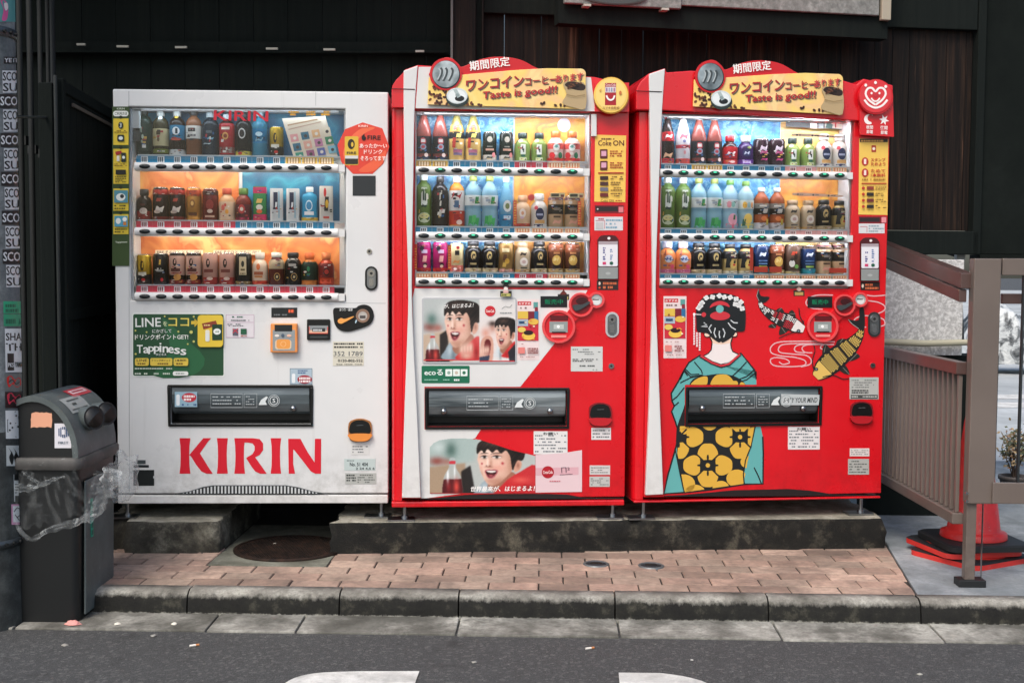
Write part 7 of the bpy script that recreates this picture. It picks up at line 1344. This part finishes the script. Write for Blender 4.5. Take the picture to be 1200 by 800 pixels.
class PoleFr:
    def uv(s, px, py, d=0):
        t = max(-.999, min(.999, (px - PXC) / (20.5 - PXC))); a = asin(t)          # angle around the pole from the camera side
        w = PC.xy + Vector((cos(phi0 + a), sin(phi0 + a))) * PRAD; D = ray(px, py); z = ZC + D.z / D.xy.length * w.length
        return phi0 + a, z
    def xyz(s, u, w, d): return ((PRAD + d) * cos(u), (PRAD + d) * sin(u), w)
pf = PoleFr()
class Pm2(PM):
    def rect(s, x0, y0, x1, y1, m, th=0.0, d=None, r=0):
        d = s.nd() if d is None else d; n = 6
        vs = [s.fr.xyz(*s.fr.uv(x0 + (x1 - x0) * i / n, y, d), d) for y in (y0, y1) for i in range(n + 1)]; s.add(vs, [(i, i + 1, n + 2 + i, n + 1 + i) for i in range(n)], m, True)
BK, WH = '#16191a', '#dfe2e2'
def pole_sticker(y0, y1, bg_, items, x0=1.0, x1=20.2):
    p = Pm2(pf, .001, .0004); p.rect(x0, y0, x1, y1, bg_)
    for it in items: it(p)
    p.build('sticker', po)
T = lambda s, y, h, c, x0=1.6, x1=27: (lambda p: p.text(s, x0, y, min(x1, 20.4), y, h, c, .07))
pole_sticker(0, 26, '#5a9a98', [lambda p: p.poly(spl([(4, 2), (7, 0.5), (11, 4), (12, 14), (10, 24), (5, 24), (7, 12)], 3), '#d85a94'), lambda p: p.poly(spl([(7.5, 5), (11, 4), (12, 10), (9, 13)], 3), '#ecdad8')])
pole_sticker(67, 75, BK, [T('YETI', 73.4, 5, WH, 7)], 6.5)
yy = 83
for k in range(13):
    if k % 2 == 0: pole_sticker(yy, yy + 26, WH, [T('SCO', yy + 12, 10.5, BK, 5), T('SU', yy + 24.5, 10, BK, 5)], 4.6); yy += 27.5
    else: pole_sticker(yy, yy + 16.5, BK, [T('SCO', yy + 13.4, 10.6, WH, 2)], 1.2); yy += 18
    if yy > 335: break
pole_sticker(353, 367, '#22a878', [lambda p: p.scribble(3, 355, 19, 366, 2, '#14684c', .9, .7)])
pole_sticker(368, 382, '#2a9a70', [lambda p: p.scribble(3, 372, 19, 379, 1, '#14684c', .9, .8)])
pole_sticker(385, 436, WH, [T('SHA', 399, 9, BK, 3), T('TH', 411, 9, BK, 3), lambda p: p.rect(4, 414, 11, 434, BK), T('PKS', 430, 5, WH, 4.6, 10.6), T('YAMA', 430, 6, BK, 12)], 2)
def blob(cy, c, bgc): return [lambda p: p.poly(spl([(3, cy - 5), (8, cy - 8), (12, cy - 3), (17, cy - 6), (19, cy + 2), (14, cy + 6), (9, cy + 2), (5, cy + 6)], 3), c), lambda p: p.line(spl([(5, cy), (9, cy - 3), (13, cy + 2), (17, cy - 1)], 3, False), .9, BK)]
pole_sticker(438, 458, '#6a6e6c', blob(448, '#d0201c', 0)); pole_sticker(459, 478, '#2a1618', blob(468, '#c83048', 0))
pole_sticker(481, 514, WH, [lambda p: p.line([(3, 492), (12, 482), (19.6, 488), (19.6, 506), (12, 512), (3, 506), (3, 492), (12, 496), (19.6, 488)], .7, BK), lambda p: [p.ell(x, y, 1.0, 1.2, BK, n=8) for x, y in ((6, 496), (8, 501), (5, 504), (14, 500), (17, 504), (12, 487), (15, 489))]])
pole_sticker(522, 546, '#c4c8c6', [lambda p: [p.poly(spl([(3 + k * 5, 524), (6 + k * 5, 530), (4 + k * 5, 536), (7 + k * 5, 545), (9 + k * 5, 534)], 3), BK) for k in range(3)]])
pole_sticker(556, 588, '#cfd2d0', [lambda p: p.rect(9, 556, 20, 563, BK), lambda p: p.scribble(10, 566, 19, 579, 4, '#4a4e4c'), lambda p: p.rect(9.6, 581, 20, 588, '#2a2e2c')], 8.6)
pole_sticker(591, 615, '#d49ab8', [lambda p: p.rect(7, 593, 18, 612, '#dfe2e2'), lambda p: p.line(spl([(8, 600), (12, 595), (16, 600), (12, 606), (9, 603), (14, 610)], 4, False), .9, BK)], 5.4)
for y0, h in ((636, 9), (27, 10)):
    P = ony(10, y0, 4.4); q = PM(); n = 40; z = P.z; hh = h / 300
    q.loft([[((PRAD + e) * cos(2 * pi * k / n), (PRAD + e) * sin(2 * pi * k / n), zz) for k in range(n)] for e, zz in ((.0, z - hh), (.005, z - hh), (.007, z), (.0, z))], col('#50565a', .4, .7), False, True); q.build('band', po)
    for k in range(4): a = phi0 + .55 + k * .22; q = PM(); q.tube([((PRAD + .004) * cos(a), (PRAD + .004) * sin(a), z - hh / 2), ((PRAD + .014) * cos(a), (PRAD + .014) * sin(a), z - hh / 2)], .007, M_DARK, 8); q.build('bolt', po)

# ------------------------------------------------------------------ rubbish bin
BP = onz(94, 733, 0); bn = empty('rubbish_bin', (BP.x, BP.y, 0), radians(1.0)); tag(bn, 'dark grey domed rubbish bin with two round holes and a plastic liner', 'rubbish bin')
BW, BD, HR = .335, .42, .60
q = PM()
def rr3(x0, x1, y0, y1, r, z, n=4): return [(x, y, z) for x, y in rrect(x0, y0, x1, y1, r, n)]
q.loft([rr3(-BW + .02, -.012, .012, BD - .012, .03, 0), rr3(-BW + .012, -.006, .006, BD - .006, .03, .3), rr3(-BW, 0, 0, BD, .03, HR)], M_BIND, True, True); q.build('body', bn)
q = PM(); q.loft([[(-.004, .05, .03), (.004, .052, .03), (.004, BD - .052, .03), (-.004, BD - .05, .03)], [(.004, .05, HR - .05), (.012, .052, HR - .05), (.012, BD - .052, HR - .05), (.004, BD - .05, HR - .05)]], M_BIN, True, False); q.build('side_panel', bn, .003)
q = PM(); q.loft([rr3(-BW - .012, .014, -.014, BD + .014, .035, HR + .001), rr3(-BW - .016, .020, -.018, BD + .018, .035, HR + .012), rr3(-BW - .016, .020, -.018, BD + .018, .035, HR + .038), rr3(-BW - .008, .010, -.01, BD + .01, .03, HR + .046)], M_BINR, True, True); q.build('rim', bn)
DH = .235; cxb = -BW / 2; z0 = HR + .046
def arch(e, y): return [(cxb + (BW / 2 + .004 - e) * cos(pi * k / 22), y, z0 + (DH - e) * sin(pi * k / 22) ** .96) for k in range(23)]
q = PM(); o_, i_ = arch(0, -.004), arch(.022, -.004); o2 = arch(0, BD)
q.add(o_ + o2, [(k, k + 1, 24 + k, 23 + k) for k in range(22)], M_BIN, True); q.add(o_ + i_, [(k, k + 1, 24 + k, 23 + k) for k in range(22)], M_BIN); q.add(i_ + arch(.022, .010), [(k, k + 1, 24 + k, 23 + k) for k in range(22)], M_BIN); q.add(o2, [tuple(range(22, -1, -1))], M_BIN); q.build('dome', bn)
q = PM(); q.add(arch(.022, .010), [tuple(range(23))], M_BIND); q.build('front_plate', bn)
for yy in (.17, .31):
    q = PM(); a = radians(33); bx, bz = cxb + BW / 2 * cos(a) - .02, z0 + DH * sin(a) ** .96 - .005; dv = Vector((.80, -.55, .14)).normalized(); st = Vector((bx, yy, bz)) - dv * .02
    q.tube([st, st + dv * .105], .047, M_BIN, 20, False); q.tube([st + dv * .105, st + dv * .1051, st + dv * .06], [.047, .040, .039], M_BIND, 20, False); e_ = PM(); q.tube([st + dv * .055, st + dv * .056], .039, M_BLACK, 20, True); q.build('opening_tube', bn)
BF = Frame(bn.location, bn.rotation_euler.z)
BFd = Frame(BF.world(0, .010, 0), bn.rotation_euler.z)
class BF2:
    def uv(s, x, y, d=0): return BF.uv(x, y, d - .010)
    def xyz(s, u, w, d): return (u, .010 - d, w)
p = PM(BF2(), .001); rag = [(37 + 2.4 * k + random.uniform(-.5, .5), 483.4 + random.uniform(-.8, .8)) for k in range(11)] + [(61 + random.uniform(-.6, .6), 484 + 2.6 * k) for k in range(1, 7)] + [(60 - 2.4 * k, 500.4 + random.uniform(-.8, .8)) for k in range(11)] + [(36.4 + random.uniform(-.6, .6), 499 - 2.6 * k) for k in range(1, 6)]
p.poly(rag, '#e0a283'); p.build('sticker', bn)
p = PM(BF2(), .001); p.rect(64, 496, 83.4, 524.8, '#d8d6dc')
for k in range(6): x = 68.4 + k * 2.2; p.rect(x, 499.4 + abs(k - 2.5) * .9, x + 1.4, 513 - abs(k - 2.5) * .9, '#2f4a70')
p.rect(72, 503, 76, 509, '#d8d6dc'); p.text('FIRST', 68, 520, 80, 520, 3, '#4a5a68', .02); p.build('sticker', bn)
def dome_sticker(a0, a1, y0, y1, c, name='sticker', marks=None):
    q = PM(); n = 5; f = lambda a, y, e: (cxb + (BW / 2 + .004 + e) * cos(a), y, z0 + (DH + e) * sin(a) ** .96); vs = [f(radians(a0 + (a1 - a0) * i / n), y, .002) for y in (y0, y1) for i in range(n + 1)]; q.add(vs, [(i, i + 1, n + 2 + i, n + 1 + i) for i in range(n)], c, True)
    for u0, u1, v0, v1, cc in marks or ():
        vs = [f(radians(a0 + (a1 - a0) * (u0 + (u1 - u0) * i / 3)), y0 + (y1 - y0) * v, .003) for v in (v0, v1) for i in range(4)]; q.add(vs, [(i, i + 1, 5 + i, 4 + i) for i in range(3)], cc)
    q.build(name, bn)
dome_sticker(78, 62, .20, .40, '#c83a44', marks=[(.25, .75, .1, .9, '#e8c4c4'), (.4, .6, .2, .8, '#b02a38')])
dome_sticker(64, 42, .06, .26, '#9a9e9c', marks=[(.2, .3, .2, .8, '#4a4e4e'), (.45, .6, .3, .5, '#3a3e3e'), (.8, .86, .1, .9, '#4a4e4e')]); dome_sticker(108, 100, .1, .16, '#3a8a9a')
q = PM(); q.box(.0095, .0115, .1, .124, HR - .28, HR - .13, '#23947a')
for k in range(5): q.box(.0116, .0122, .104, .12, HR - .272 + k * .028, HR - .254 + k * .028, '#0f5a4a')
so_ = q.build('sticker', bn)
# plastic liner hanging out of the rim
def bag_mat():
    b = NB('clear_liner'); t = b.t; tr = b.n('BsdfTransparent'); b.set('#cfd6d8', .18); tl = b.n('BsdfTranslucent', Color=hexc('#cfd6d8')); m1 = b.n('MixShader', i0=.35, i1=b.b.outputs[0], i2=tl.outputs[0])
    f = b.ramp(b.noise(26, 5, .7, dist=1.0), [(.45, .03), (.56, .10), (.66, .45), (.72, .06)]); lw = b.n('LayerWeight', Blend=.35); fac = b.n('Math', _operation='MAXIMUM', i0=f, i1=b.n('Math', _operation='MULTIPLY', i0=lw.outputs[1], i1=.45).outputs[0]).outputs[0]
    mx = b.n('MixShader', i0=fac, i1=tr.outputs[0], i2=m1.outputs[0]); t.links.new(mx.outputs[0], b.out.inputs[0]); b.bump(b.noise(40, 4, .6, dist=2), .6, .01); return b.m
M_BAG = bag_mat()
def bag_sheet(path, drop, amp, seed, m=26, outw=.02):
    """hanging film: path along the rim (x, y), drop(t) = hang length"""
    q = PM(); n = len(path) - 1; vs = []
    for i, (x, y, nx, ny) in enumerate(path):
        t = i / n
        for j in range(m + 1):
            s = j / m; h = drop(t) * s; o = outw * (.4 + s) + amp * noise.noise((t * 9 + seed, s * 5, seed)) + amp * .5 * noise.noise((t * 25, s * 16, seed + 4)); sx = amp * 1.2 * noise.noise((t * 7 + 9, s * 4, seed + 2)) * s
            vs.append((x + nx * o + ny * sx, y + ny * o + nx * sx, HR + .0 - h + .012 * noise.noise((t * 12, s * 3, seed + 7)) * s))
    q.add(vs, [(i * (m + 1) + j, (i + 1) * (m + 1) + j, (i + 1) * (m + 1) + j + 1, i * (m + 1) + j + 1) for i in range(n) for j in range(m)], M_BAG, True); return q
def film(name, mid, width, seed, m, dep=.02, n=46, cross=9):
    """a crumpled band of film following a line of photo pixels on the bin's front plane"""
    q = PM(); ctr = spl(mid, max(2, n // (len(mid) - 1)), False); vs = []; N = len(ctr)
    for i, (x, y) in enumerate(ctr):
        t = i / (N - 1); a = ctr[max(0, i - 1)]; b_ = ctr[min(N - 1, i + 1)]; L = hypot(b_[0] - a[0], b_[1] - a[1]) or 1; nx, ny = -(b_[1] - a[1]) / L, (b_[0] - a[0]) / L
        ww = width(t) * (1 + .5 * noise.noise((t * 14, seed, 1)))
        for j in range(cross + 1):
            s = j / cross - .5; d = dep + .016 * noise.noise((t * 11, s * 3, seed)) + .004 * noise.noise((t * 26, s * 6, seed + 3)); e = s * ww + 1.2 * noise.noise((t * 9, s * 3, seed + 8))
            u, w = BF.uv(x + nx * e, y + ny * e, d); vs.append((u, -d, w))
    q.add(vs, [(i * (cross + 1) + j, (i + 1) * (cross + 1) + j, (i + 1) * (cross + 1) + j + 1, i * (cross + 1) + j + 1) for i in range(N - 1) for j in range(cross)], m, True); return q.build(name, bn)
def film_mat(name, lo, mid_, hi, sx, sy, sz):
    b = NB(name); t = b.t; tr = b.n('BsdfTransparent'); b.set('#dfe5e6', .15); tl = b.n('BsdfTranslucent', Color=hexc('#dfe5e6')); m1 = b.n('MixShader', i0=.4, i1=b.b.outputs[0], i2=tl.outputs[0])
    f = b.ramp(b.noise(1, 5, .7, b.scaled(sx, sy, sz), 1.5), [(.38, lo), (.54, mid_), (.62, hi), (.68, lo)]); lw = b.n('LayerWeight', Blend=.3); fac = b.n('Math', _operation='MAXIMUM', i0=f, i1=b.n('Math', _operation='MULTIPLY', i0=lw.outputs[1], i1=.5).outputs[0]).outputs[0]
    mx = b.n('MixShader', i0=fac, i1=tr.outputs[0], i2=m1.outputs[0]); t.links.new(mx.outputs[0], b.out.inputs[0]); b.bump(b.noise(22, 3, .5, dist=1.5), .5, .01); return b.m
FM1 = film_mat('liner_film', .008, .02, .12, 7, 7, 16); FM2 = film_mat('liner_fold', .10, .22, .55, 14, 14, 9)
film('liner', [(16, 582), (45, 588), (72, 584), (98, 574)], lambda t: 62 - 14 * t, 1.7, FM1, .016)
film('liner_fold', [(12, 600), (24, 622), (37, 632), (52, 623), (70, 617), (88, 612), (102, 606)], lambda t: 4.5 + 5 * t, 2.9, FM2, .03)
film('liner_fold', [(16, 570), (36, 572), (52, 566), (64, 561), (76, 558)], lambda t: 9 - 7 * t, 4.4, FM2, .022)
film('liner_fold', [(26, 552), (36, 560), (46, 566)], lambda t: 3 + 2 * t, 6.1, FM2, .024)
film('liner_fold', [(132, 548), (128, 566), (120, 584), (111, 600), (101, 608)], lambda t: 24 - 14 * t, 7.7, FM2, .03)
film('liner_fold', [(116, 552), (113, 572), (108, 590), (103, 604)], lambda t: 12, 9.2, FM1, .02)
q = PM(); cpt = Vector((.075, BD * .72, HR - .075)); n1, n2 = 24, 16
vs = []
for i in range(n1 + 1):
    for j in range(n2 + 1):
        a, b_ = 2 * pi * (i % n1) / n1, pi * j / n2; d = Vector((sin(b_) * cos(a) * .06, sin(b_) * sin(a) * .07, cos(b_) * .09)); k = 1 + .55 * noise.noise(d * 24) + .12 * noise.noise(d * 60); vs.append(tuple(cpt + d * k))
q.add(vs, [(i * (n2 + 1) + j, (i + 1) * (n2 + 1) + j, (i + 1) * (n2 + 1) + j + 1, i * (n2 + 1) + j + 1) for i in range(n1) for j in range(n2)], FM2, True); q.build('liner_bunch', bn)

# ------------------------------------------------------------------ fence on the right
FP = onz(1138, 686, .1); FY = FP.y; fe = empty('metal_fence', (FP.x, FY, .1)); tag(fe, 'brown metal slatted fence with a broad front post beside the kimono machine', 'fence')
def W2(px, py, y): v = ony(px, py, y); return v.x - FP.x, v.z - .1
def fbox(px0, py0, px1, py1, y0, y1, m, name, bev=.003):
    a, b_ = W2(px0, py1, y0), W2(px1, py0, y0); q = PM(); q.box(a[0], b_[0], y0 - FY, y1 - FY, a[1], b_[1], m); return q.build(name, fe, bev)
fbox(1134, 303, 1174, 590, FY - .03, FY + .03, M_FENCE, 'post', .004); fbox(1130.5, 588, 1145, 684, FY - .012, FY + .03, M_FENCE, 'leg')
fbox(1149.6, 585, 1153, 682, FY - .005, FY + .007, M_STEEL, 'rod', 0); fbox(1124, 680, 1156, 688, FY - .03, FY + .04, M_DARK, 'foot_plate')
fbox(1174.6, 303.6, 1330, 322.6, FY - .02, FY + .02, M_FENCE, 'top_rail'); fbox(1163, 567, 1330, 590, FY - .045, FY - .031, M_FENCE, 'bottom_rail'); fbox(1174.6, 345, 1330, 356, FY + .035, FY + .06, M_FENCER, 'middle_rail')
for k in range(3): fbox(1194.4 + k * 48, 323, 1199.6 + k * 48, 567, FY - .008, FY + .008, col('#23282a', .5), 'bar', 0)
for py in (577, 586.6): v = W2(1131.8, py, FY - .03); q = PM(); q.tube([(v[0], -.034, v[1]), (v[0], -.045, v[1])], .006, M_CHROME, 8); q.build('bolt', fe)
dirv = Vector((-sin(YAW), cos(YAW), 0)); st = Vector((W2(1131, 430, FY)[0], .035, 0)); za = W2(1132.5, 425, FY)[1]; zbm = W2(1129, 616, FY)[1]; FL_ = 2.0
def along(s, z, off=0): v = st + dirv * s; return (v.x + off, v.y, z)
def abeam(s0, s1, z00, z01, h, w, m, name, off=0):
    q = PM(); r = []
    for s, z in ((s0, z00), (s1, z01)): a = along(s, 0, off); r.append([(a[0] - w / 2, a[1], z - h), (a[0] + w / 2, a[1], z - h), (a[0] + w / 2, a[1], z), (a[0] - w / 2, a[1], z)])
    q.loft(r, m, True, False); return q.build(name, fe, .003)
abeam(0, FL_, za, za, .05, .045, M_FENCER, 'panel_rail'); abeam(0, FL_, zbm + .045, zbm + .045, .045, .045, M_FENCE, 'panel_rail')
zr0 = W2(1137, 320, FY)[1]; v1 = ony(1041, 288, 5.79); slope = (v1.z - .1 - zr0) / (5.79 - FY); zr1 = W2(1137, 338.4, FY)[1]
abeam(-.03, FL_, zr0, zr0 + slope * FL_, .062, .05, M_FENCER, 'handrail'); abeam(-.02, FL_, zr1 - .004, zr1 - .004 + slope * FL_, .05, .03, M_FENCER, 'handrail', -.012)
ns = int(FL_ / .059); shared = None
for k in range(ns):
    s = .02 + k * .059; a = along(s, 0)
    if shared is None:
        q = PM(); q.box(-.008, .008, -.011, .011, zbm + .046, za - .052, M_FENCE); o = q.build('slat', fe, .003); shared = o.data
    else:
        o = bpy.data.objects.new('slat', shared); COL.objects.link(o); o.parent = fe
        b_ = o.modifiers.new('edges', 'BEVEL'); b_.width = .003; b_.segments = 2; b_.limit_method = 'ANGLE'
    o.location = (a[0], a[1], 0)
for s in (1.95,): q = PM(); a = along(s, 0, .03); q.box(a[0] - .02, a[0] + .02, a[1] - .02, a[1] + .02, 0, za + .1, M_FENCER); q.build('back_post', fe)
# traffic cones stacked
CP = onz(1158, 664, .1); CP.y += .19
def cone_base(cx, cy, z, rot, s, mrim, mtop, root, name):
    q = PM(); o = rrect(-s, -s, s, s, .05); ro = lambda p_: (cx + p_[0] * cos(rot) - p_[1] * sin(rot), cy + p_[0] * sin(rot) + p_[1] * cos(rot))
    R0 = [(*ro(p_), z) for p_ in o]; R1 = [(*ro(p_), z + .022) for p_ in o]; R2 = [(*ro((p_[0] * .94, p_[1] * .94)), z + .028) for p_ in o]; q.loft([R0, R1], mrim, True, True); q.loft([R1, R2], mtop, True, True); return q.build(name, root)
def cone(root, z, m, h=.66, r=.125, collar=True):
    q = PM(); n = 36; pr = [(r + .018, 0), (r + .016, .022), (r - .002, .03), (r - .012, .034), (.032, h), (.026, h + .004), (.02, h)]
    q.loft([[(rr * cos(2 * pi * k / n), rr * sin(2 * pi * k / n), z + zz) for k in range(n)] for rr, zz in pr], m, False, True); return q.build('cone', root)
for i, (dz, rot, s, dx, dy, lb) in enumerate(((0, .55, .19, -.02, -.02, 'flat red and black cone base lying at the bottom of the cone stack'), (.031, .25, .19, -.035, .03, 'red edged black cone base in the middle of the cone stack'))):
    r_ = empty('cone_base', (CP.x, CP.y, .1 + dz)); tag(r_, lb, 'cone base'); cone_base(dx, dy, 0, rot, s, M_CONEB, M_RUB, r_, 'weight_plate')
    q = PM(); n = 30; q.loft([[(dx + rr * cos(2 * pi * k / n), dy + rr * sin(2 * pi * k / n), zz) for k in range(n)] for rr, zz in ((.16, .0285), (.155, .0305), (.13, .0305))], M_CONEB, False, True); q.build('collar', r_)
tc = empty('traffic_cone', (CP.x, CP.y, .162)); tag(tc, 'red traffic cone with black base behind the fence post', 'traffic cone'); cone_base(0, 0, 0, .12, .19, M_RUB, M_RUB, tc, 'weight_plate'); cone(tc, .03, M_CONE)
# things beyond the fence
BX0, BX1 = ony(1034, 350, 6.28).x, ony(1129, 350, 6.28).x; zt = ony(1080, 304, 6.28).z
q = PM(); zm = ony(1080, 416, 6.28).z; q.box(BX0 - BX0, BX1 - BX0, 0, .22, zm, zt, M_WALLW); ow = empty('rendered_wall', (BX0, 6.28, 0)); q.build('rendered_face', ow, .004); q = PM(); q.box(-.05, BX1 - BX0 + .2, .03, .22, .1, zm - .003, M_BWALL); q.build('shade_base', ow); tag(ow, 'rough white rendered wall block beyond the slatted fence', 'wall')  # near-black box added below the face; its colour stands in for deep shade
q = PM(); P0, P1 = ony(1030, 400, 6.24), ony(1137, 401, 6.24); q.tube([P0, (P0 + P1) / 2 - Vector((0, 0, .008)), P1, P1 + Vector((.05, 0, .12))], .017, col('#a8a48e', .5), 10); op = q.build('conduit'); tag(op, 'beige conduit running along the foot of the rendered wall', 'conduit')
for t in (.2, .5, .8): pass
q = PM(); P0 = ony(1120, 300, 7.0); q.tube([P0 + Vector((-.45, 0, .05)), P0 + Vector((-.3, 0, -.02)), P0 + Vector((-.1, 0, .03)), P0 + Vector((0, 0, 0)), P0 + Vector((.03, 0, -.15)), P0 + Vector((.06, .02, -.5))], .009, M_BLACK, 8); oc = q.build('black_cable'); tag(oc, 'black cable looping under the plank wall beside the white block', 'cable')
# covered scooter in the car park
SP = onz(1196, 436, .02); cv = empty('covered_scooter', (SP.x, SP.y, .02), radians(8)); tag(cv, 'scooter under a crumpled silver cover in the car park', 'scooter')
q = PM(); nu, nv = 46, 20; vs = []
for i in range(nu + 1):
    t = i / nu; top = .62 + .34 * math.exp(-((t - .28) / .16) ** 2) + .16 * math.exp(-((t - .72) / .2) ** 2); top *= min(1, (t * 9) ** .5, ((1 - t) * 9) ** .5)
    for j in range(nv + 1):
        a = pi * j / nv; w_ = .36 * (1 + .2 * sin(t * 20)); y = -cos(a) * w_; z = top * sin(a) ** .6 + .14 * (1 - sin(a)); k = noise.noise((t * 10, a * 2.2, 1)) * .07 + noise.noise((t * 24, a * 6, 4)) * .03; vs.append((-.95 + 1.9 * t, y * (1 + k), max(.02, z + k)))
cm = NB('silver_tarp'); cm.set(cm.ramp(cm.noise(3.2, 4, .6, dist=1.2), [(.36, '#1e2224'), (.46, '#6a6e70'), (.52, '#b8bcbc'), (.7, '#d0d2d0')]), .4); cm.bump(cm.noise(9, 4, .6, dist=1), .6, .04)
q.add(vs, [(i * (nv + 1) + j, (i + 1) * (nv + 1) + j, (i + 1) * (nv + 1) + j + 1, i * (nv + 1) + j + 1) for i in range(nu) for j in range(nv)], cm.m, True); q.build('cover', cv)
for t in (-.62, .62):
    q = PM(); n = 24; q.loft([[(t + rr * cos(2 * pi * k / n), y, .22 + rr * sin(2 * pi * k / n)) for k in range(n)] for rr, y in ((.13, -.05), (.21, -.05), (.22, 0), (.21, .05), (.13, .05), (.13, -.05))], M_RUB, False, True); q.build('tyre', cv)
    q = PM(); q.loft([[(t + rr * cos(2 * pi * k / n), y, .22 + rr * sin(2 * pi * k / n)) for k in range(n)] for rr, y in ((.128, -.03), (.128, .03))], M_STEEL, True, False); q.build('rim', cv)
# potted shrub behind the cone
HP = onz(1187, 586, .1); sh = empty('shrub', (HP.x, HP.y, .1)); tag(sh, 'small dry brown and green shrub in a pot behind the fence', 'shrub')
q = PM(); n = 20; q.loft([[(rr * cos(2 * pi * k / n), rr * sin(2 * pi * k / n), z) for k in range(n)] for rr, z in ((.05, 0), (.075, .12), (.082, .12), (.082, .14), (.07, .14), (.066, .12), (.001, .12))], col('#4a4440', .7), False, True); q.build('pot', sh)
q = PM(); rb = random.Random(5); tips = []
for k in range(16):
    a = rb.uniform(0, 2 * pi); l = rb.uniform(.14, .28); sp = rb.uniform(.02, .11); pts = [(0, 0, .115), (cos(a) * sp * .4, sin(a) * sp * .4, .115 + l * .5), (cos(a) * sp, sin(a) * sp, .115 + l)]; q.tube(pts, [.004, .003, .0015], col('#3a2c22', .8), 5); tips.append(pts)
q.build('stem', sh)
q = PM(); cols_ = [col('#4f5434', .6), col('#6a5a3c', .6), col('#8a6a4a', .6), col('#3c4430', .6), col('#a08a68', .6)]
for k in range(420):
    pts = rb.choice(tips); t = rb.uniform(.3, 1.05); b0 = Vector(pts[1]).lerp(Vector(pts[2]), t) + Vector((rb.gauss(0, .022), rb.gauss(0, .022), rb.gauss(0, .02))); d = Vector((rb.gauss(0, 1), rb.gauss(0, 1), rb.gauss(.2, .7))).normalized(); s_ = d.orthogonal().normalized() * .008; L = rb.uniform(.018, .034)
    q.add([b0, b0 + d * L * .5 + s_, b0 + d * L, b0 + d * L * .5 - s_], [(0, 1, 2, 3)], rb.choice(cols_))
q.build('foliage', sh)
# block behind the machines' right foot
bp_ = onz(1030, 592, .1); q = PM(); q.box(0, .09, 0, .2, 0, .14, M_PLTOP); ob = q.build('concrete_block', None, .008); ob.location = (bp_.x + .02, bp_.y + .12, .1); tag(ob, 'loose grey concrete block behind the end of the long plinth', 'block')

# ------------------------------------------------------------------ litter
seen_l = []
for px, py, rot in ((227.5, 757, .5), (691, 760.4, .45)):
    c0 = onz(px, py, .0); r_ = empty('cigarette_butt', (c0.x, c0.y, .0045), rot); tag(r_, ['cigarette butt on the asphalt near the rubbish bin', 'cigarette butt on the asphalt below the red machines'][px > 400], 'cigarette butt')
    q = PM(); q.tube([(-.016, 0, 0), (.006, 0, 0)], .0042, '#e2dcd2' if False else col('#e2dcd2', .6), 8); q.build('paper', r_); q = PM(); q.tube([(.0061, 0, 0), (.018, 0, 0)], .0043, col('#b87a4a', .6), 8); q.build('filter', r_)
for i, (px, py, c, s, lb) in enumerate(((137.6, 731, '#d8d2c4', .014, 'round white paper scrap in the gutter beside the bin'), (204.6, 731, '#d8d2c4', .015, 'torn white paper scrap in the gutter right of the bin'), (86, 731, '#d8948c', .03, 'crumpled pink tissue at the foot of the rubbish bin'), (180, 745, '#8c8a84', .014, 'grey leaf scrap on the asphalt in front of the gutter'), (811, 773, '#c4c2bc', .006, 'tiny white speck of paper on the asphalt by the white marking'), (378, 720.5, '#cfcac0', .012, 'pale scrap lying against the kerb foot'), (76, 756, '#8a8780', .014, 'grey scrap on the asphalt in front of the bin'), (322, 637, '#c9c4b8', .009, 'pale scrap lying on the manhole cover'), (556, 776, '#8a8882', .012, 'grey chewing gum blot between the two white markings'), (1078, 790, '#98968e', .012, 'pale pebble on the asphalt below the fence'))):
    z = .011 if py < 740 and py > 700 else (.001 if py > 700 else .106); c0 = onz(px, py, z); q = PM(); n = 9; rb2 = random.Random(i)
    rg = [[(rr * s * cos(2 * pi * k / n) * rb2.uniform(.6, 1.2), rr * s * .8 * sin(2 * pi * k / n) * rb2.uniform(.6, 1.2), zz * s + rb2.uniform(0, .15) * s) for k in range(n)] for rr, zz in ((1, 0), (.8, .25), (.3, .4))]; q.loft(rg, col(c, .8), True, True); o = q.build('litter_scrap'); o.location = (c0.x, c0.y, z); tag(o, lb, 'litter')
